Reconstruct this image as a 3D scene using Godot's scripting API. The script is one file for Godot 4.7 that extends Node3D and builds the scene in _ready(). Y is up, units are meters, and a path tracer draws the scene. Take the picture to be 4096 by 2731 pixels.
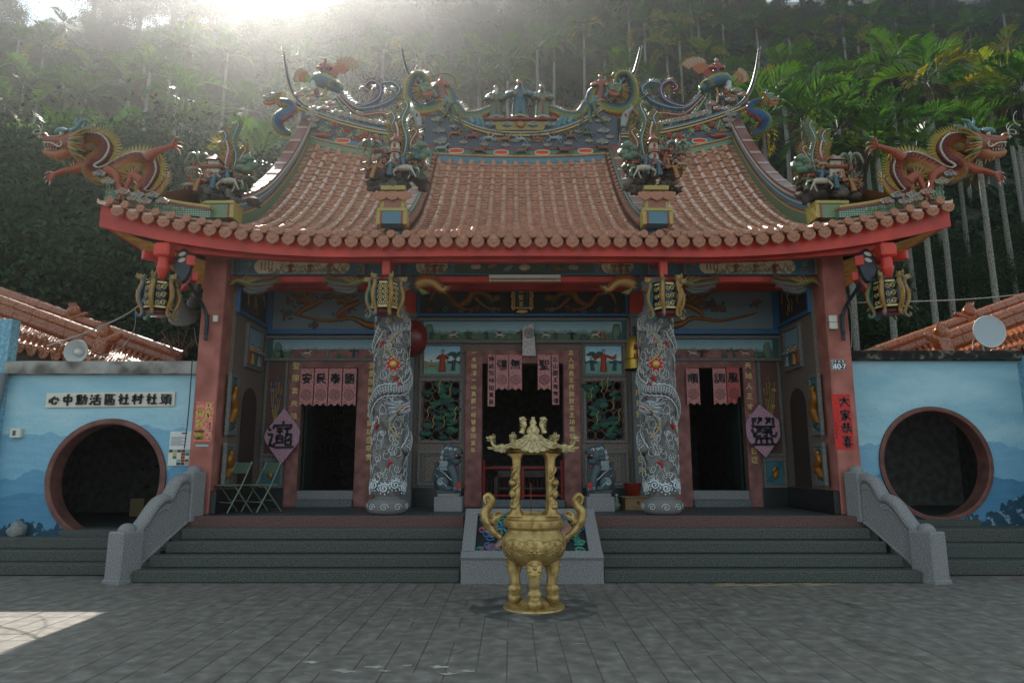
extends Node3D
# A village temple seen from its courtyard. Units are metres, the temple's middle is x = 0, the camera looks along -z.
class Geo:
	var v:=PackedVector3Array()
	var n:=PackedVector3Array()
	var c:=PackedColorArray()
	var ix:=PackedInt32Array()
	var uv:=PackedVector2Array()
	var col:=Color(1,1,1)
	var t:=Transform3D()
	func put(p:Vector3,q:Vector3) ->int:
		v.append(t*p)
		n.append((t.basis*q).normalized())
		c.append(col)
		return v.size()-1
	func face(ps:Array) ->void:
		var q:Vector3=(ps[2]-ps[0]).cross(ps[1]-ps[0])
		if q.length_squared()<1e-14 and ps.size()>3:
			q=(ps[3]-ps[0]).cross(ps[2]-ps[0])
		q=q.normalized()
		var b:=v.size()
		for p in ps:
			put(p,q)
		for k in range(1,ps.size()-1):
			ix.append(b); ix.append(b+k); ix.append(b+k+1)
	func box(at:Vector3,s:Vector3,turn:=Basis(),bev:=0.0) ->void:
		var h:=s*0.5
		if bev<=0.0:
			for f in [[0,1,2],[1,2,0],[2,0,1]]:
				for sg in [-1.0,1.0]:
					var ps:=[]
					for w in [[-1,-1],[1,-1],[1,1],[-1,1]]:
						var p:=Vector3()
						p[f[0]]=sg*h[f[0]]
						p[f[1]]=w[0]*h[f[1]]*-sg
						p[f[2]]=w[1]*h[f[2]]
						ps.append(at+turn*p)
					face(ps)
			return
		var q:=h-Vector3(bev,bev,bev)
		for f in [[0,1,2],[1,2,0],[2,0,1]]:
			for sg in [-1.0,1.0]:
				var ps:=[]
				for w in [[-1,-1],[1,-1],[1,1],[-1,1]]:
					var p:=Vector3()
					p[f[0]]=sg*h[f[0]]
					p[f[1]]=w[0]*q[f[1]]*-sg
					p[f[2]]=w[1]*q[f[2]]
					ps.append(at+turn*p)
				face(ps)
				for s2 in [-1.0,1.0]:
					var a:=Vector3(); var b:=Vector3(); var d:=Vector3(); var e:=Vector3()
					a[f[0]]=sg*h[f[0]]; a[f[1]]=s2*q[f[1]]; a[f[2]]=-q[f[2]]
					b=a; b[f[2]]=q[f[2]]
					d[f[0]]=sg*q[f[0]]; d[f[1]]=s2*h[f[1]]; d[f[2]]=q[f[2]]
					e=d; e[f[2]]=-q[f[2]]
					if sg*s2>0:face([at+turn*a,at+turn*b,at+turn*d,at+turn*e])
					else:face([at+turn*e,at+turn*d,at+turn*b,at+turn*a])
		for sx in [-1.0,1.0]:
			for sy in [-1.0,1.0]:
				for sz in [-1.0,1.0]:
					var a:=at+turn*Vector3(sx*h.x,sy*q.y,sz*q.z)
					var b:=at+turn*Vector3(sx*q.x,sy*h.y,sz*q.z)
					var d:=at+turn*Vector3(sx*q.x,sy*q.y,sz*h.z)
					if sx*sy*sz>0:face([a,d,b])
					else:face([a,b,d])
	func span(a:Vector3,b:Vector3,bev:=0.0) ->void:
		box((a+b)*0.5,(b-a).abs(),Basis(),bev)
	func tube(pts:Array,rad,sides:=8,cols:=[],ref:=Vector3.ZERO,squash:=1.0,bumps:=0.0,cap:=true) ->void:
		var m:=pts.size()
		var side:=Vector3.ZERO
		var b:=v.size()
		var keep:=col
		for k in m:
			var tg:Vector3=(pts[mini(k+1,m-1)]-pts[maxi(k-1,0)])
			tg=tg.normalized() if tg.length_squared()>1e-12 else Vector3.UP
			if ref!=Vector3.ZERO:
				side=(ref-tg*ref.dot(tg)).normalized()
			elif k==0:
				var r:=Vector3.UP if absf(tg.y)<0.9 else Vector3.RIGHT
				side=(r-tg*r.dot(tg)).normalized()
			else:
				side=(side-tg*side.dot(tg)).normalized()
			var up:=side.cross(tg)
			var r:float=rad[k] if rad is Array else rad
			for j in sides+1:
				var an:=TAU*j/sides
				var d:=side*cos(an)*squash+up*sin(an)
				var rr:=r*(1.0+(bumps if (k+j) % 2==0 and j!=sides or (j==sides and k % 2==0) else 0.0))
				if cols.size():
					col=cols[j % cols.size()]
				put(pts[k]+d*rr,side*cos(an)+up*sin(an)*squash)
		for k in m-1:
			for j in sides:
				var a:=b+k*(sides+1)+j
				var d:=a+sides+1
				ix.append_array([a,a+1,d,a+1,d+1,d])
		if cap:
			for e in [0,m-1]:
				var q:Vector3=((pts[0]-pts[1]) if e==0 else (pts[e]-pts[e-1])).normalized()
				var s:int=b+e*(sides+1)
				var mid:=put(pts[e],q)
				for j in sides:
					if e==0:ix.append_array([mid,s+j+1,s+j])
					else:ix.append_array([mid,s+j,s+j+1])
		col=keep
	func lathe(prof:Array,segs:=16,at:=Vector3.ZERO,a0:=0.0,a1:=TAU,wave:=0.0,waves:=0) ->void:
		var m:=prof.size()
		var b:=v.size()
		for k in m:
			var p0:Vector2=prof[maxi(k-1,0)]
			var p1:Vector2=prof[mini(k+1,m-1)]
			var d:=(p1-p0).normalized()
			for j in segs+1:
				var an:=a0+(a1-a0)*j/segs
				var w:=1.0+wave*cos(an*waves)
				var o:=Vector3(sin(an),0,cos(an))
				put(at+o*prof[k].x*w+Vector3.UP*prof[k].y,o*d.y-Vector3.UP*d.x)
		for k in m-1:
			for j in segs:
				var a:=b+k*(segs+1)+j
				var d:=a+segs+1
				ix.append_array([a,d,a+1,a+1,d,d+1])
	func ball(at:Vector3,r:Vector3,segs:=10,rings:=6,turn:=Basis(),rough:=0.0,seed_:=0) ->void:
		var b:=v.size()
		for k in rings+1:
			var la:=PI*k/rings-PI/2
			for j in segs+1:
				var an:=TAU*j/segs
				var d:=Vector3(cos(la)*sin(an),sin(la),cos(la)*cos(an))
				var w:=1.0
				if rough>0.0:
					w+=rough*(sin(d.x*5.1+seed_*1.7)*sin(d.y*4.3+seed_)+sin(d.z*6.7+seed_*0.6)*0.7)
				put(at+turn*(d*r*w),turn*(d/r))
		for k in rings:
			for j in segs:
				var a:=b+k*(segs+1)+j
				var d:=a+segs+1
				ix.append_array([a,d,a+1,a+1,d,d+1])
	func cone(a:Vector3,z:Vector3,r:float,sides:=4) ->void:
		var tg:=(z-a).normalized()
		var s:=tg.cross(Vector3.UP if absf(tg.y)<0.9 else Vector3.RIGHT).normalized()
		var u:=s.cross(tg)
		var b:=v.size()
		for j in sides+1:
			var an:=TAU*j/sides
			var d:=s*cos(an)+u*sin(an)
			put(a+d*r,d)
		for j in sides:
			var an:=TAU*(j+0.5)/sides
			var tip:=put(z,s*cos(an)+u*sin(an))
			ix.append_array([b+j,b+j+1,tip])
	func prism(poly:PackedVector2Array,z0:float,z1:float,bulge:=0.0) ->void:
		var tri:=Geometry2D.triangulate_polygon(poly)
		var mid:=Vector2()
		for p in poly:mid+=p/poly.size()
		var m:=poly.size()
		if bulge>0.0:
			var inner:=PackedVector2Array()
			for p in poly:inner.append(mid+(p-mid)*0.72)
			var b:=v.size()
			for k in m:put(Vector3(poly[k].x,poly[k].y,z1),Vector3((poly[k]-mid).x,(poly[k]-mid).y,0).normalized()+Vector3.BACK)
			for k in m:put(Vector3(inner[k].x,inner[k].y,z1+bulge),Vector3.BACK)
			for k in m:
				var e:=(k+1) % m
				ix.append_array([b+k,b+m+k,b+e,b+e,b+m+k,b+m+e])
			for k in tri:ix.append(b+m+k)
		else:
			var b:=v.size()
			for p in poly:put(Vector3(p.x,p.y,z1),Vector3.BACK)
			for k in tri:ix.append(b+k)
		var b2:=v.size()
		for p in poly:put(Vector3(p.x,p.y,z0),Vector3.FORWARD)
		for k in range(0,tri.size(),3):ix.append_array([b2+tri[k],b2+tri[k+2],b2+tri[k+1]])
		for k in m:
			var a:=poly[k]
			var d:=poly[(k+1) % m]
			face([Vector3(a.x,a.y,z0),Vector3(a.x,a.y,z1),Vector3(d.x,d.y,z1),Vector3(d.x,d.y,z0)])
	func stroke(ps:Array,w0:float,w1:float,z0:float,z1:float) ->void:
		var m:=ps.size()
		var l:=PackedVector2Array(); var r:=PackedVector2Array()
		for k in m:
			var d:Vector2=(ps[mini(k+1,m-1)]-ps[maxi(k-1,0)]).normalized()
			var q:=Vector2(-d.y,d.x)*lerpf(w0,w1,float(k)/(m-1))*0.5
			l.append(ps[k]+q+(d*w1*0.3 if k==m-1 else -d*w0*0.3 if k==0 else Vector2.ZERO)); r.append(ps[k]-q)
		for k in m-1:
			var z:=z1
			face([Vector3(l[k].x,l[k].y,z),Vector3(l[k+1].x,l[k+1].y,z),Vector3(r[k+1].x,r[k+1].y,z),Vector3(r[k].x,r[k].y,z)])
			face([Vector3(l[k].x,l[k].y,z0),Vector3(l[k+1].x,l[k+1].y,z0),Vector3(l[k+1].x,l[k+1].y,z),Vector3(l[k].x,l[k].y,z)])
			face([Vector3(r[k].x,r[k].y,z),Vector3(r[k+1].x,r[k+1].y,z),Vector3(r[k+1].x,r[k+1].y,z0),Vector3(r[k].x,r[k].y,z0)])
	func mesh() ->ArrayMesh:
		for k in range(0,ix.size(),3):
			var i:=ix[k]; var j:=ix[k+1]; var m2:=ix[k+2]
			if (v[m2]-v[i]).cross(v[j]-v[i]).dot(n[i]+n[j]+n[m2])<0.0:
				ix[k+1]=m2; ix[k+2]=j
		var a:=[]
		a.resize(Mesh.ARRAY_MAX)
		a[Mesh.ARRAY_VERTEX]=v
		a[Mesh.ARRAY_NORMAL]=n
		a[Mesh.ARRAY_COLOR]=c
		if uv.size()==v.size():a[Mesh.ARRAY_TEX_UV]=uv
		a[Mesh.ARRAY_INDEX]=ix
		var m:=ArrayMesh.new()
		m.add_surface_from_arrays(Mesh.PRIMITIVE_TRIANGLES,a)
		return m
var taken:={}
var M:={}
var rng:=RandomNumberGenerator.new()
func V(x:float,y:float,d:float) ->Vector3:return Vector3(x,y,-d)
func L(hex:String) ->Color:return Color(hex).srgb_to_linear()
func g() ->Geo:return Geo.new()
func numbered(called:String) ->String:
	taken[called]=taken.get(called,-1)+1
	return called if taken[called]==0 else "%s_%03d" % [called,taken[called]]
func tag(o:Node3D,label:String,category:String,group:="") ->Node3D:
	o.set_meta("label",label)
	o.set_meta("category",category)
	if group:o.set_meta("group",group)
	return o
func thing(called:String,label:String,category:String,at:=Vector3.ZERO,group:="",turn:=0.0) ->Node3D:
	var o:=Node3D.new()
	o.name=numbered(called)
	add_child(o)
	o.position=at
	o.rotation.y=turn
	return tag(o,label,category,group)
func add(geo:Geo,called:String,m:Material,parent:Node=null,kind:="") ->MeshInstance3D:
	return put_mesh(geo.mesh(),called,m,parent,kind)
func put_mesh(mesh:Mesh,called:String,m:Material,parent:Node=null,kind:="") ->MeshInstance3D:
	var o:=MeshInstance3D.new()
	o.mesh=mesh
	o.material_override=m
	if parent==null:
		o.name=numbered(called)
		add_child(o)
	else:
		o.name=called
		parent.add_child(o,true)
	if kind:o.set_meta("kind",kind)
	return o
func copy(o:Node3D,called:String,label:="") ->Node3D:
	var r:Node3D=o.duplicate()
	r.name=numbered(called)
	add_child(r)
	if label:r.set_meta("label",label)
	return r
func curve(ps:Array,k:=6) ->Array:
	var r:=[]
	for i in ps.size()-1:
		var a=ps[maxi(i-1,0)]; var b=ps[i]; var c=ps[i+1]; var d=ps[mini(i+2,ps.size()-1)]
		for j in k:
			r.append(b.cubic_interpolate(c,a,d,float(j)/k))
	r.append(ps[-1])
	return r
func blend(xs:Array,count:int) ->Array:
	var r:=[]
	for i in count:
		var f:=float(i)/(count-1)*(xs.size()-1)
		var k:=mini(int(f),xs.size()-2)
		r.append(lerpf(xs[k],xs[k+1],f-k))
	return r
func flat(ps:Array,s:=1.0,z:=0.0) ->Array:
	var r:=[]
	for i in range(0,ps.size(),2):r.append(Vector3(ps[i]*s,ps[i+1]*s,z))
	return r
func flat2(ps:Array,s:=1.0) ->Array:
	var r:=[]
	for i in range(0,ps.size(),2):r.append(Vector2(ps[i]*s,ps[i+1]*s))
	return r
func spiral(at:Vector2,r0:float,turns:float,a0:=0.0,k:=10,hand:=1.0) ->Array:
	var r:=[]
	for i in k+1:
		var f:=float(i)/k
		r.append(at+Vector2(cos(a0+hand*f*turns*TAU),sin(a0+hand*f*turns*TAU))*r0*(1.0-0.85*f))
	return r
func noise_tex(seed_:int,freq:float,stops:Array,oct:=4,size:=512,kind:=FastNoiseLite.TYPE_SIMPLEX_SMOOTH) ->NoiseTexture2D:
	var f:=FastNoiseLite.new()
	f.seed=seed_; f.frequency=freq; f.noise_type=kind; f.fractal_octaves=oct
	var x:=NoiseTexture2D.new()
	x.width=size; x.height=size; x.seamless=true; x.noise=f
	if stops.size():
		var gr:=Gradient.new()
		var off:=PackedFloat32Array(); var cs:=PackedColorArray()
		for s in stops:off.append(s[0]); cs.append(Color(s[1]))
		gr.offsets=off; gr.colors=cs
		x.color_ramp=gr
	return x
func mat(called:String,rough:float,metal:=0.0,hex:="#ffffff",tex:Texture2D=null,size:=1.0,bump:Texture2D=null,depth:=0.0) ->StandardMaterial3D:
	if M.has(called):return M[called]
	var m:=StandardMaterial3D.new()
	m.resource_name=called
	m.albedo_color=Color(hex)
	m.roughness=rough
	m.metallic=metal
	m.vertex_color_use_as_albedo=true
	if tex:
		m.albedo_texture=tex
	if bump:
		m.heightmap_enabled=true; m.heightmap_texture=bump; m.heightmap_scale=depth
	if tex or bump:
		m.uv1_triplanar=true; m.uv1_world_triplanar=true
		m.uv1_scale=Vector3.ONE/size
	M[called]=m
	return m
func join(into:Geo,from:Geo,xf:Transform3D) ->void:
	var b:=into.v.size()
	for k in from.v.size():
		into.v.append(xf*from.v[k])
		into.n.append((xf.basis*from.n[k]).normalized())
		into.c.append(from.c[k]*into.col)
	for k in from.ix:into.ix.append(b+k)
func picture(a:Vector3,b:Vector3,c:Vector3,d:Vector3) ->Geo:
	var q:=g()
	q.face([a,d,c,b])
	q.uv.append_array([Vector2(0,1),Vector2(0,0),Vector2(1,0),Vector2(1,1)])
	return q
func paint(w:int,h:int,fn:Callable) ->ImageTexture:
	var im:=Image.create(w,h,false,Image.FORMAT_RGB8)
	for y in h:
		for x in w:
			im.set_pixel(x,y,fn.call(float(x)/w,float(y)/h))
	return ImageTexture.create_from_image(im)
func printed(called:String,tex:Texture2D,rough:=0.7) ->StandardMaterial3D:
	var m:=StandardMaterial3D.new()
	m.resource_name=called
	m.albedo_texture=tex
	m.roughness=rough
	M[called]=m
	return m
func _ready() ->void:
	rng.seed=7
	sky_and_camera()
	materials()
	ground()
	hill()
	temple()
	roof()
	wings()
	roof_ornaments()
	porch()
	courtyard_things()
	writing()
	forest()
func sky_and_camera() ->void:
	var cam:=Camera3D.new()
	cam.name="camera"
	cam.fov=53.14
	cam.position=Vector3(-0.2,1.6,0)
	cam.rotation_degrees=Vector3(10.0,0,0)
	cam.far=800.0
	cam.near=0.05
	add_child(cam)
	cam.current=true
	var e:=Environment.new()
	e.background_mode=Environment.BG_SKY
	var sm:=ProceduralSkyMaterial.new()
	sm.sky_top_color=Color(0.41,0.47,0.50)
	sm.sky_horizon_color=Color(0.72,0.76,0.78)
	sm.sky_curve=0.12
	sm.sky_energy_multiplier=1.5
	sm.ground_bottom_color=Color(0.1,0.12,0.12)
	sm.ground_horizon_color=Color(0.3,0.33,0.33)
	sm.sun_angle_max=4.0
	var sk:=Sky.new()
	sk.sky_material=sm
	e.sky=sk
	e.tonemap_mode=Environment.TONE_MAPPER_LINEAR
	e.tonemap_exposure=1.5
	e.sdfgi_enabled=true
	e.ssao_enabled=true
	e.ssil_enabled=true
	e.volumetric_fog_enabled=true
	e.volumetric_fog_density=0.0013
	e.volumetric_fog_albedo=Color(0.96,0.97,0.98)
	e.volumetric_fog_anisotropy=0.87
	var we:=WorldEnvironment.new()
	we.name="air"
	we.environment=e
	add_child(we)
	var sun:=DirectionalLight3D.new()
	sun.name="sun"
	sun.light_energy=1.6
	sun.light_color=Color(1.0,0.97,0.92)
	sun.light_angular_distance=0.5
	sun.shadow_enabled=true
	add_child(sun)
	sun.look_at_from_position(Vector3(-0.40,1.03,-1.0)*20.0,Vector3.ZERO)
func materials() ->void:
	var speck:=noise_tex(3,0.32,[[0.28,"#474747"],[0.45,"#8c8c8c"],[0.6,"#bdbdbd"],[0.74,"#ffffff"]],2)
	var grit:=noise_tex(3,0.32,[[0.26,"#767674"],[0.48,"#b4b4b0"],[0.66,"#d6d6d2"],[0.78,"#ffffff"]],3)
	var blotch:=noise_tex(11,0.012,[[0.2,"#c4c0bc"],[0.5,"#e2e0dd"],[0.8,"#ffffff"]],5)
	var grime:=noise_tex(12,0.012,[[0.12,"#cfc9c4"],[0.4,"#e6e2de"],[0.75,"#ffffff"]],6)
	var slab:=noise_tex(21,0.012,[[0.2,"#b4afa9"],[0.42,"#ccc7c1"],[0.58,"#d9d5cf"],[0.75,"#e8e6e2"],[0.9,"#ffffff"]],8,1024)
	var fine:=noise_tex(5,0.25,[],3)
	var soft:=noise_tex(6,0.03,[],4)
	mat("ground",0.85,0,"#857b72",slab,5.1)
	mat("slab",0.7,0,"#857f78",slab,2.6)
	mat("steps",0.8,0,"#666a64",grit,3.4,fine,0.3)
	mat("steps_pink",0.8,0,"#85605a",grit,3.2,fine,0.2)
	mat("granite",0.75,0,"#b4b0b1",grit,2.4,fine,0.3)
	mat("granite_floor",0.5,0,"#6f7573",speck,2.0)
	mat("pillar",0.8,0,"#b26d61",grime,3.1,fine,0.12)
	mat("wall_brown",0.8,0,"#b09c8b",speck,2.6,fine,0.12)
	mat("wall_maroon",0.75,0,"#9a655f",blotch,1.9,fine,0.1)
	mat("trim_grey",0.75,0,"#a8a69f",speck,2.6,fine,0.12)
	mat("pier_grey",0.75,0,"#9aa0a1",speck,2.6)
	mat("black_stone",0.3,0,"#1d2123",blotch,1.0)
	mat("red_paint",0.45,0,"#cc3823",grime,4.2)
	mat("red_dark",0.5,0,"#cc3823",grime,3.0)
	mat("yellow_plaster",0.8,0,"#d9a94f",blotch,1.5)
	mat("tile",0.3,0,"#d9a184",noise_tex(14,0.02,[[0.2,"#c4b4ac"],[0.5,"#e2dad4"],[0.8,"#ffffff"]],4),1.6)
	M.tile.clearcoat_enabled=true
	M.tile.metallic_specular=0.7
	M.tile.clearcoat=1.0
	M.tile.clearcoat_roughness=0.17
	mat("tile_matt",0.5,0,"#c88a69",noise_tex(15,0.05,[[0.25,"#8a7f78"],[0.5,"#e0d8d2"],[0.8,"#ffffff"]],4),0.4,soft,0.4)
	mat("tile_orange",0.25,0,"#ad653a",noise_tex(16,0.03,[[0.2,"#9a8a80"],[0.5,"#dcd2cc"],[0.8,"#ffffff"]],4),0.9)
	mat("glaze",0.36,0,"#e2dbd0",noise_tex(17,0.05,[[0.2,"#a9a29a"],[0.45,"#e6e2dc"],[0.7,"#ffffff"]],4),0.5)
	mat("matt",0.75)
	mat("matt_rock",0.8,0,"#ffffff",grime,0.5)
	mat("gilt",0.45,0.3,"#cfa75a")
	mat("brass",0.42,0.5,"#c4a66a",noise_tex(19,0.02,[[0.15,"#a89c88"],[0.4,"#dcd5c8"],[0.7,"#ffffff"]],6),1.4,soft,0.1)
	mat("brass_pale",0.5,0.4,"#cdb98a",noise_tex(19,0.02,[[0.3,"#b8b0a0"],[0.6,"#ffffff"]],4),0.7)
	mat("ink",0.6,0,"#15151a")
	mat("gold_paint",0.45,0.2,"#d9bd76")
	mat("steel_dark",0.45,0.3,"#2c3034")
	mat("plastic_white",0.4,0,"#d9d6c8")
	mat("dark_room",0.85,0,"#6c6b66",blotch,1.6)
	mat("wood_dark",0.5,0,"#3a2f2b",grime,1.0)
	mat("concrete",0.85,0,"#a7a5a0",noise_tex(31,0.012,[[0.18,"#8d8984"],[0.4,"#cdc9c4"],[0.6,"#eceae6"],[0.8,"#ffffff"]],6),3.6)
	mat("concrete_black",0.9,0,"#6d6a66",noise_tex(32,0.025,[[0.3,"#343231"],[0.5,"#55524e"],[0.66,"#8a857c"],[0.76,"#fff3dc"]],5),2.4)
	mat("rope",0.8,0,"#8c8a85")
	mat("forest_floor",0.95,0,"#2c2c1e",blotch,6.0)
# ground
func ground() ->void:
	var q:=g()
	q.face([V(-300,-0.007,-60),V(300,-0.007,-60),V(300,-0.007,400),V(-300,-0.007,400)])
	var base:=add(q,"ground",M.ground,null,"structure")
	var items:=[]
	var r:=RandomNumberGenerator.new()
	r.seed=31
	var m:=0.48
	for i in range(-19,19):
		for j in range(9,23):
			var x:=(i+0.5)*m+(0.24 if j % 2 else 0.0)
			var d:=(j+0.5)*m-1.1
			if absf(x+0.2)>(d+1.2)*0.82 or (d>9.7 and absf(x)<5.6):continue
			var kind:=r.randi() % 5
			if kind<2:
				for e in [-1,1]:items.append([x+e*m/4,d,m/2,m])
			elif kind<4:
				for e in [-1,1]:items.append([x,d+e*m/4,m,m/2])
			else:
				items.append([x-m/4,d,m/2,m])
				for e in [-1,1]:items.append([x+m/4,d+e*m/4,m/2,m/2])
	items.sort_custom(func(a,b):return a[1]<b[1])
	var rest:=g()
	var n:=0
	for it in items:
		var u:=g() if n<300 and it[1]>4.6 else rest
		var ww:float=it[2]-0.007
		var ll:float=it[3]-0.007
		var e:=0.003
		var y:=r.randf()*0.0025
		var tone:=0.92+r.randf()*0.13
		u.col=Color(tone,tone*(0.99+r.randf()*0.02),tone*(0.985+r.randf()*0.03))
		var o:=Vector3(it[0],y,-it[1])
		var p:=[]
		for s in [[-1,-1],[1,-1],[1,1],[-1,1]]:
			p.append([o+Vector3(s[0]*(ww/2-e),0,s[1]*(ll/2-e)),o+Vector3(s[0]*ww/2,-e,s[1]*ll/2),o+Vector3(s[0]*ww/2,-0.02,s[1]*ll/2)])
		u.face([p[0][0],p[1][0],p[2][0],p[3][0]])
		for j in 4:
			var j2:=(j+1) % 4
			u.face([p[j][1],p[j2][1],p[j2][0],p[j][0]])
			u.face([p[j][2],p[j2][2],p[j2][1],p[j][1]])
		if u!=rest:
			add(u,"paving_block",M.slab,base)
			n+=1
	add(rest,"paving",M.slab,base,"stuff")
	for k in 9:
		var c:=V(-1.75+0.16*k+r.randf_range(-0.1,0.1),0.0045,5.55+0.35*r.randf())
		var u:=g()
		u.col=L("#a39c92") if k % 3 else L("#b0aaa2")
		var ring:=[]
		for j in 11:
			var an:=TAU*j/11.0
			var rr:=r.randf_range(0.015,0.07)
			ring.append(c+Vector3(cos(an)*rr*1.5,0,sin(an)*rr*0.7))
		for j in 11:u.face([c,ring[j],ring[(j+1) % 11]])
		add(u,"whitewash_splash",M.matt,base)
	for k in 2:
		for e in 4:
			var u:=g()
			u.col=Color(1.13,1.13,1.13)
			var ps:=curve([V(2.05+1.55*k,0.0046,8.35),V(2.1+1.55*k,0.0046,7.9),V(1.75+1.5*k,0.0046,7.35),V(1.5+1.45*k,0.0046,6.7),V(1.55+1.45*k,0.0046,6.1)],6)
			for j in ps.size()-1:
				var sd:Vector3=(ps[j+1]-ps[j]).cross(Vector3.UP).normalized()
				var a:Vector3=ps[j]+sd*0.035*(e-1.5); var b:Vector3=ps[j+1]+sd*0.035*(e-1.5)
				u.face([a-sd*0.008,b-sd*0.008,b+sd*0.008,a+sd*0.008])
			add(u,"tyre_mark",M.slab,base)
func hill_y(x:float,d:float) ->float:
	var s:=clampf((d-21.0)/60.0,0.0,1.0)
	var slope:=0.95-0.09*smoothstep(-14.0,-52.0,x)-0.03*smoothstep(10.0,40.0,x)
	return maxf(0.0,d-21.0)*slope*(0.75+0.25*s)+sin(x*0.21)*0.6*s+sin(d*0.3+x*0.1)*0.4*s-0.3
func hill() ->void:
	var q:=g()
	var nx:=60
	var nd:=40
	for i in nd+1:
		for j in nx+1:
			var x:=-125.0+250.0*j/nx
			var d:=19.0+102.0*i/nd
			q.put(V(x,hill_y(x,d),d),Vector3(0,0.8,0.6))
	for i in nd:
		for j in nx:
			var a:=i*(nx+1)+j
			q.ix.append_array([a,a+nx+1,a+1,a+1,a+nx+1,a+nx+2])
	add(q,"hill",M.forest_floor,null,"structure")
# temple hall, steps
var T:Node3D
func temple() ->void:
	T=thing("temple","temple with sweeping terracotta roof, pink pillars and a dark three door porch","temple")
	var q:=g()
	q.span(V(-5.28,0.0,10.54),V(5.28,0.782,19.0))
	add(q,"platform",M.steps,T)
	q=g()
	q.span(V(-5.22,0.62,10.50),V(-0.92,0.80,10.62),0.012)
	add(q,"platform_edge",M.steps_pink,T)
	q=g()
	q.span(V(1.04,0.62,10.50),V(5.22,0.80,10.62),0.012)
	add(q,"platform_edge",M.steps_pink,T)
	q=g()
	q.span(V(-5.2,0.78,10.63),V(5.2,0.80,12.55))
	add(q,"porch_floor",M.granite_floor,T)
	for s in [-1.0,1.0]:
		q=g()
		q.span(V(s*4.86,0.80,10.75),V(s*5.22,5.1,11.12),0.015)
		add(q,"pillar",M.pillar,T)
		q=g()
		q.span(V(s*4.80,0.80,11.12),V(s*5.18,5.1,12.6))
		var w:=add(q,"side_wall",M.wall_brown,T)
		q=g()
		q.span(V(s*4.77,0.80,10.78),V(s*4.87,1.16,12.58),0.01)
		add(q,"plinth",M.black_stone,w)
		side_panels(s,w)
	var bw:=Node3D.new()
	bw.name="back_wall"
	T.add_child(bw)
	var dz:=12.6
	for it in [[-4.8,-4.13,0.8,5.2],[-3.0,-1.84,0.8,5.2],[-1.16,-0.75,0.8,5.2],[-1.84,-1.16,0.8,1.99],[-1.84,-1.16,3.07,5.2],[0.75,1.16,0.8,5.2],[1.84,3.0,0.8,5.2],[1.16,1.84,0.8,1.99],[1.16,1.84,3.07,5.2],[4.13,4.8,0.8,5.2],[-4.13,-3.0,3.32,5.2],[-0.75,0.75,3.40,5.2],[3.0,4.13,3.32,5.2]]:
		q=g()
		q.span(V(it[0],it[2],dz),V(it[1],it[3],dz+0.3))
		add(q,"wall",M.wall_brown,bw)
	for it in [[-4.32,-4.08],[-3.06,-2.70],[-1.06,-0.75],[0.75,1.06],[2.70,3.06],[4.08,4.32]]:
		q=g()
		q.span(V(it[0],0.8,dz-0.05),V(it[1],3.66,dz+0.02),0.01)
		add(q,"door_jamb",M.wall_maroon,bw)
	for it in [[-4.08,-3.06,3.32],[-0.75,0.75,3.40],[3.06,4.08,3.32]]:
		q=g()
		q.span(V(it[0],it[2],dz-0.045),V(it[1],3.66,dz+0.02))
		add(q,"lintel",M.wall_maroon,bw)
		q=g()
		q.span(V(it[0]+0.002,0.8,dz-0.12),V(it[1]-0.002,0.93,dz+0.25),0.01)
		add(q,"threshold",M.pier_grey,bw)
		if absf(it[0])>1.0:
			q=g()
			q.span(V(it[0]+0.002,0.93,dz-0.04),V(it[1]-0.002,1.09,dz+0.2),0.01)
			add(q,"threshold",M.granite,bw)
	for s in [-1.0,1.0]:
		for it in [[4.32,4.8],[2.25,2.70],[1.06,2.0]]:
			q=g()
			q.span(V(s*it[0],0.8,dz-0.03),V(s*it[1],1.14,dz+0.05))
			add(q,"plinth",M.black_stone,bw)
		q=g()
		q.span(V(s*2.0,0.8,dz-0.16),V(s*2.25,4.25,dz+0.1),0.012)
		q.span(V(s*1.97,4.25,dz-0.19),V(s*2.28,4.33,dz+0.1),0.012)
		add(q,"pier",M.pier_grey,bw)
		for it in [[1.12,1.92,3.16,3.78],[1.12,1.92,1.94,3.12],[1.12,1.92,1.18,1.80],[4.36,4.78,1.70,3.50],[4.36,4.78,1.14,1.66]]:
			frame(bw,"panel_frame",M.trim_grey,s*it[0],s*it[1],it[2],it[3],dz-0.035,0.05,0.06)
		mid_panels(s,bw)
	frieze(bw,-1.95,1.95,3.84,4.20,dz-0.02,17,3)
	frieze(bw,-4.76,-2.32,3.50,3.86,dz-0.02,8,5)
	frieze(bw,2.32,4.76,3.50,3.86,dz-0.02,8,9)
	upper_boards(bw,dz)
	beams()
	hall_inside()
	steps()
	for s in [-1.0,1.0]:balustrade(s)
	ramp()
func frame(parent:Node,called:String,m:Material,x0:float,x1:float,y0:float,y1:float,d:float,w:float,deep:float) ->MeshInstance3D:
	var a:=minf(x0,x1)
	var b:=maxf(x0,x1)
	var q:=g()
	q.span(V(a,y0,d),V(b,y0+w,d+deep),0.006)
	q.span(V(a,y1-w,d),V(b,y1,d+deep),0.006)
	q.span(V(a,y0+w,d),V(a+w,y1-w,d+deep),0.006)
	q.span(V(b-w,y0+w,d),V(b,y1-w,d+deep),0.006)
	return add(q,called,m,parent)
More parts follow.
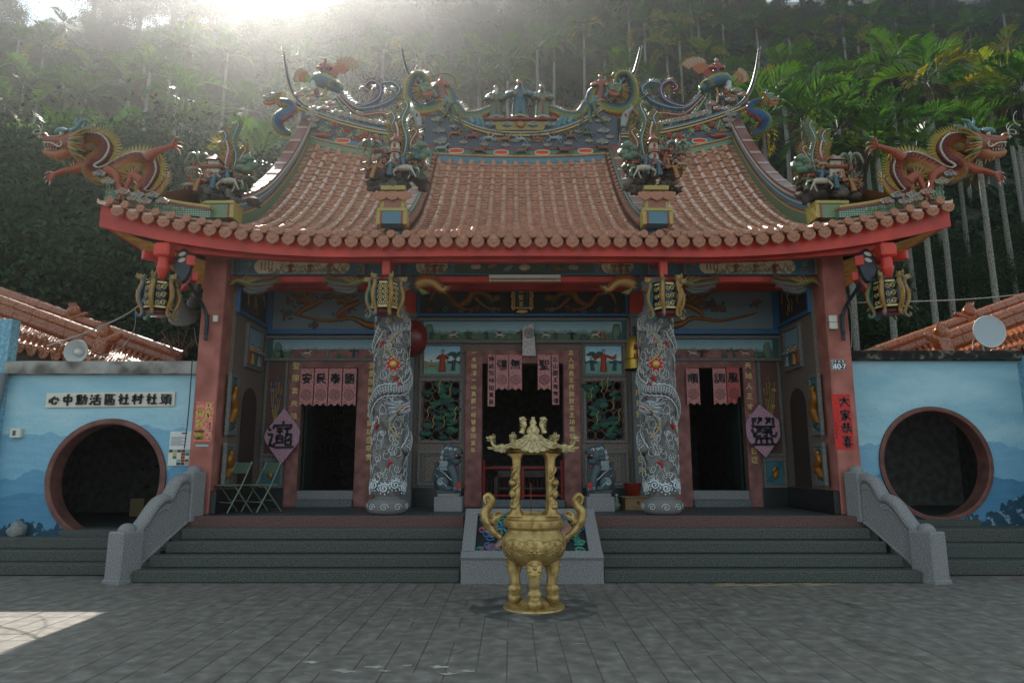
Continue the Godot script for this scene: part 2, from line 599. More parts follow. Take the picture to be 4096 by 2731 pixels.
func person_shape(q:Geo,at:Vector3,h:float,robe:Color,lean:=0.0,arm:=0.3) ->void:
	var k:=q.col
	q.col=robe
	q.tube([at,at+Vector3(lean*0.3,h*0.35,0),at+Vector3(lean*0.6,h*0.62,0),at+Vector3(lean,h*0.78,0)],[h*0.17,h*0.13,h*0.14,h*0.07],7)
	for s in [-1.0,1.0]:
		q.tube([at+Vector3(lean*0.8+s*h*0.1,h*0.72,0),at+Vector3(lean+s*h*(0.16+arm*0.3),h*0.58,h*0.06),at+Vector3(lean+s*h*(0.06+arm*0.6),h*(0.5+arm*0.3),h*0.13)],[h*0.06,h*0.065,h*0.045],6)
	q.col=L("#c99b78")
	q.ball(at+Vector3(lean,h*0.87,0.01),Vector3(h*0.065,h*0.08,h*0.07),8,5)
	q.col=L("#22201f")
	q.ball(at+Vector3(lean,h*0.935,0),Vector3(h*0.075,h*0.05,h*0.075),7,4)
	q.col=k
func horse_shape(q:Geo,at:Vector3,s:float,body:Color,face:=1.0,rider:=Color(0,0,0,0)) ->void:
	var k:=q.col
	var f:=Vector3(face,1,1)*s
	q.col=body
	q.tube([at+Vector3(-0.5,0.62,0)*f,at+Vector3(-0.2,0.66,0)*f,at+Vector3(0.2,0.64,0)*f,at+Vector3(0.45,0.72,0)*f],[0.15*s,0.19*s,0.18*s,0.15*s],8)
	q.tube([at+Vector3(0.4,0.72,0)*f,at+Vector3(0.62,0.98,0.02)*f,at+Vector3(0.72,1.08,0.03)*f],[0.14*s,0.09*s,0.08*s],7)
	q.tube([at+Vector3(0.68,1.1,0.03)*f,at+Vector3(0.98,0.96,0.05)*f],[0.09*s,0.05*s],6)
	for l in [[-0.45,0.1,-0.62,0.28,-0.75,0.03],[-0.4,-0.1,-0.38,0.3,-0.25,0.02],[0.38,0.1,0.62,0.36,0.5,0.1],[0.4,-0.1,0.72,0.42,0.9,0.22]]:
		q.tube([at+Vector3(l[0],0.58,l[1])*f,at+Vector3(l[2],l[3],l[1])*f,at+Vector3(l[4],l[5],l[1])*f],[0.1*s,0.055*s,0.045*s],5)
	q.tube([at+Vector3(-0.6,0.68,0)*f,at+Vector3(-0.85,0.62,0)*f,at+Vector3(-0.95,0.35,0)*f],[0.05*s,0.07*s,0.02*s],5)
	if rider.a>0.0:
		person_shape(q,at+Vector3(0,0.6,0)*f,0.95*s,rider,0.1*face*s,0.6)
	q.col=k
func frieze(parent:Node,x0:float,x1:float,y0:float,y1:float,d:float,n:int,seed_:int) ->void:
	frame(parent,"frieze_frame",M.trim_grey,x0-0.06,x1+0.06,y0-0.06,y1+0.06,d-0.07,0.06,0.1)
	var nz:=FastNoiseLite.new()
	nz.seed=seed_; nz.frequency=2.2
	if not M.has("frieze_scene"):
		printed("frieze_scene",paint(256,64,func(x,y):
			var hz:=0.62+nz.get_noise_2d(x*9.0,2.0)*0.10
			var c:=Color("#6f99a6").lerp(Color("#a9bcba"),clampf(y/0.6+nz.get_noise_2d(x*5,y*20)*0.4,0,1))
			if y>hz:c=Color("#3f5f4c").lerp(Color("#6f7a55"),clampf(nz.get_noise_2d(x*40,y*12)+0.4,0,1))
			elif y>hz-0.14+nz.get_noise_2d(x*22,9)*0.1:c=Color("#6f9490")
			return c))
	add(picture(V(x0,y0,d),V(x1,y0,d),V(x1,y1,d),V(x0,y1,d)),"frieze_scene",M.frieze_scene,parent)
	var r:=RandomNumberGenerator.new()
	r.seed=seed_
	var robes:=["#7c3328","#2f4a63","#3d5a44","#a86f3c","#7a7f86","#27303a","#93483a"]
	var dx:=(x1-x0)/(n+1)
	for s in [-1.0,1.0]:
		var q:=g()
		q.col=L("#2e5a55")
		q.span(V((x0 if s<0 else x1),y0,d-0.012),V((x0 if s<0 else x1)-s*0.09,y1,d-0.002))
		add(q,"end_block",M.matt,parent)
		q=g()
		q.col=L("#5c7a63")
		q.ball(V((x0 if s<0 else x1)-s*0.19,y0+(y1-y0)*0.4,d-0.01),Vector3(0.08,(y1-y0)*0.45,0.03),8,6,Basis(),0.15,seed_)
		add(q,"rock",M.matt,parent)
	for i in n:
		var x:=x0+dx*(i+1)+r.randf_range(-0.3,0.3)*dx
		var q:=g()
		var h:=(y1-y0)*r.randf_range(0.40,0.52)
		if i % 4==2:
			horse_shape(q,V(x,y0+0.03,d-0.03),h*0.6,L(["#c9c2b4","#8a5a3a"][i % 2]),1.0 if r.randf()>0.5 else -1.0,L(robes[r.randi() % 7]))
			add(q,"relief_rider",M.matt,parent)
		elif i % 3==1:
			q.col=L(["#4f6b4f","#6d7a55","#3f6460"][r.randi() % 3])
			q.ball(V(x,y0+h*0.3,d-0.01),Vector3(h*0.35,h*0.3,0.04),8,5,Basis(),0.2,i)
			q.ball(V(x+h*0.35,y0+h*0.2,d-0.01),Vector3(h*0.25,h*0.2,0.03),8,5,Basis(),0.2,i+3)
			add(q,"relief_bush",M.matt,parent)
		else:
			person_shape(q,V(x,y0+0.02,d-0.03),h,L(robes[r.randi() % 7]),r.randf_range(-0.05,0.05),r.randf_range(0.1,0.9))
			add(q,"relief_figure",M.matt,parent)
func mid_panels(s:float,bw:Node) ->void:
	var d:=12.6
	var a:=s*1.84 if s<0 else s*1.16
	var b:=s*1.16 if s<0 else s*1.84
	if not M.has("picture_scene"):
		var nz:=FastNoiseLite.new()
		nz.seed=4; nz.frequency=3.0
		printed("picture_scene",paint(96,80,func(x,y):
			var c:=Color("#7fb3cc").lerp(Color("#d5e2dc"),clampf(y*1.8+nz.get_noise_2d(x*3,y*8)*0.5,0,1))
			if y>0.55+nz.get_noise_2d(x*6,1)*0.12:c=Color("#8fb0a0").lerp(Color("#4f8278"),clampf(nz.get_noise_2d(x*8,y*10)+0.5,0,1))
			return c))
	add(picture(V(a,3.21,d-0.015),V(b,3.21,d-0.015),V(b,3.73,d-0.015),V(a,3.73,d-0.015)),"tile_picture",M.picture_scene,bw)
	var q:=g()
	person_shape(q,V((a+b)/2,3.25,d-0.02),0.42,L("#9c3b2e"),0.01,0.25 if s<0 else 0.8)
	add(q,"relief_figure",M.matt,bw)
	q=g()
	person_shape(q,V((a+b)/2+0.2,3.27,d-0.02),0.25,L("#2c4a5e"),0.03,0.7)
	add(q,"relief_figure",M.matt,bw)
	if s>0:
		q=g()
		person_shape(q,V((a+b)/2-0.2,3.27,d-0.02),0.25,L("#2c4a5e"),-0.03,0.7)
		add(q,"relief_figure",M.matt,bw)
	else:
		q=g()
		horse_shape(q,V((a+b)/2-0.2,3.27,d-0.02),0.16,L("#b08a56"),-1.0)
		add(q,"relief_deer",M.matt,bw)
	q=g()
	var tx:=(a+b)/2+(0.24 if s<0 else -0.16)
	q.col=L("#4a3a2c")
	q.tube([V(tx,3.4,d-0.02),V(tx+0.02,3.55,d-0.02)],0.012,5)
	q.col=L("#2f5a4c")
	for k in 5:q.ball(V(tx-0.1+0.05*k,3.57+0.03*sin(k*2.1),d-0.02),Vector3(0.07,0.03,0.02),7,4,Basis(),0.2,k)
	add(q,"relief_tree",M.matt,bw)
	for i in 4:
		for j in 6:
			q=g()
			q.col=L("#5c433a")
			var cx:=a+0.085+0.17*i
			var cy:=2.08+0.18*j
			var ring:=[]
			for k in 13:ring.append(V(cx+0.085*cos(TAU*k/12),cy+0.09*sin(TAU*k/12),d-0.012))
			q.tube(ring,0.016,4)
			add(q,"lattice_ring",M.matt,bw)
	var r:=RandomNumberGenerator.new()
	r.seed=17+int(s)
	for i in 26:
		q=g()
		q.col=L(["#20453c","#2b5548","#1d3d3a","#2f5e45"][i % 4])
		var at:=V(a+0.05+r.randf()*0.58,2.04+0.99*(i+r.randf())/26.0,d-0.04)
		for k in 3:
			q.ball(at+Vector3(r.randf_range(-0.06,0.06),r.randf_range(-0.03,0.03),k*0.008),Vector3(0.085,0.045,0.02),7,4,Basis(Vector3.BACK,r.randf_range(-0.5,0.5)),0.25,i+k)
		add(q,"carved_foliage",M.matt,bw)
	for i in 6:
		q=g()
		q.col=L("#b5924e")
		var x:=a+0.08+0.1*i
		var y:=2.15+0.75*r.randf()
		q.tube(curve([V(x,y,d-0.07),V(x+0.03,y+0.08,d-0.075),V(x+0.01,y+0.16,d-0.075),V(x+0.05,y+0.24,d-0.07)],3),0.008,4)
		add(q,"carved_stem",M.matt,bw)
	frame(bw,"inner_moulding",M.pier_grey,a+0.02,b-0.02,1.24,1.74,d-0.02,0.03,0.03)
	q=g()
	q.col=L("#5e4038")
	q.span(V(s*4.41,1.76,d-0.012),V(s*4.73,3.45,d-0.002))
	add(q,"flower_panel",M.matt,bw)
	q=g()
	q.col=L("#a98a4a")
	for k in 5:q.tube(curve([V(s*4.55,2.25,d-0.02),V(s*(4.5+0.03*k),2.6,d-0.02),V(s*(4.46+0.05*k),2.95+0.1*(k % 3),d-0.02)],3),0.008,4)
	add(q,"carved_stem",M.matt,bw)
	for k in 7:
		q=g()
		q.col=L(["#39507a","#5a6f96","#5a5478"][k % 3] if s<0 else ["#7a4a3a","#a98a4a","#5f6a44"][k % 3])
		q.ball(V(s*(4.47+0.03*(k*5 % 7)),2.5+0.1*k,d-0.025),Vector3(0.04,0.04,0.02),7,4,Basis(),0.25,k)
		add(q,"carved_flower",M.matt,bw)
	q=g()
	q.col=L("#a8863f")
	q.t=Transform3D(Basis(),V(s*4.55,2.08,d-0.02))
	q.lathe([Vector2(0.05,0),Vector2(0.085,0.06),Vector2(0.09,0.12),Vector2(0.05,0.17),Vector2(0.06,0.2)],12)
	add(q,"carved_vase",M.gilt,bw)
	q=g()
	q.col=L("#3a6a72")
	q.span(V(s*4.42,1.2,d-0.012),V(s*4.72,1.61,d-0.002))
	add(q,"plaque",M.matt,bw)
	q=g()
	q.col=L("#2f5a66")
	for k in 4:q.tube(flat_at(spiral(Vector2(s*(4.5+0.05*k),1.28+0.09*k),0.07,1.2,k),d-0.02),0.01,5)
	add(q,"carved_ribbon",M.matt,bw)
	q=g()
	q.col=L("#c9a24f")
	q.ball(V(s*4.58,1.37,d-0.03),Vector3(0.05,0.075,0.03),9,6,Basis(Vector3.BACK,-0.3*s))
	q.ball(V(s*4.56,1.47,d-0.03),Vector3(0.03,0.07,0.02),8,5,Basis(Vector3.BACK,-0.6*s))
	add(q,"carved_gourd",M.gilt,bw)
func flat_at(ps:Array,d:float) ->Array:
	var r:=[]
	for p in ps:r.append(Vector3(p.x,p.y,-d))
	return r
func side_panels(s:float,w:Node) ->void:
	var x:=s*4.80
	var turn:=Basis(Vector3(0,0,-1),Vector3.UP,Vector3(-s,0,0)) if s<0 else Basis(Vector3(0,0,-1),Vector3.UP,Vector3(-1,0,0))
	for it in [[10.98,11.34,2.02,3.02,0],[10.98,11.34,1.22,1.90,1],[11.56,12.3,3.20,3.98,2],[11.1,12.5,4.05,4.86,3]]:
		var mm:Material=M.trim_grey if it[4]!=3 else mat("blue_frame",0.5,0,"#235a86")
		var q:=g()
		var d0:float=it[0]; var d1:float=it[1]; var y0:float=it[2]; var y1:float=it[3]
		var e:=0.06
		q.span(V(x,y0,d0),V(x-s*e,y0+0.06,d1),0.006)
		q.span(V(x,y1-0.06,d0),V(x-s*e,y1,d1),0.006)
		q.span(V(x,y0+0.06,d0),V(x-s*e,y1-0.06,d0+0.06),0.006)
		q.span(V(x,y0+0.06,d1-0.06),V(x-s*e,y1-0.06,d1),0.006)
		add(q,"panel_frame",mm,w)
		q=g()
		q.col=L(["#4d7a83","#6a8a92","#7fa0ac","#2b2623"][it[4]])
		q.span(V(x,y0+0.05,d0+0.05),V(x-s*0.015,y1-0.05,d1-0.05))
		add(q,"panel",M.matt,w)
		var dm:=(d0+d1)/2
		var xf:=x-s*0.03
		var r:=RandomNumberGenerator.new()
		r.seed=it[4]*5+int(s)+2
		if it[4]<2:
			q=g()
			q.col=L("#3a5a5c")
			for k in 4:q.ball(V(xf,y0+0.12+0.03*k,d0+0.08+0.07*k),Vector3(0.03,0.07,0.06),7,5,Basis(),0.25,k)
			add(q,"carved_rock",M.matt,w)
			q=g()
			q.col=L("#b58a3c")
			var h:=y1-y0
			q.tube(curve([V(xf,y0+h*0.2,dm-0.06),V(xf-s*0.02,y0+h*0.42,dm+0.05),V(xf-s*0.03,y0+h*0.6,dm-0.05),V(xf-s*0.04,y0+h*0.74,dm+0.02)],4),blend([0.06,0.075,0.06,0.04],13),8,[],Vector3.ZERO,1.0,0.12)
			q.ball(V(xf-s*0.04,y0+h*0.76,dm),Vector3(0.045,0.055,0.05),8,6,Basis(),0.2,3)
			add(q,"carved_beast",M.gilt,w)
			q=g()
			q.col=L("#2e5f56")
			for k in 6:q.ball(V(xf,y1-0.13-0.04*(k % 3),d0+0.08+0.04*k),Vector3(0.02,0.04,0.04),7,4,Basis(),0.2,k)
			add(q,"carved_pine",M.matt,w)
		elif it[4]==2:
			for k in 4:
				q=g()
				person_shape(q,V(xf,y0+0.08,d0+0.12+0.15*k),0.3+0.06*(k % 2),L(["#8a3a2c","#b08040","#3a5668","#8f8f8c"][k]),0.0,0.5)
				add(q,"relief_figure",M.matt,w)
			q=g()
			q.col=L("#3f5a4a")
			for k in 9:q.ball(V(xf,y0+0.1+0.05*(k % 4),d0+0.08+0.07*k),Vector3(0.02,0.09,0.06),7,5,Basis(),0.2,k)
			add(q,"relief_rock",M.matt,w)
		else:
			for k in 16:
				q=g()
				q.col=L("#a8853f")
				var dd:=d0+0.12+(d1-d0-0.24)*r.randf()
				var y:=y0+0.12+(y1-y0-0.35)*r.randf()
				q.tube(curve([V(xf,y,dd),V(xf,y+0.07,dd+0.03),V(xf,y+0.15,dd-0.02),V(xf,y+0.22,dd+0.01)],2),0.006,4)
				add(q,"gilt_twig",M.matt,w)
	var q:=g()
	var poly:=PackedVector2Array()
	poly.append(Vector2(-12.25,1.17)); poly.append(Vector2(-11.6,1.17))
	for k in 9:poly.append(Vector2(-11.925+0.325*cos(PI*k/8),2.55+0.325*sin(PI*k/8)))
	q.t=Transform3D(Basis(Vector3(0,0,1),Vector3.UP,Vector3(-1,0,0)),Vector3(x,0,0))
	q.col=L("#3b2c28")
	if s<0:q.prism(poly,-0.012,-0.02)
	else:q.prism(poly,0.004,0.012)
	add(q,"arched_door",M.matt,w)
func upper_boards(bw:Node,dz:float) ->void:
	mat("blue_frame",0.5,0,"#235a86")
	frame(bw,"board_frame",M.blue_frame,-1.98,1.98,4.28,4.96,dz-0.14,0.05,0.16)
	var q:=g()
	q.col=L("#14161a")
	q.span(V(-1.94,4.32,dz-0.09),V(1.94,4.92,dz))
	add(q,"dragon_board",M.matt,bw)
	var gold:=[L("#b48a3e"),L("#d3ad5c"),L("#a57a33"),L("#8a6a35")]
	for s in [-1.0,1.0]:
		q=g()
		q.t=Transform3D(Basis(Vector3(s,0,0),Vector3.UP,Vector3.BACK),V(s*0.04,4.62,dz-0.115))
		dragon_shape(q,{"line":[1.72,-0.1,1.6,0.12,1.38,0.08,1.2,-0.12,1.0,-0.05,0.9,0.1,0.72,0.12,0.56,0.0],"rad":[0.015,0.035,0.05,0.06,0.06,0.055,0.05,0.04],"cols":gold,"spike":L("#3f7a6c"),"spike_len":0.06,"spike_step":2,"head":[0.5,0.0,PI-0.1,0.19],"legs":[[1.25,-0.08,1.1,-0.2,0.95,-0.22],[0.85,0.02,0.62,-0.18,0.45,-0.2],[1.5,0.1,1.62,0.2,1.75,0.22]],"leg_col":gold[0],"pal":["#b48a3e","#7c2f24","#e8e0cc","#4d8a84"]})
		add(q,"gilt_dragon",M.gilt,bw)
		for k in 5:
			q=g()
			q.col=L(["#2f7a78","#8a3a2c","#3f6a8a"][k % 3])
			q.tube(flat_at(spiral(Vector2(s*(0.55+0.3*k),4.4+0.03*(k % 2)),0.06,1.4,k),dz-0.1),0.012,5)
			add(q,"cloud_scroll",M.matt,bw)
	for s in [-1.0,1.0]:
		frame(bw,"board_frame",M.blue_frame,s*2.38,s*4.78,3.94,4.92,dz-0.14,0.09,0.16)
		q=g()
		q.col=L("#6f7f84")
		q.span(V(s*2.46,4.02,dz-0.07),V(s*4.70,4.84,dz))
		add(q,"painted_board",M.matt,bw)
		q=g()
		q.col=L("#a8823a")
		q.tube(flat_at(curve(flat2([s*2.5,4.1,s*2.9,4.12,s*3.2,4.25,s*3.7,4.2,s*4.2,4.3,s*4.4,4.36]),4),dz-0.09),blend([0.08,0.06,0.035,0.025,0.018,0.01],21),6,[],Vector3.ZERO,1.0,0.2)
		add(q,"gilt_bough",M.gilt,bw)
		var r:=RandomNumberGenerator.new()
		r.seed=41+int(s)
		for k in 9:
			q=g()
			q.col=L(["#7a3f3a","#86504c","#5a3a44"][k % 3])
			var at:=V(s*r.randf_range(2.7,4.5),r.randf_range(4.1,4.7),dz-0.085)
			for j in 5:q.ball(at+Vector3(cos(TAU*j/5),sin(TAU*j/5),0)*0.035,Vector3(0.03,0.03,0.015),6,4)
			add(q,"carved_flower",M.matt,bw)
			q=g()
			q.col=L(["#38504a","#41584c"][k % 2])
			for j in 6:q.ball(at+Vector3(r.randf_range(-0.12,0.12),r.randf_range(-0.1,0.1),0),Vector3(0.05,0.02,0.01),6,4,Basis(Vector3.BACK,r.randf()*3.0))
			add(q,"carved_leaf",M.matt,bw)
		for k in 2:
			q=g()
			var bx:float=s*(3.3 if k==0 else 4.05) if s<0 else s*(3.2 if k==0 else 4.6)
			var by:=4.5
			if s>0 and k==1:continue
			q.col=L("#b58a42")
			q.tube(flat_at(curve(flat2([bx-s*0.3,by+0.08,bx-s*0.1,by,bx+s*0.08,by-0.1,bx+s*0.2,by-0.2]),4),dz-0.1),blend([0.01,0.06,0.05,0.02],13),7)
			for j in 7:
				q.tube(flat_at(curve(flat2([bx-s*0.05,by,bx+s*(0.02+0.03*j),by+0.12,bx+s*(-0.2+0.1*j),by+0.2+0.01*j]),3),dz-0.1),[0.02,0.02,0.02,0.02,0.016,0.012,0.005],4)
			add(q,"gilt_bird",M.gilt,bw)
			q=g()
			for j in 14:
				q.col=L(["#3f6a58","#7a3f44","#a8823a"][j % 3])
				var an:=PI*j/13.0
				q.tube([V(bx,by+0.02,dz-0.085),V(bx+cos(an)*0.2,by+0.04+sin(an)*0.22,dz-0.085)],[0.008,0.022],4)
			add(q,"tail_fan",M.matt,bw)
func beams() ->void:
	var q:=g()
	q.col=L("#3f6f86")
	q.span(V(-4.86,4.64,10.92),V(4.86,4.93,11.1))
	var lb:=add(q,"lintel_beam",M.matt,T)
	q=g()
	q.span(V(-4.86,4.53,10.94),V(4.86,4.63,11.08),0.01)
	add(q,"under_beam",M.red_dark,T)
	q=g()
	q.span(V(-5.1,5.12,10.6),V(5.1,5.17,12.9))
	add(q,"porch_ceiling",M.red_dark,T)
	for k in 17:
		q=g()
		q.span(V(-4.6+0.575*k-0.04,5.0,11.1),V(-4.6+0.575*k+0.04,5.12,12.6))
		add(q,"joist",M.red_dark,T)
	q=g()
	q.span(V(-4.8,4.72,12.2),V(4.8,4.98,12.38),0.01)
	add(q,"inner_beam",M.red_dark,T)
	for s in [-1.0,1.0]:
		q=g()
		q.span(V(s*2.0,4.0,12.45),V(s*2.36,5.1,12.6))
		add(q,"red_panel",M.red_dark,T)
	var nz:=FastNoiseLite.new()
	nz.seed=8; nz.frequency=2.0
	var scroll:=paint(256,48,func(x,y):
		var c:=Color("#d8cdb2")
		var h1:=0.45+nz.get_noise_2d(x*7,3)*0.5
		var h2:=0.7+nz.get_noise_2d(x*11,8)*0.35
		if x>0.22 and y>h1:c=c.lerp(Color("#7d8275"),0.75*clampf(1.0-(y-h1)*2.2,0,1))
		if x>0.15 and y>h2:c=c.lerp(Color("#5d5648"),0.8*clampf(1.0-(y-h2)*2.5,0.15,1))
		if x<0.2 and x>0.06 and fmod(x*50.0,1.8)<0.7 and y>0.15 and y<0.75 and nz.get_noise_2d(x*300,y*60)>-0.05:c=Color("#3a332c")
		return c)
	printed("scroll",scroll,0.6)
	for it in [[-4.48,-2.88,0],[2.90,4.50,1],[-1.80,-1.26,2],[1.28,1.82,2]]:
		var w:float=it[1]-it[0]
		var y0:=4.665
		var y1:=4.905
		var d:=10.912
		var u:=g()
		var e:=0.09
		var out:=[Vector2(it[0]+e,y0),Vector2(it[1]-e,y0),Vector2(it[1]-0.03,y0+0.05),Vector2(it[1],(y0+y1)/2),Vector2(it[1]-0.03,y1-0.05),Vector2(it[1]-e,y1),Vector2(it[0]+e,y1),Vector2(it[0]+0.03,y1-0.05),Vector2(it[0],(y0+y1)/2),Vector2(it[0]+0.03,y0+0.05)]
		var fp:=[]
		for p in out:fp.append(V(p.x,p.y,d))
		fp.reverse()
		u.face(fp)
		out.reverse()
		for p in out:u.uv.append(Vector2((p.x-it[0])/w,1.0-(p.y-y0)/(y1-y0)))
		add(u,"painted_cartouche",M.scroll,lb)
		if it[2]!=2 or true:
			for k in 3:
				var f:=g()
				person_shape(f,V(it[0]+w*(0.38+0.2*k),y0+0.01,d-0.006),0.19,L(["#8a4038","#7a6a4a","#8a7a5a"][(k+it[2]) % 3]),0.01,0.3)
				f.t=Transform3D()
				add(f,"painted_figure",M.matt,lb)
	q=g()
	q.col=L("#4a5a58")
	q.span(V(-1.15,4.67,10.905),V(1.15,4.90,10.918))
	add(q,"painted_panel",M.matt,lb)
	for k in 7:
		q=g()
		q.col=L(["#b8a89a","#8f5a60","#6a7f86","#bfb7a2","#4f6a55","#7a5a3a","#9a9384"][k])
		q.ball(V(-0.8+0.27*k,4.78+0.03*sin(k*2.0),10.9),Vector3(0.1,0.05,0.012),8,4,Basis(Vector3.BACK,0.4*sin(k)),0.2,k)
		add(q,"painted_motif",M.matt,lb)
	for s in [-1.0,1.0]:
		for x0 in [4.50,2.30,1.90]:
			for k in 4:
				q=g()
				q.col=L(["#2f6a5a","#6a3a4a","#35507a","#7a8a6a"][k])
				if x0==4.50:q.span(V(s*(4.72+0.033*k),4.65,10.90),V(s*(4.75+0.033*k),4.92,10.915))
				elif x0==2.30:q.span(V(s*(2.55+0.033*k),4.65,10.90),V(s*(2.58+0.033*k),4.92,10.915))
				else:q.span(V(s*(1.95+0.033*k),4.65,10.90),V(s*(1.98+0.033*k),4.92,10.915))
				add(q,"painted_stripe",M.matt,lb)
		for x0 in [4.6,2.76,1.2]:
			for k in 4:
				q=g()
				q.col=L(["#5f9a8a","#a85a6a","#6a86b8","#8fae7a"][k])
				q.tube(flat_at(spiral(Vector2(s*x0+0.045*(k % 2),4.72+0.11*(k/2)),0.045,1.5,k*1.3),10.912),0.007,4)
				add(q,"painted_scroll",M.matt,lb)
func hall_inside() ->void:
	var q:=g()
	q.span(V(-4.8,0.78,12.9),V(4.8,0.81,18.6))
	add(q,"hall_floor",M.granite_floor,T)
	q=g()
	q.span(V(-4.8,4.6,12.9),V(4.8,4.7,18.6))
	add(q,"hall_ceiling",M.dark_room,T)
	q=g()
	q.span(V(-5.1,0.8,18.6),V(5.1,4.7,18.8))
	add(q,"hall_back",M.dark_room,T)
	for s in [-1.0,1.0]:
		q=g()
		q.span(V(s*4.8,0.0,12.6),V(s*5.1,5.2,18.8))
		add(q,"hall_side",M.dark_room,T)
		q=g()
		q.span(V(s*1.9,0.8,13.6),V(s*2.1,4.6,16.0))
		add(q,"partition",M.dark_room,T)
		for k in 2:
			q=g()
			q.col=L("#20302e")
			var x:float=s*(3.03 if k==0 else 4.1)
			q.span(V(x-0.02,1.1,12.95),V(x+0.02,3.3,13.5),0.005)
			add(q,"door_leaf",M.matt,T)
func steps() ->void:
	var lab:=["grey washed stone steps between the carved ramp and the balustrade with folding chairs above","grey washed stone steps beside the carved ramp below the poster pillar"]
	for k in 2:
		var s:=-1.0 if k==0 else 1.0
		var o:=thing("stone_steps",lab[k],"steps",V(s*3.0,0,10.0),"steps up to the porch")
		for i in 4:
			var q:=g()
			var xo:=5.30-0.085*i
			var d:=9.55+0.25*i
			var a:=V(s*xo,0.16*i,d)
			var b:=V(-0.90 if s<0 else 1.03,0.16*(i+1),d+(0.25 if i<3 else 0.24))
			q.t=Transform3D(Basis(),-o.position)
			q.span(a,b,0.018)
			q.span(V(s*xo,0.0,d+0.23),V(b.x,0.16*(i+1)-0.02,10.52))
			add(q,"step",M.steps,o)
func balustrade(s:float) ->void:
	var o:=thing("balustrade","carved stone balustrade with round knobs beside the folding chairs" if s<0 else "carved stone balustrade with round knobs below the red poster","balustrade",V(s*5.47,0,9.64),"stair balustrades")
	var turn:=atan2(0.42*-s,0.98)
	o.rotation.y=turn*-1.0 if false else -turn
	var q:=g()
	q.box(Vector3(0,0.335,0.0),Vector3(0.30,0.67,0.34),Basis(),0.02)
	q.box(Vector3(0,0.02,0.0),Vector3(0.33,0.06,0.37),Basis(),0.01)
	var post:=add(q,"lower_post",M.granite,o)
	q=g()
	q.ball(Vector3(0,0.66,0),Vector3(0.12,0.115,0.12),16,8)
	add(q,"knob",M.granite,post)
	q=g()
	q.box(Vector3(0,1.08,-1.05),Vector3(0.26,0.74,0.26),Basis(),0.02)
	post=add(q,"upper_post",M.granite,o)
	q=g()
	q.ball(Vector3(0,1.44,-1.05),Vector3(0.11,0.11,0.11),16,8)
	add(q,"knob",M.granite,post)
	var top:=curve(flat2([-0.16,0.60,0.06,0.64,0.22,0.78,0.40,1.02,0.52,1.10,0.60,1.10,0.66,1.20,0.74,1.33,0.86,1.38,0.95,1.33]),4)
	var poly:=PackedVector2Array()
	for p in top:poly.append(p)
	poly.append(Vector2(0.95,0.70)); poly.append(Vector2(0.80,0.62)); poly.append(Vector2(0.1,0.10)); poly.append(Vector2(-0.16,0.05))
	q=g()
	q.t=Transform3D(Basis(Vector3(0,0,-1),Vector3.UP,Vector3(1,0,0)),Vector3.ZERO)
	q.prism(poly,-0.075,0.075)
	add(q,"slab",M.granite,o)
	q=g()
	var pts:=[]
	for p in top:pts.append(Vector3(0,p.y-0.03,-p.x))
	q.tube(pts,0.075,8,[],Vector3.RIGHT,1.7)
	add(q,"coping",M.granite,o)
	q=g()
	pts=[]
	for p in top.slice(4):pts.append(Vector3(0,p.y-0.17,-p.x+0.03))
	q.tube(pts,0.03,6,[],Vector3.RIGHT,3.4)
	add(q,"moulding",M.granite,o)
	q=g()
	q.tube([Vector3(0,0.16,-0.12),Vector3(0,0.72,-0.92)],0.035,6,[],Vector3.RIGHT,3.0)
	add(q,"moulding",M.granite,o)
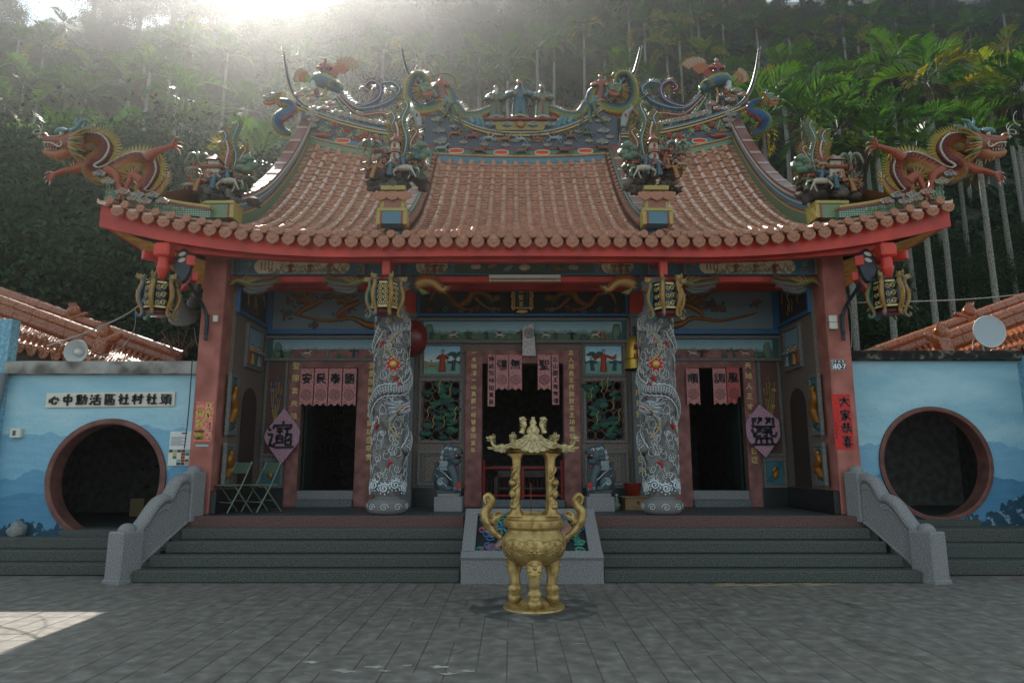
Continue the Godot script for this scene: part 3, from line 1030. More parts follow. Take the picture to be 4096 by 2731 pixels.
func ramp() ->void:
	var x0:=0.07
	var o:=thing("carved_ramp","sloping carved dragon slab in a granite frame behind the incense burner","carving",V(x0,0,9.5))
	var hw:=0.955
	var up:=Vector2(1.0,0.56).normalized()
	var deep:=Vector3(0,up.y,-up.x)
	var nor:=Vector3(0,up.x,up.y)
	var tb:=Basis(Vector3.RIGHT,deep,nor)
	var q:=g()
	q.face([Vector3(-hw,0,0),Vector3(-hw,0.335,0),Vector3(hw,0.335,0),Vector3(hw,0,0)])
	for s in [-1.0,1.0]:
		q.face([Vector3(s*hw,0,0),Vector3(s*hw,0.335,0),Vector3(s*hw,0.90,-1.02),Vector3(s*hw,0,-1.02)])
	q.face([Vector3(-hw,0.9,-1.02),Vector3(hw,0.9,-1.02),Vector3(hw,0.0,-1.02),Vector3(-hw,0.0,-1.02)])
	add(q,"base_block",M.granite,o)
	q=g()
	var L0:=Vector3(0,0.30,0)
	var len:=1.17
	q.t=Transform3D(tb,L0)
	q.box(Vector3(0,0.075,0.02),Vector3(hw*2+0.01,0.15,0.06),Basis(),0.008)
	q.box(Vector3(0,len-0.06,0.02),Vector3(hw*2+0.01,0.12,0.06),Basis(),0.008)
	for s in [-1.0,1.0]:
		q.box(Vector3(s*(hw-0.09),len/2,0.02),Vector3(0.18,len-0.24,0.06),Basis(),0.008)
	add(q,"granite_frame",M.granite,o)
	q=g()
	q.t=Transform3D(tb,L0)
	q.col=L("#22282a")
	q.box(Vector3(0,len/2,-0.05),Vector3(1.6,0.95,0.03))
	add(q,"relief_field",M.matt,o)
	var r:=RandomNumberGenerator.new()
	r.seed=77
	for i in 96:
		q=g()
		q.t=Transform3D(tb,L0)
		q.col=L(["#3f9a8e","#4a7fc0","#8a6aa8","#b06a8a","#5fb0a0","#3f6fae"][i % 6])
		var at:=Vector2(r.randf_range(-0.72,0.72),0.2+0.85*r.randf())
		var ps:=[]
		for p in spiral(at,r.randf_range(0.06,0.11),1.3,r.randf()*TAU,9):ps.append(Vector3(p.x,p.y,-0.02))
		q.tube(ps,0.02,5)
		add(q,"carved_cloud",M.glaze,o)
	q=g()
	q.t=Transform3D(tb,L0)
	var cols:=[L("#b98a7a"),L("#8f7a86"),L("#6f8a9a"),L("#9aa0a0"),L("#b07f78"),L("#c9a090")]
	q.tube(curve([Vector3(-0.5,0.3,-0.01),Vector3(-0.25,0.5,0.02),Vector3(0.05,0.35,0.02),Vector3(0.35,0.4,0.02),Vector3(0.5,0.65,0.02),Vector3(0.2,0.85,0.02),Vector3(-0.2,0.8,0.01)],6),blend([0.03,0.09,0.11,0.11,0.1,0.09,0.06],37),8,cols,Vector3.ZERO,1.0,0.1)
	add(q,"carved_dragon",M.glaze,o)
# roof
const EAVE:=9.95
const RUN:=4.05
func roof_y(x:float,s:float) ->float:
	var a:=absf(x)
	var up:=0.60*pow(clampf((a-2.4)/4.2,0.0,1.2),2.1)
	var top:=0.42*pow(clampf((a-2.1)/2.65,0.0,1.4),2.0)+0.08*pow(minf(a,2.0)/2.0,2.0)
	return 4.95+3.08*(0.47*s+0.53*s*s)+up*pow(1.0-s,2.0)+top*s*s
func roof_p(x:float,s:float,lift:=0.0) ->Vector3:
	var e:=0.01
	var n:=Vector3(0,RUN*2*e,roof_y(x,s+e)-roof_y(x,s-e)).normalized()
	return V(x,roof_y(x,s),EAVE+RUN*s)+n*lift
func tile_frame(x:float,s:float,lift:float) ->Transform3D:
	var up:=(roof_p(x,s+0.01)-roof_p(x,s-0.01)).normalized()
	var nz:=Vector3.RIGHT.cross(up).normalized()
	return Transform3D(Basis(Vector3.RIGHT,up,nz),roof_p(x,s,lift))
func half_pipe(r0:float,r1:float,len:float,hollow:bool) ->Geo:
	var q:=g()
	var k:=6
	for j in k+1:
		var an:=PI*j/k
		for e in 2:
			var r:=r0 if e==0 else r1
			q.put(Vector3(cos(an)*r,len*e,(sin(an) if not hollow else -sin(an)*0.42)*r+(0.026*(1-e) if hollow else 0.0)),Vector3(cos(an),0,sin(an)) if not hollow else Vector3(-cos(an)*0.5,0.1,1))
	for j in k:
		q.ix.append_array([j*2,j*2+1,j*2+2,j*2+2,j*2+1,j*2+3])
	for j in k:
		var a:=PI*j/k
		var b:=PI*(j+1)/k
		var z:=1.0 if not hollow else -0.42
		var up:=0.026 if hollow else 0.0
		q.face([Vector3(cos(a)*r0,0,sin(a)*z*r0+up),Vector3(cos(b)*r0,0,sin(b)*z*r0+up),Vector3(cos(b)*r0,0,sin(b)*z*r0-0.03),Vector3(cos(a)*r0,0,sin(a)*z*r0-0.03)])
	return q
func petal(w:float,h:float) ->PackedVector2Array:
	var p:=PackedVector2Array()
	for k in [[-1.0,0.0],[-0.96,-0.35],[-0.8,-0.62],[-0.55,-0.78],[-0.25,-0.86],[0.0,-1.0],[0.25,-0.86],[0.55,-0.78],[0.8,-0.62],[0.96,-0.35],[1.0,0.0],[0.5,0.1],[-0.5,0.1]]:
		p.append(Vector2(k[0]*w,k[1]*h))
	return p
func roof() ->void:
	var rf:=Node3D.new()
	rf.name="roof"
	T.add_child(rf)
	var cover:=half_pipe(0.062,0.056,0.285,false)
	var pan:=half_pipe(0.098,0.098,0.20,true)
	var cover_m:Array=[]
	var pan_m:Array=[]
	for t in [0.82,0.92,1.0,1.06]:
		var a:=g(); a.col=Color(t,t*0.98,t*0.97); join(a,cover,Transform3D()); cover_m.append(a.mesh())
		var b:=g(); b.col=Color(t,t*0.98,t*0.97); join(b,pan,Transform3D()); pan_m.append(b.mesh())
	var more_c:=g()
	var more_p:=g()
	var r:=RandomNumberGenerator.new()
	r.seed=5
	var nrow:=18
	var nc:=0
	var np:=0
	var xs:=[]
	for i in range(-28,28):
		xs.append((i+0.5)*0.24)
	for row in nrow:
		for x in xs:
			var a:=absf(x)
			if a>6.58 or (a>4.6 and row>2) or (a>1.92 and a<2.16 and row>1):continue
			if a>5.4 and row>1:continue
			var xf:=tile_frame(x,(row+0.0)/nrow,0.035+r.randf_range(-0.004,0.004))
			if nc<300:
				var o:=put_mesh(cover_m[r.randi() % 4],"cover_tile",M.tile,rf)
				o.transform=xf
				nc+=1
			else:
				var t:float=[0.82,0.92,1.0,1.06][r.randi() % 4]
				more_c.col=Color(t,t*0.98,t*0.97)
				join(more_c,cover,xf)
	var prow:=34
	for row in prow:
		for x0 in xs:
			var x:float=x0+0.12
			var a:=absf(x)
			if a>6.58 or (a>4.6 and row>4) or (a>1.85 and a<2.2 and row>3):continue
			if a>5.4 and row>2:continue
			var xf:=tile_frame(x,(row+0.0)/prow,0.045)
			if np<300:
				var o:=put_mesh(pan_m[r.randi() % 4],"pan_tile",M.tile,rf)
				o.transform=xf
				np+=1
			else:
				var t:float=[0.82,0.92,1.0,1.06][r.randi() % 4]
				more_p.col=Color(t,t*0.98,t*0.97)
				join(more_p,pan,xf)
	add(more_c,"upper_cover_tiles",M.tile,rf,"stuff")
	add(more_p,"upper_pan_tiles",M.tile,rf,"stuff")
	var disc:=g()
	disc.t=Transform3D(Basis(Vector3.RIGHT,Vector3(0,0,1),Vector3(0,-1,0)),Vector3.ZERO)
	disc.lathe([Vector2(0.0,0.028),Vector2(0.016,0.027),Vector2(0.023,0.016),Vector2(0.037,0.021),Vector2(0.048,0.014),Vector2(0.059,0.022),Vector2(0.066,0.014),Vector2(0.066,-0.02)],14)
	var disc_m:=disc.mesh()
	var drip:=g()
	drip.prism(petal(0.10,0.14),-0.012,0.012,0.012)
	drip.ball(Vector3(0,-0.05,0.022),Vector3(0.028,0.028,0.014),8,5)
	for m in [-1.0,1.0]:
		var sp:=[]
		for p in spiral(Vector2(m*0.05,-0.045),0.026,1.2,0.0,8,m):sp.append(Vector3(p.x,p.y,0.022))
		drip.tube(sp,0.006,4)
	var drip_m:=drip.mesh()
	for x in xs:
		if absf(x)>6.58:continue
		var o:=put_mesh(disc_m,"eave_disc",M.tile_matt,rf)
		o.transform=Transform3D(Basis(Vector3.RIGHT,-0.12),roof_p(x,0.0,0.055)+Vector3(0,0.0,0.03))
		if absf(x+0.12)>6.58:continue
		o=put_mesh(drip_m,"drip_tile",M.tile_matt,rf)
		o.transform=Transform3D(Basis(Vector3.BACK,r.randf_range(-0.05,0.05))*Basis(Vector3.RIGHT,0.1),roof_p(x+0.12,0.0,0.02)+Vector3(0,-0.045,0.012))
	var q:=g()
	var nx:=56
	for i in 13:
		for j in nx+1:
			var s:=i/12.0
			var lim:=lerpf(6.62,4.8,smoothstep(0.0,0.17,s))
			var x:=-lim+2*lim*j/nx
			q.put(roof_p(x,s,0.0),Vector3(0,0.8,0.6))
	for i in 12:
		for j in nx:
			var a:=i*(nx+1)+j
			q.ix.append_array([a,a+nx+1,a+1,a+1,a+nx+1,a+nx+2])
	add(q,"roof_boarding",M.tile_matt,rf)
	q=g()
	for i in 13:
		for j in 21:
			var s:=i/12.0
			var lim:=lerpf(6.62,4.8,smoothstep(0.0,0.17,s))
			var x:=-lim+2*lim*j/20.0
			var p:=roof_p(x,s)
			q.put(V(p.x,p.y,2.0*(EAVE+RUN)+p.z),Vector3(0,0.8,-0.6))
	for i in 12:
		for j in 20:
			var a:=i*21+j
			q.ix.append_array([a,a+1,a+21,a+1,a+22,a+21])
	add(q,"rear_slope",M.tile_matt,rf)
	for s in [-1.0,1.0]:
		q=g()
		for i in 13:
			for j in 5:
				var dd:=EAVE+2.0*RUN*i/12.0
				var inner:=EAVE+RUN+(dd-EAVE-RUN)*0.86
				var f:=j/4.0
				var edge:=roof_p(6.58,0.0).y-0.42*(1.0-pow(absf(i-6.0)/6.0,2.0))
				q.put(V(s*lerpf(6.60,4.8,f),edge+f*(0.35+0.3*f),lerpf(dd,inner,f)),Vector3(s*0.5,0.8,0))
		for i in 12:
			for j in 4:
				var a:=i*5+j
				q.ix.append_array([a,a+1,a+5,a+1,a+6,a+5])
		add(q,"side_skirt",M.tile_matt,rf)
		q=g()
		var poly:=PackedVector2Array()
		for i in 11:
			var p:=roof_p(4.78,0.12+0.88*i/10.0)
			poly.append(Vector2(p.z,p.y))
		for i in 11:
			var p:=roof_p(4.78,1.0-0.88*i/10.0)
			poly.append(Vector2(-2.0*(EAVE+RUN)-p.z,p.y))
		q.t=Transform3D(Basis(Vector3(0,0,1),Vector3.UP,Vector3(-1,0,0)),Vector3(s*4.78,0,0))
		q.prism(poly,-0.05,0.05)
		add(q,"gable",M.red_dark,rf)
	eaves(rf)
	ridges(rf)
func ribbon(q:Geo,x0:float,x1:float,lo:Callable,hi:Callable,d0:float,d1:float,n:=24) ->void:
	for k in n:
		var a:=lerpf(x0,x1,float(k)/n)
		var b:=lerpf(x0,x1,float(k+1)/n)
		var al:float=lo.call(a); var ah:float=hi.call(a); var bl:float=lo.call(b); var bh:float=hi.call(b)
		q.face([V(a,al,d0),V(a,ah,d0),V(b,bh,d0),V(b,bl,d0)])
		q.face([V(b,bl,d1),V(b,bh,d1),V(a,ah,d1),V(a,al,d1)])
		q.face([V(a,ah,d0),V(a,ah,d1),V(b,bh,d1),V(b,bh,d0)])
		q.face([V(a,al,d1),V(a,al,d0),V(b,bl,d0),V(b,bl,d1)])
	for x in [x0,x1]:
		q.face([V(x,lo.call(x),d0),V(x,hi.call(x),d0),V(x,hi.call(x),d1),V(x,lo.call(x),d1)])
func eaves(rf:Node) ->void:
	var eh:=func(x):return roof_y(x,0.0)
	var q:=g()
	ribbon(q,-6.58,6.58,func(x):return eh.call(x)-0.245-0.12*pow(absf(x)/6.6,2),func(x):return eh.call(x)-0.02,10.06,10.12,60)
	add(q,"eave_fascia",M.red_paint,rf)
	var mid:=func(x):return 5.11+(roof_y(x,0.0)-4.95)*0.55
	q=g()
	ribbon(q,-5.62,5.62,func(x):return mid.call(x)-0.44,func(x):return mid.call(x)-0.30,10.24,10.36,40)
	add(q,"eave_purlin",M.red_paint,rf)
	for k in 15:
		var x:=-5.6+0.8*k
		q=g()
		var y:float=mid.call(x)-0.30
		q.span(V(x-0.045,y,10.12),V(x+0.045,y+0.09,10.9),0.008)
		add(q,"rafter",M.red_paint,rf)
		q=g()
		q.col=L("#d8a24a")
		q.span(V(x-0.025,y+0.012,10.112),V(x+0.025,y+0.06,10.119))
		add(q,"rafter_mark",M.matt,rf)
	q=g()
	for i in 2:
		for j in 41:
			var x:=-6.56+13.12*j/40.0
			q.put(V(x if i==0 else clampf(x,-5.25,5.25),eh.call(x)-0.22 if i==0 else 4.95+0.05*absf(x)/6.6,10.13 if i==0 else 11.2),Vector3(0,-1,0.3))
	for j in 40:
		q.ix.append_array([j,j+1,j+41,j+1,j+42,j+41])
	add(q,"soffit",M.yellow_plaster,rf)
	for s in [-1.0,1.0]:
		q=g()
		q.face([V(s*6.56,eh.call(6.56)-0.33,10.1),V(s*6.4,5.0,13.6),V(s*5.2,4.8,13.6),V(s*5.2,4.85,10.9)])
		add(q,"soffit",M.yellow_plaster,rf)
		q=g()
		ribbon(q,0,1,func(_x):return 0.0,func(_x):return 0.3,0,0.05,1)
		for k in q.v.size():
			var p:=q.v[k]
			q.v[k]=V(s*(6.56-p.x*0.14+p.z),eh.call(6.56)-0.34+p.y-p.x*0.2,10.08+p.x*3.6)
		add(q,"side_fascia",M.red_paint,rf)
		q=g()
		q.box(V(s*5.53,4.78,10.06),Vector3(0.24,0.22,0.24),Basis(),0.03)
		q.t=Transform3D(Basis(),V(s*5.53,4.42,10.06))
		q.lathe([Vector2(0.0,-0.12),Vector2(0.03,-0.12),Vector2(0.06,-0.05),Vector2(0.095,0.06),Vector2(0.10,0.10),Vector2(0.085,0.12),Vector2(0.085,0.26)],8)
		add(q,"hanging_post",M.red_paint,rf)
		q=g()
		var bz:=Basis(Vector3.UP,s*-0.62)
		q.box(V(s*5.36,4.62,10.4),Vector3(0.12,0.16,0.95),bz,0.01)
		add(q,"bracket_arm",M.red_dark,rf)
		q=g()
		q.box(V(s*5.30,4.40,10.45),Vector3(0.10,0.14,0.85),bz,0.01)
		add(q,"bracket_arm",M.red_dark,rf)
		q=g()
		q.box(V(s*5.62,4.72,10.3),Vector3(0.1,0.14,0.7),Basis(Vector3.UP,s*0.7),0.01)
		add(q,"bracket_arm",M.red_paint,rf)
		q=g()
		q.box(V(s*2.16,4.62,10.3),Vector3(0.13,0.34,0.13),Basis(),0.015)
		add(q,"hanging_post",M.red_paint,rf)
		q=g()
		q.box(V(s*2.16,4.8,10.65),Vector3(0.1,0.12,0.7),Basis(),0.01)
		add(q,"bracket_arm",M.red_dark,rf)
func beads(q:Geo,x0:float,x1:float,y:Callable,d:float,step:float,size:Vector3) ->void:
	var n:=int((x1-x0)/step)
	for k in n:
		var x:=x0+(k+0.5)*step
		q.box(V(x,y.call(x),d),size)
func ridges(rf:Node) ->void:
	var dz:=14.0
	var tile_top:=func(x):return roof_y(x,1.0)
	for part in 3:
		var x0:float=[-2.12,-4.86,2.18][part]
		var x1:float=[2.12,-2.18,4.86][part]
		var top:Callable
		if part==0:top=func(x):return 8.74+1.10*pow(absf(x)/2.25,2.5)
		else:top=func(x):return 8.70+0.62*pow(clampf((absf(x)-2.0)/2.75,0,2),1.9)
		var rn:=Node3D.new()
		rn.name="ridge"
		rf.add_child(rn,true)
		var names:=["mosaic_foot","red_line","yellow_line","vent_band","red_line","mosaic_field","yellow_trim","red_trim","black_trim","teal_cap"]
		var cols:=["#5d9cb8","#a33a2e","#c9b85e","#5f8f80","#9c3229","#5a6672","#cfc26a","#8c3a30","#2b2f38","#3d7f9c"]
		if part>0:
			cols[0]="#86ad88"; cols[3]="#5d93ad"
		var hs:=[0.12,0.025,0.03,0.13,0.035]
		var dd:=[13.93,13.92,13.915,13.95,13.93,13.97,13.92,13.94,13.935,13.92]
		for k in 10:
			var lo:Callable
			var hi:Callable
			if k<5:
				var a:=0.0
				for j in k:a+=hs[j]
				var b:float=a+hs[k]
				lo=func(x):return tile_top.call(x)-0.04+a
				hi=func(x):return tile_top.call(x)-0.04+b
			elif k==5:
				lo=func(x):return tile_top.call(x)+0.30
				hi=func(x):return top.call(x)-0.12
			else:
				var a:float=[-0.12,-0.085,-0.06,-0.015][k-6]
				var b:float=[-0.085,-0.06,-0.015,0.02][k-6]
				lo=func(x):return top.call(x)+a
				hi=func(x):return top.call(x)+b
			var ext:=0.12 if k>5 else 0.0
			var q:=g()
			q.col=L(cols[k])
			var xa:=x0-(ext if part!=2 else 0.0)
			var xb:=x1+(ext if part!=1 else 0.0)
			ribbon(q,xa,xb,lo,hi,dd[k],14.14,28)
			add(q,names[k],M.glaze if k!=5 else mosaic(),rn)
		var q:=g()
		q.col=L("#e6e2d8")
		beads(q,x0,x1,func(x):return top.call(x)-0.038,13.925,0.045,Vector3(0.032,0.03,0.03))
		add(q,"white_beads",M.glaze,rn,"stuff")
		var vents:=[-1.42,-0.44,0.46,1.40] if part==0 else ([-3.9,-2.75] if part==1 else [2.75,3.9])
		for x in vents:
			var y:float=tile_top.call(x)+0.20
			q=g()
			q.col=L("#ece6d4")
			var ring:=[]
			for j in 19:
				var an:=TAU*j/18
				ring.append(V(x+clampf(cos(an)*1.35,-1,1)*0.15,y+sin(an)*0.055,13.935))
			q.tube(ring,0.017,5,[],Vector3.ZERO,1.0,0.2)
			var vt:=add(q,"vent_ring",M.glaze,rn)
			q=g()
			q.col=L("#d8412a")
			var poly:=PackedVector2Array()
			for j in 16:poly.append(Vector2(x+clampf(cos(TAU*j/16)*1.35,-1,1)*0.14,y+sin(TAU*j/16)*0.05))
			q.prism(poly,-13.945,-13.94)
			add(q,"vent_back",M.matt,vt)
		ridge_relief(rn,part,top,tile_top)
		for s in [-1.0,1.0]:
			if part==1 and s>0 or part==2 and s<0:continue
			var bx:float=2.2 if part==0 else 4.75
			var ps:Array
			if part==0:ps=[V(s*2.1,top.call(2.1)-0.06,13.95),V(s*2.32,top.call(2.3),13.95),V(s*2.5,10.1,13.95),V(s*2.62,10.48,13.95),V(s*2.68,10.78,13.95)]
			else:ps=[V(s*4.6,top.call(4.6)-0.06,13.95),V(s*4.9,top.call(4.9)+0.04,13.95),V(s*5.1,9.75,13.95),V(s*5.24,10.2,13.95),V(s*5.34,10.75,13.95)]
			q=g()
			q.col=L("#2c2f38")
			q.tube(curve(ps,6),blend([0.045,0.045,0.036,0.026,0.008],25),6)
			var tip:=add(q,"ridge_tip",M.glaze,rn)
			q=g()
			q.col=L("#dcd8cf")
			for p in curve(ps,9):q.ball(p+Vector3(s*0.035,0.0,0.035),Vector3(0.016,0.016,0.016),5,3)
			add(q,"white_beads",M.glaze,tip,"stuff")
	descending_ridges(rf)
func mosaic() ->Material:
	return mat("mosaic",0.35,0,"#ffffff",paint(128,128,func(x,y):return Color("#e2e2e6") if fmod(x*16,1.0)>0.16 and fmod(y*16,1.0)>0.16 else Color("#6b6460")),0.6)
func cloud_shape(q:Geo,at:Vector3,s:float,body:Color,hand:=1.0,rim:=Color(0.75,0.74,0.7)) ->void:
	var k:=q.col
	for l in [[-0.55,0.0,0.32],[0.0,0.16,0.42],[0.52,0.0,0.30],[0.0,-0.12,0.4]]:
		q.col=body
		q.ball(at+Vector3(l[0]*s*hand,l[1]*s,0),Vector3(l[2]*s,l[2]*s*0.75,0.09*s+0.012),10,5)
	q.col=rim
	for l in [[-0.55,0.0,0.28,0.5],[0.0,0.14,0.36,2.2],[0.52,0.0,0.26,3.8]]:
		var ps:=[]
		for p in spiral(Vector2(l[0]*hand,l[1])*s,l[2]*s,1.5,l[3],12,hand):ps.append(at+Vector3(p.x,p.y*0.8,0.09*s+0.012))
		q.tube(ps,0.035*s+0.002,4)
	var out:=[]
	for j in 15:
		var an:=PI*j/14.0
		out.append(at+Vector3(cos(an)*0.88*s,sin(an)*(0.42+0.12*sin(an*5.0))*s,0.03))
	q.tube(out,0.035*s+0.002,4)
	q.col=k
func ridge_relief(rn:Node,part:int,top:Callable,tile_top:Callable) ->void:
	var r:=RandomNumberGenerator.new()
	r.seed=60+part
	if part==0:
		var cc:=["#7d99a6","#b58a86","#6f93b4","#a4a08c","#8a9a88","#b49a94"]
		for k in 18:
			var x:=-1.95+3.9*k/17.0
			var lo:float=tile_top.call(x)+0.34
			var hi:float=top.call(x)-0.2
			var q:=g()
			cloud_shape(q,V(x,lerpf(lo,hi,0.18 if k % 2 else 0.82),13.955),0.10,L(cc[k % 6]),1.0 if k % 2 else -1.0)
			add(q,"cloud",M.glaze,rn)
		for s in [-1.0,1.0]:
			for k in 4:
				var q:=g()
				cloud_shape(q,V(s*(1.78+0.03*k),8.48+0.26*k,13.95),0.15,L(cc[(k*2) % 6]),s)
				add(q,"cloud",M.glaze,rn)
		for k in 9:
			var x:=-1.45+2.9*k/8.0
			var y:float=lerpf(tile_top.call(x)+0.33,top.call(x)-0.15,0.30)
			var q:=g()
			horse_shape(q,V(x,y,13.93),0.19,L(["#b8793f","#a0522f","#b5c4c9","#c0803c","#9cc3cf","#a85a34","#93c0d2","#8f6a42","#5f7a58"][k]),1.0 if k<4 else -1.0,L(["#5a4a3a","#8a3a2c","#c9a24f","#3a4a58","#d0b060","#8f8478","#a33a2e","#b0893f","#5c6f50"][k]))
			add(q,"beast_rider",M.glaze,rn)
		for it in [[-1.75,"#9fc0c4"],[-0.92,"#8f5a3f"],[0.0,"#7a7a68"],[0.94,"#8a6046"],[1.78,"#7c5244"]]:
			var q:=g()
			horse_shape(q,V(it[0],tile_top.call(it[0])+0.10,13.9),0.21,L(it[1]),-1.0 if it[0]>0.0 else 1.0)
			add(q,"ridge_animal",M.glaze,rn)
	else:
		var s:=-1.0 if part==1 else 1.0
		for k in 46:
			var x:=s*(2.45+2.0*r.randf())
			var mid:float=(tile_top.call(x)+0.30+top.call(x)-0.12)/2
			var hh:float=(top.call(x)-0.42-tile_top.call(x))*0.42
			var q:=g()
			var at:=V(x,mid+r.randf_range(-1,1)*hh,13.955)
			if k % 6==0:
				q.col=L(["#b8433c","#c96a5c","#e0c9a8"][k % 3])
				for j in 6:q.ball(at+Vector3(cos(TAU*j/6.0)*0.045,sin(TAU*j/6.0)*0.045,0.015),Vector3(0.035,0.035,0.02),6,4)
				q.ball(at+Vector3(0,0,0.03),Vector3(0.03,0.03,0.02),6,4)
				add(q,"ceramic_rose",M.glaze,rn)
			else:
				for j in 5:
					q.col=L(["#8fa05a","#5f8fae","#b5b06a","#6f9a6a","#cfc07a"][(k+j) % 5])
					var an:=TAU*j/5.0+k
					q.ball(at+Vector3(cos(an)*0.055,sin(an)*0.045,0.0),Vector3(0.045,0.02,0.014),6,4,Basis(Vector3.BACK,an))
				add(q,"ceramic_leaf",M.glaze,rn)
		for k in 4:
			var q:=g()
			cloud_shape(q,V(s*(4.62-0.05*(k % 2)),tile_top.call(4.6)+0.38+0.13*k,13.94),0.15,L(["#9fb4b8","#b59a92","#8fa4b4","#a8a49a"][k]),s)
			add(q,"cloud",M.glaze,rn)
		for x in [s*4.35,s*3.35]:
			var q:=g()
			q.col=L("#b8604a")
			q.tube([V(x-s*0.2,tile_top.call(x)+0.2,13.92),V(x,tile_top.call(x)+0.21,13.9),V(x+s*0.14,tile_top.call(x)+0.22,13.92)],[0.02,0.06,0.03],7)
			q.cone(V(x-s*0.18,tile_top.call(x)+0.2,13.92),V(x-s*0.28,tile_top.call(x)+0.3,13.92),0.03)
			add(q,"ceramic_fish",M.glaze,rn)
func sweep_side(x:float,s0:float,s1:float,y0:float,y1:float,w0:float,w1:float,n:=22) ->Geo:
	var q:=g()
	for k in n:
		var a:=roof_p(x,lerpf(s0,s1,float(k)/n))
		var b:=roof_p(x,lerpf(s0,s1,float(k+1)/n))
		for e in [w0,w1]:
			var sd:=-1.0 if e==w0 else 1.0
			var f:=[a+Vector3(e,y0,0),a+Vector3(e,y1,0),b+Vector3(e,y1,0),b+Vector3(e,y0,0)]
			if sd>0:f.reverse()
			q.face(f)
		q.face([a+Vector3(w0,y1,0),b+Vector3(w0,y1,0),b+Vector3(w1,y1,0),a+Vector3(w1,y1,0)])
	var e0:=roof_p(x,s0)
	q.face([e0+Vector3(w0,y0,0),e0+Vector3(w0,y1,0),e0+Vector3(w1,y1,0),e0+Vector3(w1,y0,0)])
	return q
func descending_ridges(rf:Node) ->void:
	for s in [-1.0,1.0]:
		var rn:=Node3D.new()
		rn.name="descending_ridge"
		rf.add_child(rn,true)
		var k:=0
		for it in [["mosaic_wall","#86a57c",-0.02,0.22,0.12],["yellow_line","#cdbb5c",0.22,0.25,0.135],["red_line","#a8443a",0.25,0.28,0.125],["blue_band","#4f93b4",0.28,0.37,0.105],["white_line","#d5d2c9",0.37,0.40,0.12],["blue_band","#3f7da0",0.40,0.47,0.11],["white_line","#d8d5cc",0.47,0.50,0.14],["coping","#93504a",0.50,0.56,0.11]]:
			var q:=sweep_side(s*4.74,0.13,1.02,it[2],it[3],-it[4],it[4])
			for j in q.c.size():q.c[j]=L(it[1])
			add(q,it[0],mosaic() if k==0 else M.glaze,rn)
			k+=1
		for j in 9:
			var q:=g()
			q.col=L("#e0ddd5")
			q.t=tile_frame(s*4.74,0.17+0.095*j,0.0)
			q.t.origin=roof_p(s*4.74,0.17+0.095*j)+Vector3(0,0.565,0)
			q.box(Vector3.ZERO,Vector3(0.22,0.025,0.012))
			q.box(Vector3(0,0.05,0),Vector3(0.22,0.025,0.012))
			add(q,"coping_joint",M.glaze,rn)
		rn=Node3D.new()
		rn.name="descending_ridge"
		rf.add_child(rn,true)
		k=0
		for it in [["mosaic_wall","#5f8aa6",-0.02,0.14,0.10],["yellow_line","#c5b86a",0.14,0.17,0.115],["verge_wall","#7a8f96",0.17,0.30,0.085],["green_edge","#6fa596",0.30,0.34,0.135],["coping","#93605a",0.34,0.37,0.10]]:
			var q:=sweep_side(s*2.05,0.13,1.02,it[2],it[3],-it[4],it[4])
			for j in q.c.size():q.c[j]=L(it[1])
			add(q,it[0],mosaic() if k==0 else M.glaze,rn)
			k+=1
		for e in [-1.0,1.0]:
			for j in 26:
				var q:=g()
				q.col=Color(0.82,0.8,0.8)
				var p:=roof_p(s*2.05,0.15+0.034*j)+Vector3(e*0.11,0.22,0)
				q.tube([p,p+Vector3(e*0.09,-0.035,0)],[0.06,0.066],8)
				add(q,"verge_tile",M.tile_matt,rn)
		for j in 8:
			var q:=g()
			q.col=L("#e4e1d9")
			q.t=tile_frame(s*2.05,0.17+0.1*j,0.0)
			q.t.origin=roof_p(s*2.05,0.17+0.1*j)+Vector3(0,0.375,0)
			q.box(Vector3.ZERO,Vector3(0.2,0.022,0.012))
			q.box(Vector3(0,0.05,0),Vector3(0.2,0.022,0.012))
			add(q,"coping_joint",M.glaze,rn)
		var q:=g()
		q.col=L("#a9b8be")
		q.tube(curve([V(s*2.2,8.72,13.7),V(s*2.24,8.92,13.7),V(s*2.31,9.06,13.7),V(s*2.41,9.15,13.7),V(s*2.38,9.22,13.7)],4),blend([0.06,0.085,0.06,0.035,0.015],17),8)
		q.col=L("#a8372c")
		q.ball(V(s*2.25,8.95,13.63),Vector3(0.03,0.05,0.03),8,5)
		add(q,"bird_finial",M.glaze,rf)
		rn=Node3D.new()
		rn.name="corner_ridge"
		rf.add_child(rn,true)
		var base:=func(x):return roof_y(x,0.0)+0.04+0.16*smoothstep(6.7,4.8,absf(x))
		var crest:=func(x):return base.call(x)+0.12+0.34*pow(clampf((absf(x)-5.0)/1.58,0,1),2.3)
		var a:float=minf(s*4.92,s*6.58)
		var b:float=maxf(s*4.92,s*6.58)
		q=g()
		q.col=L("#8fb493")
		ribbon(q,a,b,base,crest,10.16,10.44,18)
		add(q,"mosaic_wall",mosaic(),rn)
		q=g()
		q.col=L("#a8503f")
		ribbon(q,a,b,crest,func(x):return crest.call(x)+0.035,10.14,10.46,18)
		add(q,"red_line",M.glaze,rn)
		q=g()
		q.col=L("#cdbd5e")
		ribbon(q,a,b,func(x):return crest.call(x)+0.035,func(x):return crest.call(x)+0.075,10.13,10.47,18)
		add(q,"yellow_line",M.glaze,rn)
		for j in 26:
			q=g()
			q.col=L(["#a4c4a2","#7fa688","#98b890"][j % 3])
			var x:float=s*(5.35+0.049*j)
			for m in 3:
				var y:float=base.call(x)+0.09+0.1*m
				if y<crest.call(x)-0.03:q.ball(V(x,y,10.155),Vector3(0.026,0.045,0.012),6,4)
			if q.v.size():add(q,"scale_row",M.glaze,rn)
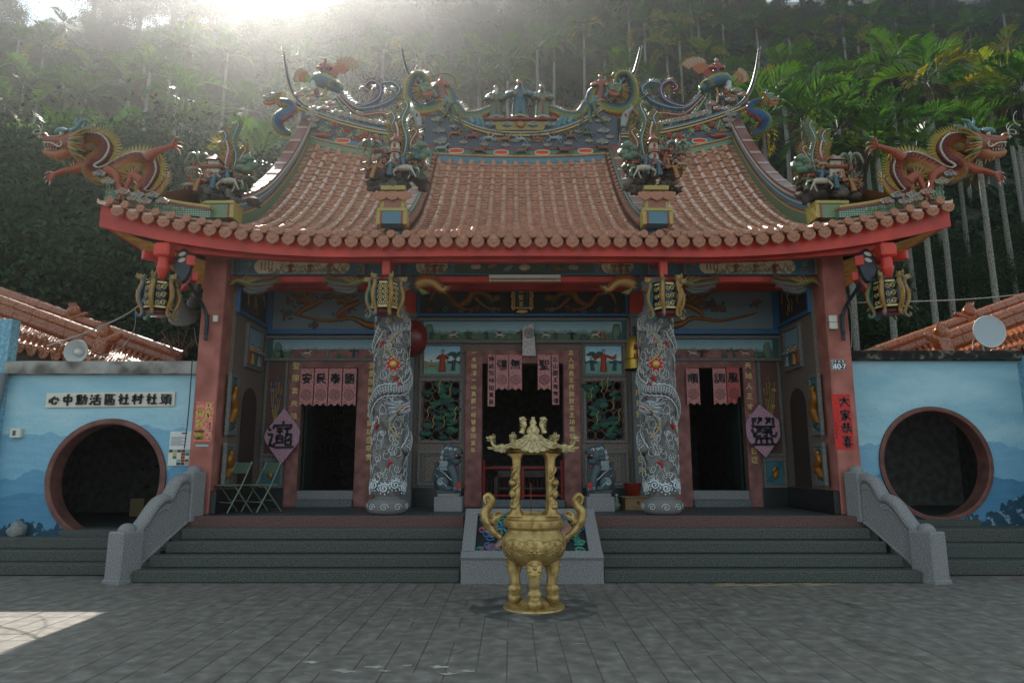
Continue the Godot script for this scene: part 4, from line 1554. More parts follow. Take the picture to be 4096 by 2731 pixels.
# ceramic beasts of the roof
func around(hexes:Array,n:=16) ->Array:
	var r:=[]
	for j in n:
		var f:=(1.0-sin(TAU*j/n))*0.5
		r.append(L(hexes[clampi(int(acos(clampf(1.0-2.0*f,-1,1))/PI*hexes.size()),0,hexes.size()-1)]))
	return r
func dragon_shape(q:Geo,d:Dictionary,with_head:=true) ->void:
	if not d.has("line"):
		dragon_legs(q,d,0.1)
		return
	var ctl:=flat(d.line)
	if d.has("zs"):
		for k in ctl.size():ctl[k].z=d.zs[k]
	var ps:=curve(ctl,7)
	var rs:=blend(d.rad,ps.size())
	q.tube(ps,rs,d.cols.size(),d.cols,Vector3.BACK,1.0,0.07)
	var keep:=q.col
	var sgn:float=d.get("back",1.0)
	if d.get("scales",true) and rs.max()>0.055:
		var nside:=14
		for k in range(1,ps.size()-1):
			var tg:Vector3=(ps[k+1]-ps[k-1]).normalized()
			var sd:=(Vector3.BACK-tg*tg.z).normalized()
			var up:=sd.cross(tg)
			var step:float=ps[k].distance_to(ps[k+1])
			for h in 2:
				var p:Vector3=ps[k].lerp(ps[k+1],0.5*h)
				for j in nside:
					var an:=TAU*(j+0.5*((k*2+h) % 2))/nside
					var o:=sd*cos(an)+up*sin(an)
					var w:Vector3=(up*cos(an)-sd*sin(an))*rs[k]*0.2
					var c:Color=d.cols[int(round(an/TAU*d.cols.size())) % d.cols.size()]
					var v:=0.8+0.5*float((k*7+j*5+h*3) % 8)/8.0
					q.col=Color(c.r*v,c.g*v,c.b*v)
					var b:Vector3=p+o*rs[k]
					q.face([b-tg*step*0.5,b+w,b+tg*step*0.45+o*rs[k]*0.13,b-w])
	var spike_step:int=d.get("spike_step",2)
	var sl:float=d.get("spike_len",0.09)
	q.col=d.spike
	for k in range(1,ps.size()-2,spike_step):
		for h in (2 if d.get("dense",false) else 1):
			var p:Vector3=ps[k].lerp(ps[k+1],0.5*h)
			var tg:Vector3=(ps[k+1]-ps[k-1]).normalized()
			var up:=Vector3.BACK.cross(tg).normalized()*sgn
			var l:float=sl*clampf(rs[k]/rs[rs.size()/3],0.45,1.0)
			q.cone(p+up*rs[k]*0.85,p+up*(rs[k]+l)+tg*l*0.35*d.get("sweep",1.0),maxf(l*0.16,0.007),4)
	if d.has("belly"):
		q.col=d.belly
		for k in range(2,ps.size()-6):
			var tg:Vector3=(ps[k+1]-ps[k-1]).normalized()
			var up:=Vector3.BACK.cross(tg).normalized()*sgn
			var a:=[]
			for j in 5:
				var an:=-PI/2+(j-1.2)*0.32
				a.append(ps[k]+(up*sin(an)+Vector3.BACK*cos(an))*rs[k]*1.04)
			q.tube(a,rs[k]*0.07,4)
	if d.has("stripe"):
		q.col=d.stripe
		for k in range(1,ps.size()-3):
			var tg:Vector3=(ps[k+1]-ps[k-1]).normalized()
			var up:=Vector3.BACK.cross(tg).normalized()*sgn
			q.ball(ps[k]+(up*sin(0.85)+Vector3.BACK*cos(0.85))*rs[k]*1.0,Vector3.ONE*rs[k]*0.17,6,4)
	if d.has("legs"):dragon_legs(q,d,rs[rs.size()/2])
	if d.has("fin"):
		var fx:Array=d.fin
		for c in 13:
			var f:=c/12.0
			q.col=d.spike if c % 3 else L("#d9d4c8")
			var b:=Vector3(fx[0],fx[1],0).lerp(Vector3(fx[2],fx[3],0),f)
			var a:=lerpf(fx[4],fx[5],f)
			q.cone(b,b+Vector3(cos(a),sin(a),0)*fx[6]*(0.7+0.5*sin(f*PI)),fx[6]*0.12,4)
	q.col=keep
	if with_head and d.has("head"):
		var hd:Array=d.head
		var t0:=q.t
		var fl:float=d.get("head_flip",1.0)
		q.t=t0*Transform3D(Basis(Vector3.BACK,hd[2])*Basis.from_scale(Vector3(1,fl,1)*hd[3]),Vector3(hd[0],hd[1],d.zs[0] if d.has("zs") else 0.0))
		dragon_head(q,d.pal,d.get("detail",1))
		q.t=t0
func dragon_legs(q:Geo,d:Dictionary,girth:float) ->void:
	for l in d.legs:
		var z:float=girth*(0.7 if d.legs.find(l) % 2==0 else -0.2)
		var lp:=curve(flat(l,1.0,z),4)
		var r0:float=d.get("leg_rad",girth*0.62)
		q.tube(lp,blend([r0,r0*0.75,r0*0.5,r0*0.4],lp.size()),8,[d.leg_col],Vector3.BACK,1.0,0.08)
		var e:Vector3=lp[-1]
		var dir:Vector3=(lp[-1]-lp[-3]).normalized()
		for c in 4:
			var cd:=dir.rotated(Vector3.BACK,-0.9+0.6*c)
			var k1:=e+cd*r0*0.9+Vector3(0,0,0.02*(c-1.5))
			q.col=d.leg_col
			q.tube([e,k1,k1+(cd+Vector3(0,-0.3,0)).normalized()*r0*0.7],[r0*0.3,r0*0.26,r0*0.18],5)
			q.col=L("#d8d0c0")
			q.cone(k1+(cd+Vector3(0,-0.3,0)).normalized()*r0*0.7,k1+(cd*0.9+Vector3(0,-0.6,0)).normalized()*r0*1.4,r0*0.16,5)
		if d.has("tuft"):
			var m:Vector3=lp[lp.size()/2-1]
			for c in 9:
				q.col=d.tuft if c % 2 else d.spike
				var td:=(-dir).rotated(Vector3.BACK,(-1.2+0.22*c)+1.3)
				q.cone(m+td*r0*0.4,m+td*r0*2.1,r0*0.22,4)
func dragon_head(q:Geo,pal:Array,detail:=1) ->void:
	var face:=L(pal[0])
	var mouth:=L(pal[1])
	var white:=L(pal[2])
	var horn:=L(pal[3])
	var mane1:=L(pal[4]) if pal.size()>4 else face
	var mane2:=L(pal[5]) if pal.size()>5 else horn
	var jaw:=L(pal[6]) if pal.size()>6 else face
	q.col=face
	q.ball(Vector3(-0.05,0.04,0),Vector3(0.30,0.25,0.24),12,8)
	q.tube(curve([Vector3(0.05,0.10,0),Vector3(0.3,0.07,0),Vector3(0.50,0.10,0),Vector3(0.60,0.17,0)],4),blend([0.18,0.14,0.10,0.06],13),9)
	q.col=jaw
	q.tube(curve([Vector3(-0.02,-0.12,0),Vector3(0.22,-0.23,0),Vector3(0.45,-0.22,0),Vector3(0.55,-0.15,0)],4),blend([0.15,0.10,0.085,0.05],13),9)
	q.col=mouth
	q.ball(Vector3(0.26,-0.06,0),Vector3(0.22,0.10,0.115),10,6)
	q.tube(curve([Vector3(0.2,-0.1,0.02),Vector3(0.4,-0.1,0.02),Vector3(0.52,-0.03,0.02)],3),[0.05,0.05,0.05,0.045,0.04,0.03,0.02],6)
	q.col=white
	for k in 5:
		for z in [-0.1,0.1]:
			q.cone(Vector3(0.22+0.075*k,-0.02+0.012*k,z*(1.0-0.08*k)),Vector3(0.23+0.075*k,-0.11,z*(1.0-0.08*k)),0.028,4)
			q.cone(Vector3(0.24+0.065*k,-0.16,z*(0.85-0.08*k)),Vector3(0.24+0.065*k,-0.08,z*(0.85-0.08*k)),0.024,4)
	for z in [-1.0,1.0]:
		q.tube(curve([Vector3(0.55,0.0,0.09*z),Vector3(0.35,-0.02,0.13*z),Vector3(0.18,-0.1,0.16*z),Vector3(0.10,-0.12,0.18*z),Vector3(0.06,-0.05,0.19*z),Vector3(0.1,-0.02,0.19*z)],3),0.018,5)
		q.col=white
		q.ball(Vector3(0.14,0.17,0.17*z),Vector3(0.065,0.055,0.05),9,6)
		q.col=L("#15130f")
		q.ball(Vector3(0.165,0.17,0.205*z),Vector3(0.03,0.032,0.025),7,5)
		q.col=horn
		q.tube(curve([Vector3(0.3,0.22,0.12*z),Vector3(0.16,0.27,0.16*z),Vector3(0.0,0.24,0.2*z)],3),[0.03,0.05,0.06,0.065,0.06,0.05,0.03],6)
		for b in 3:q.ball(Vector3(0.2-0.1*b,0.27+0.015*b,0.1*z),Vector3(0.06,0.045,0.06),7,5)
		q.tube(curve([Vector3(-0.02,0.25,0.1*z),Vector3(-0.16,0.36,0.13*z),Vector3(-0.22,0.5,0.13*z),Vector3(-0.36,0.56,0.13*z)],3),blend([0.055,0.05,0.04,0.015],10),6)
		q.tube([Vector3(-0.17,0.38,0.13*z),Vector3(-0.1,0.5,0.13*z),Vector3(-0.12,0.6,0.13*z)],[0.035,0.028,0.01],5)
		q.col=white
	q.col=face
	q.ball(Vector3(0.60,0.2,0),Vector3(0.06,0.06,0.1),8,5)
	var n:=12+8*detail
	for ring in 2:
		for k in n:
			var an:=TAU*k/n+ring*0.2
			q.col=[mane1,mane2,mane1,jaw][(k+ring) % 4]
			var o:=Vector3(-0.12-0.08*ring,cos(an)*0.24,sin(an)*0.24)
			q.cone(o,o+Vector3(-0.30-0.06*(k % 3),cos(an)*0.24-0.04,sin(an)*0.17),0.045,4)
	q.col=mane1
	for k in 8:
		q.cone(Vector3(0.18+0.05*k,-0.26+0.012*k,0.05*(k % 3-1)),Vector3(0.1+0.05*k,-0.44+0.02*k,0.06*(k % 3-1)),0.03,4)
func curl_feather(q:Geo,ps:Array,w:float,body:Color,fringe:Color,rib:=Color(0.8,0.78,0.72),turns:=0) ->void:
	var c:=curve(ps,8)
	var n:=c.size()
	q.col=body
	q.tube(c,blend([w*0.6,w,w,w*0.8,w*0.4],n),7,[],Vector3.BACK,0.6)
	q.col=rib
	var off:=[]
	for p in c:off.append(p+Vector3(0,0,w*0.62))
	q.tube(off,w*0.16,4)
	q.col=fringe
	for k in range(1,n-1):
		var tg:Vector3=(c[k+1]-c[k-1]).normalized()
		var up:=Vector3.BACK.cross(tg)
		for s in [-1.0,1.0]:
			q.cone(c[k]+up*s*w*0.6,c[k]+up*s*w*2.1+tg*w*0.9,w*0.24,4)
			if k % 2==0:q.cone(c[k]+up*s*w*0.4+Vector3(0,0,w*0.3),c[k]+up*s*w*1.5+tg*w*0.9+Vector3(0,0,w*0.8),w*0.2,4)
func roof_ornaments() ->void:
	corner_dragons()
	ridge_dragons()
	sages()
	phoenixes()
	for s in [-1.0,1.0]:
		mountain_scene(s,4.86,5.62,0.0)
		mountain_scene(s,2.08,5.84,1.0)
func corner_dragons() ->void:
	var k:=0.00195
	var px:=[640,400,700,362,765,372,808,430,792,497,745,545,735,602,790,642,860,620,950,555,1050,508,1135,532,1172,605,1152,690,1115,755,1165,795,1235,755,1285,650]
	var line:=[]
	for i in range(0,px.size(),2):
		line.append((px[i]-1000)*k); line.append((800-px[i+1])*k)
	var rad:=[]
	for r in [45,56,60,62,62,60,60,60,62,66,64,60,56,50,44,36,28,10]:rad.append(r*k)
	var leg:=func(l):
		var o:=[]
		for i in range(0,l.size(),2):
			o.append((l[i]-1000)*k); o.append((800-l[i+1])*k)
		return o
	for s in [-1.0,1.0]:
		var o:=thing("corner_dragon","orange ceramic dragon on the eave corner before the dark broadleaf trees" if s<0 else "orange ceramic dragon on the eave corner before the bare palm trunks","dragon statue",V(s*6.24,5.68,10.13),"dragons on the eave corners")
		o.scale=Vector3(-s,1,1)*1.1
		var q:=g()
		var d:={"line":line,"rad":rad,"cols":around(["#7c2a2c","#7c2a2c","#8a3030","#8f3c30","#b06034","#bf7a38","#c9ae48","#c4b550","#a8352c"]),"spike":L("#c9b45a"),"spike_len":0.135,"spike_step":1,"dense":true,"belly":L("#d8c9b4"),"stripe":L("#d9dcd8"),"sweep":0.6,"zs":[0,0,0,0,0.02,0.04,0.04,0.03,0.0,-0.03,-0.04,-0.03,0,0.02,0.03,0.02,0,0]}
		dragon_shape(q,d,false)
		add(q,"body",M.glaze,o)
		var ld:={"col": "#b4552f"}
		for l in [[715,550,640,600,560,610,480,640],[860,610,930,650,950,720,975,760],[1140,520,1200,470,1260,440,1320,420],[1130,700,1060,650,1030,690,1010,740]]:
			q=g()
			dragon_shape(q,{"spike":L("#c9b45a"),"legs":[leg.call(l)],"leg_col":L(ld.col),"leg_rad":0.082,"tuft":L("#8a3030")},false)
			add(q,"leg",M.glaze,o)
		q=g()
		q.t=Transform3D(Basis(Vector3(-1,0,0),Vector3.UP,Vector3(0,0,1))*Basis(Vector3.BACK,0.05)*Basis.from_scale(Vector3.ONE*0.66),Vector3((565-1000)*k,(800-408)*k,0.05))
		dragon_head(q,["#a85f40","#8c1f1c","#e6e0d2","#6f9fae","#c8b252","#4d7a68","#c08058"],3)
		add(q,"head",M.glaze,o)
		q=g()
		for c in 15:
			var f:=c/14.0
			q.col=L(["#cdb65a","#8a3030","#d8d2c0"][c % 3])
			var b:=Vector3((1235-1000)*k,(800-770)*k,0).lerp(Vector3((1290-1000)*k,(800-640)*k,0),f)
			q.cone(b,b+Vector3(0.03+0.09*sin(f*PI),0.06+0.05*f,0.0),0.02,4)
			q.cone(b,b+Vector3(-0.05*sin(f*PI),0.09,0.02),0.02,4)
		add(q,"tail_fin",M.glaze,o)
		for m in 2:
			q=g()
			q.col=L("#c9cfd0")
			var ps:=[]
			for j in 40:
				var f:=j/39.0
				var c:=Vector3((330-110*f*m-30*f-1000)*k,(800-360+(90+120*m)*f)*k,0.05-0.1*m)
				var a:=f*TAU*2.2
				ps.append(c+Vector3(cos(a),sin(a),sin(a*0.7)*0.3)*0.09*f)
			q.tube(ps,0.0055,4)
			add(q,"whisker",M.glaze,o)
		var cl:=[["#3a5f8a",830,640],["#8f9a84",900,700],["#c0603f",1010,780],["#b58a86",1180,850],["#33608a",1230,805],["#8c3a3a",1310,850],["#a86a5a",1100,830],["#7d9a9a",1120,800]]
		for c in cl:
			q=g()
			cloud_shape(q,Vector3((c[1]-1000)*k,(800-c[2])*k-0.03,0.13),0.11,L(c[0]),1.0)
			add(q,"cloud",M.glaze,o)
func ridge_dragons() ->void:
	for s in [-1.0,1.0]:
		var o:=thing("ridge_dragon","green ceramic dragon with warrior rider on the main ridge, facing the bearded old sage" if s<0 else "green ceramic dragon with warrior rider on the main ridge, facing the black bearded sages","dragon statue",V(s*0.4,8.85,13.98),"dragons on the main ridge")
		o.scale=Vector3(s,1,1)
		var cols:=around(["#8a3a34","#8a3a34","#39507c","#3f5f78","#4f7a5c","#7f9a52","#c8b850","#c8702f","#c2422c"])
		var q:=g()
		dragon_shape(q,{"line":[-0.05,0.40,0.25,0.42,0.55,0.30,0.85,0.28,1.05,0.50,1.13,0.36,1.10,0.08],"rad":[0.06,0.085,0.095,0.10,0.11,0.09,0.03],"cols":cols,"spike":L("#c3ac52"),"spike_len":0.11,"spike_step":1,"stripe":L("#d5d8d8"),"belly":L("#d8a070"),"sweep":-0.2},false)
		add(q,"tail_coil",M.glaze,o)
		q=g()
		dragon_shape(q,{"line":[1.12,0.10,1.08,0.40,1.16,0.82,1.28,0.92],"rad":[0.05,0.09,0.09,0.03],"cols":cols,"spike":L("#c3ac52"),"spike_len":0.10,"spike_step":1,"stripe":L("#d5d8d8"),"back":-1.0},false)
		add(q,"middle_coil",M.glaze,o)
		q=g()
		dragon_shape(q,{"line":[1.30,0.62,1.55,0.45,1.85,0.42,2.06,0.62,2.08,0.95,1.95,1.20,1.78,1.15,1.72,0.95],"rad":[0.09,0.13,0.14,0.14,0.13,0.12,0.11,0.09],"cols":cols,"spike":L("#c3ac52"),"spike_len":0.13,"spike_step":1,"back":-1.0,"belly":L("#d8c9b4"),"zs":[0,0,0,0,0,0.02,0.06,0.1]},false)
		add(q,"neck_coil",M.glaze,o)
		q=g()
		q.t=Transform3D(Basis(Vector3(-0.86,0,0.5),Vector3.UP,Vector3(0.5,0,0.86))*Basis(Vector3.BACK,-0.12)*Basis.from_scale(Vector3.ONE*0.46),Vector3(1.72,0.78,0.16))
		dragon_head(q,["#6f9468","#9c2620","#e4dccb","#8fb4bd","#c3ac52","#4f7f6a","#c9805a"],2)
		add(q,"head",M.glaze,o)
		for l in [[1.2,0.55,1.25,0.3,1.42,0.1],[2.0,0.55,2.2,0.62,2.42,0.75],[0.9,0.35,0.95,0.15,0.85,-0.02]]:
			q=g()
			dragon_shape(q,{"spike":L("#c3ac52"),"legs":[l],"leg_col":L("#6f7a52"),"leg_rad":0.05},false)
			add(q,"leg",M.glaze,o)
		for k in 12:
			q=g()
			var x:=0.38+0.125*k
			var y:=1.10*pow((x+0.4)/2.25,2.5)-0.10
			q.col=L("#5f9fb4") if k % 3 else L("#85b4c0")
			var h:=0.14+0.05*(k % 3)+(0.1 if k in [5,6,7] else 0.0)
			q.tube(curve([Vector3(x-0.1,y,0.0),Vector3(x-0.05,y+h*0.6,0.02),Vector3(x+0.02,y+h,0.03),Vector3(x+0.08,y+h*0.8,0.04),Vector3(x+0.06,y+h*0.6,0.05)],3),blend([0.07,0.07,0.06,0.04,0.02],13),7)
			q.col=L("#b9d0d4")
			for j in 6:q.ball(Vector3(x-0.06+0.028*j,y+h+0.02*sin(j*2.2),0.05),Vector3.ONE*0.018,5,4)
			add(q,"wave",M.glaze,o)
		var rd:=thing("ridge_warrior","ceramic warrior with sash riding the ridge dragon beside the old bearded sage" if s<0 else "ceramic warrior with bow riding the ridge dragon next to the palms","figurine",V(s*(0.4+1.38),9.42,14.0),"warriors riding the ridge dragons")
		rd.scale=Vector3(s,1,1)
		figure(rd,0.72,"#b8603a","#c9a06a",0.5,"#3f7a86")
		q=g()
		q.col=L("#8a6a3a")
		q.tube(curve([Vector3(-0.35,0.35,0.05),Vector3(-0.28,0.6,0.1),Vector3(-0.05,0.68,0.1),Vector3(0.2,0.62,0.06),Vector3(0.3,0.75,0.02)],5),0.018,5)
		add(q,"sash",M.glaze,rd)
func figure(o:Node3D,h:float,robe:String,trim:String,arm:=0.3,sash:="#7a2f2a",beard:="") ->void:
	var q:=g()
	q.col=L(robe)
	var prof:=[]
	for k in 9:
		var f:=k/8.0
		prof.append(Vector2(h*lerpf(0.21,0.13,pow(f,0.6))*(1.0 if k<8 else 0.6),h*0.8*f))
	q.lathe(prof,20,Vector3.ZERO,0,TAU,0.10,7)
	var body:=add(q,"robe",M.glaze,o)
	q=g()
	q.col=L(sash)
	q.lathe([Vector2(h*0.165,h*0.44),Vector2(h*0.172,h*0.47),Vector2(h*0.16,h*0.5)],16)
	q.tube([Vector3(0,h*0.45,h*0.16),Vector3(0.01,h*0.25,h*0.19),Vector3(0.0,h*0.08,h*0.215)],[0.02*h,0.03*h,0.035*h],5)
	add(q,"sash",M.glaze,body)
	q=g()
	q.col=L(trim)
	q.lathe([Vector2(h*0.215,0.0),Vector2(h*0.222,h*0.03),Vector2(h*0.2,h*0.06)],20,Vector3.ZERO,0,TAU,0.10,7)
	add(q,"hem",M.glaze,body)
	for s in [-1.0,1.0]:
		q=g()
		q.col=L(robe)*0.95
		q.tube(curve([Vector3(s*h*0.11,h*0.74,0),Vector3(s*h*(0.2+0.1*arm),h*0.60,h*0.04),Vector3(s*h*0.13,h*(0.50+0.1*arm),h*0.16)],4),blend([0.06*h,0.08*h,0.075*h],9),8)
		q.col=L("#c9a080")
		q.ball(Vector3(s*h*0.11,h*(0.50+0.1*arm),h*0.19),Vector3(0.035,0.04,0.035)*h,7,5)
		add(q,"sleeve",M.glaze,o)
	q=g()
	q.col=L("#c9a284")
	q.tube([Vector3(0,h*0.76,0),Vector3(0,h*0.84,0.0)],h*0.04,7)
	q.ball(Vector3(0,h*0.885,0.01),Vector3(0.068,0.085,0.075)*h,12,8)
	q.ball(Vector3(0,h*0.875,h*0.08),Vector3(0.014,0.022,0.02)*h,6,4)
	q.col=L("#1d1917")
	for s in [-1.0,1.0]:
		q.ball(Vector3(s*h*0.027,h*0.895,h*0.074),Vector3(0.014,0.007,0.008)*h,6,4)
	q.col=L("#8c4038")
	q.ball(Vector3(0,h*0.845,h*0.073),Vector3(0.02,0.007,0.008)*h,6,4)
	var hd:=add(q,"head",M.glaze,o)
	q=g()
	q.col=L("#2b2a2c")
	q.ball(Vector3(0,h*0.93,-h*0.01),Vector3(0.078,0.06,0.08)*h,10,6)
	q.ball(Vector3(0,h*0.985,-h*0.01),Vector3(0.035,0.035,0.035)*h,8,5)
	add(q,"cap",M.glaze,hd)
	if beard:
		q=g()
		q.col=L(beard)
		q.tube([Vector3(0,h*0.835,h*0.075),Vector3(0,h*0.72,h*0.12),Vector3(0,h*0.6,h*0.14)],[0.045*h,0.04*h,0.008*h],7)
		add(q,"beard",M.glaze,hd)
func sages() ->void:
	var o:=thing("sage_pedestal","small red table with blue scrolls under the three sages on the ridge","pedestal",V(-0.02,8.72,13.98))
	var q:=g()
	q.col=L("#a8463a")
	q.box(Vector3(0,0.26,0),Vector3(1.62,0.05,0.34),Basis(),0.012)
	add(q,"table_top",M.glaze,o)
	q=g()
	q.col=L("#b0a552")
	q.prism(PackedVector2Array([Vector2(-0.5,0.02),Vector2(0.5,0.02),Vector2(0.62,0.22),Vector2(-0.62,0.22)]),-0.1,0.1)
	add(q,"table_body",M.glaze,o)
	for s in [-1.0,1.0]:
		for k in 2:
			q=g()
			cloud_shape(q,Vector3(s*(0.28+0.36*k),0.13,0.12),0.13,L("#4f8aa0"),s,L("#d0d6d4"))
			add(q,"scroll",M.glaze,o)
	q=g()
	q.col=L("#b8863c")
	q.ball(Vector3(0,0.14,0.12),Vector3(0.1,0.08,0.05),9,6,Basis(),0.2,2)
	add(q,"lion_mask",M.glaze,o)
	var a:=thing("sage_figure","old sage with long white beard and grey robe on the ridge","figurine",V(-0.55,9.02,14.0),"three sages on the ridge")
	figure(a,0.86,"#6f7f6c","#8fb0b4",0.2,"#6a5a3a","#d9dad8")
	a=thing("sage_figure","tallest sage in green and blue robe between two others on the ridge","figurine",V(-0.03,9.02,14.0),"three sages on the ridge")
	figure(a,1.0,"#5f7f86","#c9b08a",0.5,"#2f6f9a","#2b2623")
	a=thing("sage_figure","black bearded sage in pale green robe holding a child on the ridge","figurine",V(0.47,9.02,14.0),"three sages on the ridge")
	figure(a,0.88,"#7d8f74","#b4c4cc",0.4,"#9c4a3a","#2b2623")
func phoenixes() ->void:
	for s in [-1.0,1.0]:
		var o:=thing("ridge_phoenix","ceramic phoenix with curling tail on the sunlit side ridge" if s<0 else "ceramic phoenix with curling blue tail on the side ridge before the palms","phoenix statue",V(s*4.2,9.30,13.98),"phoenixes on the side ridges")
		o.scale=Vector3(s,1,1)
		var q:=g()
		q.col=L("#4f7f7a")
		q.tube(curve([Vector3(-0.2,0.45,0),Vector3(0.1,0.62,0.03),Vector3(0.35,0.66,0.03),Vector3(0.48,0.56,0.05)],5),blend([0.1,0.17,0.15,0.05],16),10,around(["#7a9a52","#9aa84a","#3f6f8a","#3f6f8a","#c9b050"]),Vector3.BACK,1.0,0.1)
		for k in 90:
			var f:=fmod(k*0.381,1.0)
			var an:=k*2.4
			var c:=Vector3(lerpf(-0.15,0.42,f),0.48+0.17*sin(f*2.4),0.03)
			var dv:=Vector3(0,cos(an),sin(an))*(0.07+0.09*sin(f*PI))
			q.col=L(["#7a9a52","#9aa84a","#3f6f8a","#c9b050","#35608a"][k % 5])
			q.cone(c+dv,c+dv*1.12+Vector3(-0.11,-0.02,0),0.028,4)
		var body:=add(q,"body",M.glaze,o)
		q=g()
		q.col=L("#cfd8da")
		q.tube(curve([Vector3(0.4,0.6,0.06),Vector3(0.38,0.42,0.14),Vector3(0.3,0.36,0.16)],4),blend([0.08,0.06,0.07],9),8)
		q.col=L("#a8352c")
		q.ball(Vector3(0.3,0.3,0.18),Vector3(0.05,0.08,0.04),8,5)
		add(q,"head",M.glaze,body)
		for w in [[0.02,0.60,1.75,0.66,0.5],[0.40,0.60,0.45,0.52,0.42]]:
			q=g()
			for layer in 3:
				for k in 9+2*layer:
					var f:=float(k)/(8+2*layer)
					q.col=L([["#a8402f","#c0703a","#c9a88c"],["#8fa04a","#b8803c","#c4a088"]][0 if w[2]>1.0 else 1][layer])*(0.86+0.28*(k % 2))
					var an:float=w[2]+lerpf(-w[4],w[4]*0.8,f)
					var r0:float=w[3]*(0.1+0.26*layer)
					var r1:float=r0+w[3]*(0.30+0.08*sin(f*PI))
					var c:=Vector3(w[0]-0.12*layer*(1.0 if w[2]>1.0 else 0.0),w[1],0.08-0.03*layer)
					var a:=c+Vector3(cos(an),sin(an),0)*r0
					var e:=c+Vector3(cos(an+0.12),sin(an+0.12),0)*r1
					q.tube([a,a.lerp(e,0.6)+Vector3(0,0,0.02),e],[0.022,0.036,0.006],5,[],Vector3.BACK,0.4)
			add(q,"wing",M.glaze,o)
		var tails:=[[[-0.2,0.4,-0.55,0.05,-1.0,0.2,-1.08,0.52,-0.86,0.66,-0.72,0.5,-0.82,0.42],"#35548f","#8a3f34"],[[-0.2,0.32,-0.6,0.0,-1.2,0.12,-1.5,0.42,-1.35,0.62,-1.1,0.6],"#2f6a9a","#4f8a8a"],[[-0.15,0.28,-0.6,-0.14,-1.1,-0.12,-1.5,-0.2,-1.72,-0.02,-1.62,0.16,-1.46,0.08],"#9a4a3c","#a8924a"],[[-0.1,0.25,-0.5,-0.25,-0.9,-0.3,-1.15,-0.42,-1.3,-0.3],"#3f7f6a","#7f9a52"]]
		for t in tails:
			q=g()
			curl_feather(q,flat(t[0]),0.06,L(t[1]),L(t[2]))
			add(q,"tail_feather",M.glaze,o)
		for e in [0.12,0.32]:
			q=g()
			q.col=L("#c9a04f")
			q.tube([Vector3(e,0.5,0.05),Vector3(e+0.03,0.3,0.1),Vector3(e+0.22*(1 if e>0.2 else 0),0.22-0.14*(1 if e<0.2 else 0),0.1)],[0.035,0.025,0.02],6)
			add(q,"leg",M.glaze,o)
		for k in 15:
			q=g()
			var x:=-1.25+0.14*k
			var top:=8.70+0.62*pow(clampf((4.2+x-2.0)/2.75,0,2),1.9)-9.30
			cloud_shape(q,Vector3(x,top+0.10+(0.16*(k % 2) if x>0.0 else 0.0)+(0.1 if x>0.2 else 0.0),0.06),0.13,L(["#b5645a","#5f8fb0","#b58a80","#8f9aa0","#c07a6a"][k % 5]),1.0)
			add(q,"cloud",M.glaze,o)
		var rd:=thing("phoenix_rider","ceramic lady in red robe riding the phoenix in the sun glare" if s<0 else "ceramic lady in red robe riding the phoenix before the palms","figurine",V(s*(4.2+0.18),9.88,13.95),"riders of the side ridge phoenixes")
		figure(rd,0.62,"#a8402f","#c9a07a",0.3,"#3f5f7a")
		var dh:=thing("ridge_end_dragon","blue scaled dragon curl at the ridge end in the glare" if s<0 else "blue scaled dragon curl at the ridge end by the palms","dragon statue",V(s*4.98,8.78,13.5),"dragon curls at the ridge ends")
		dh.scale=Vector3(s,1,1)*0.85
		q=g()
		dragon_shape(q,{"line":[0.22,0.46,0.0,0.44,-0.10,0.26,0.10,0.14,0.26,-0.04,0.16,-0.28,-0.1,-0.40],"rad":[0.08,0.1,0.11,0.14,0.15,0.12,0.05],"cols":around(["#c9b050","#7fa04a","#3f8a9a","#35609a","#35609a","#b8453a"]),"spike":L("#c3ac52"),"spike_len":0.07,"spike_step":1,"back":1.0},false)
		add(q,"body",M.glaze,dh)
		q=g()
		q.t=Transform3D(Basis(Vector3.BACK,-0.05)*Basis.from_scale(Vector3.ONE*0.44),Vector3(0.34,0.50,0.08))
		dragon_head(q,["#7a8f6a","#a8302a","#e4dccb","#8fb4c0","#c3ac52","#7f9a4a","#c9805a"],2)
		add(q,"head",M.glaze,dh)
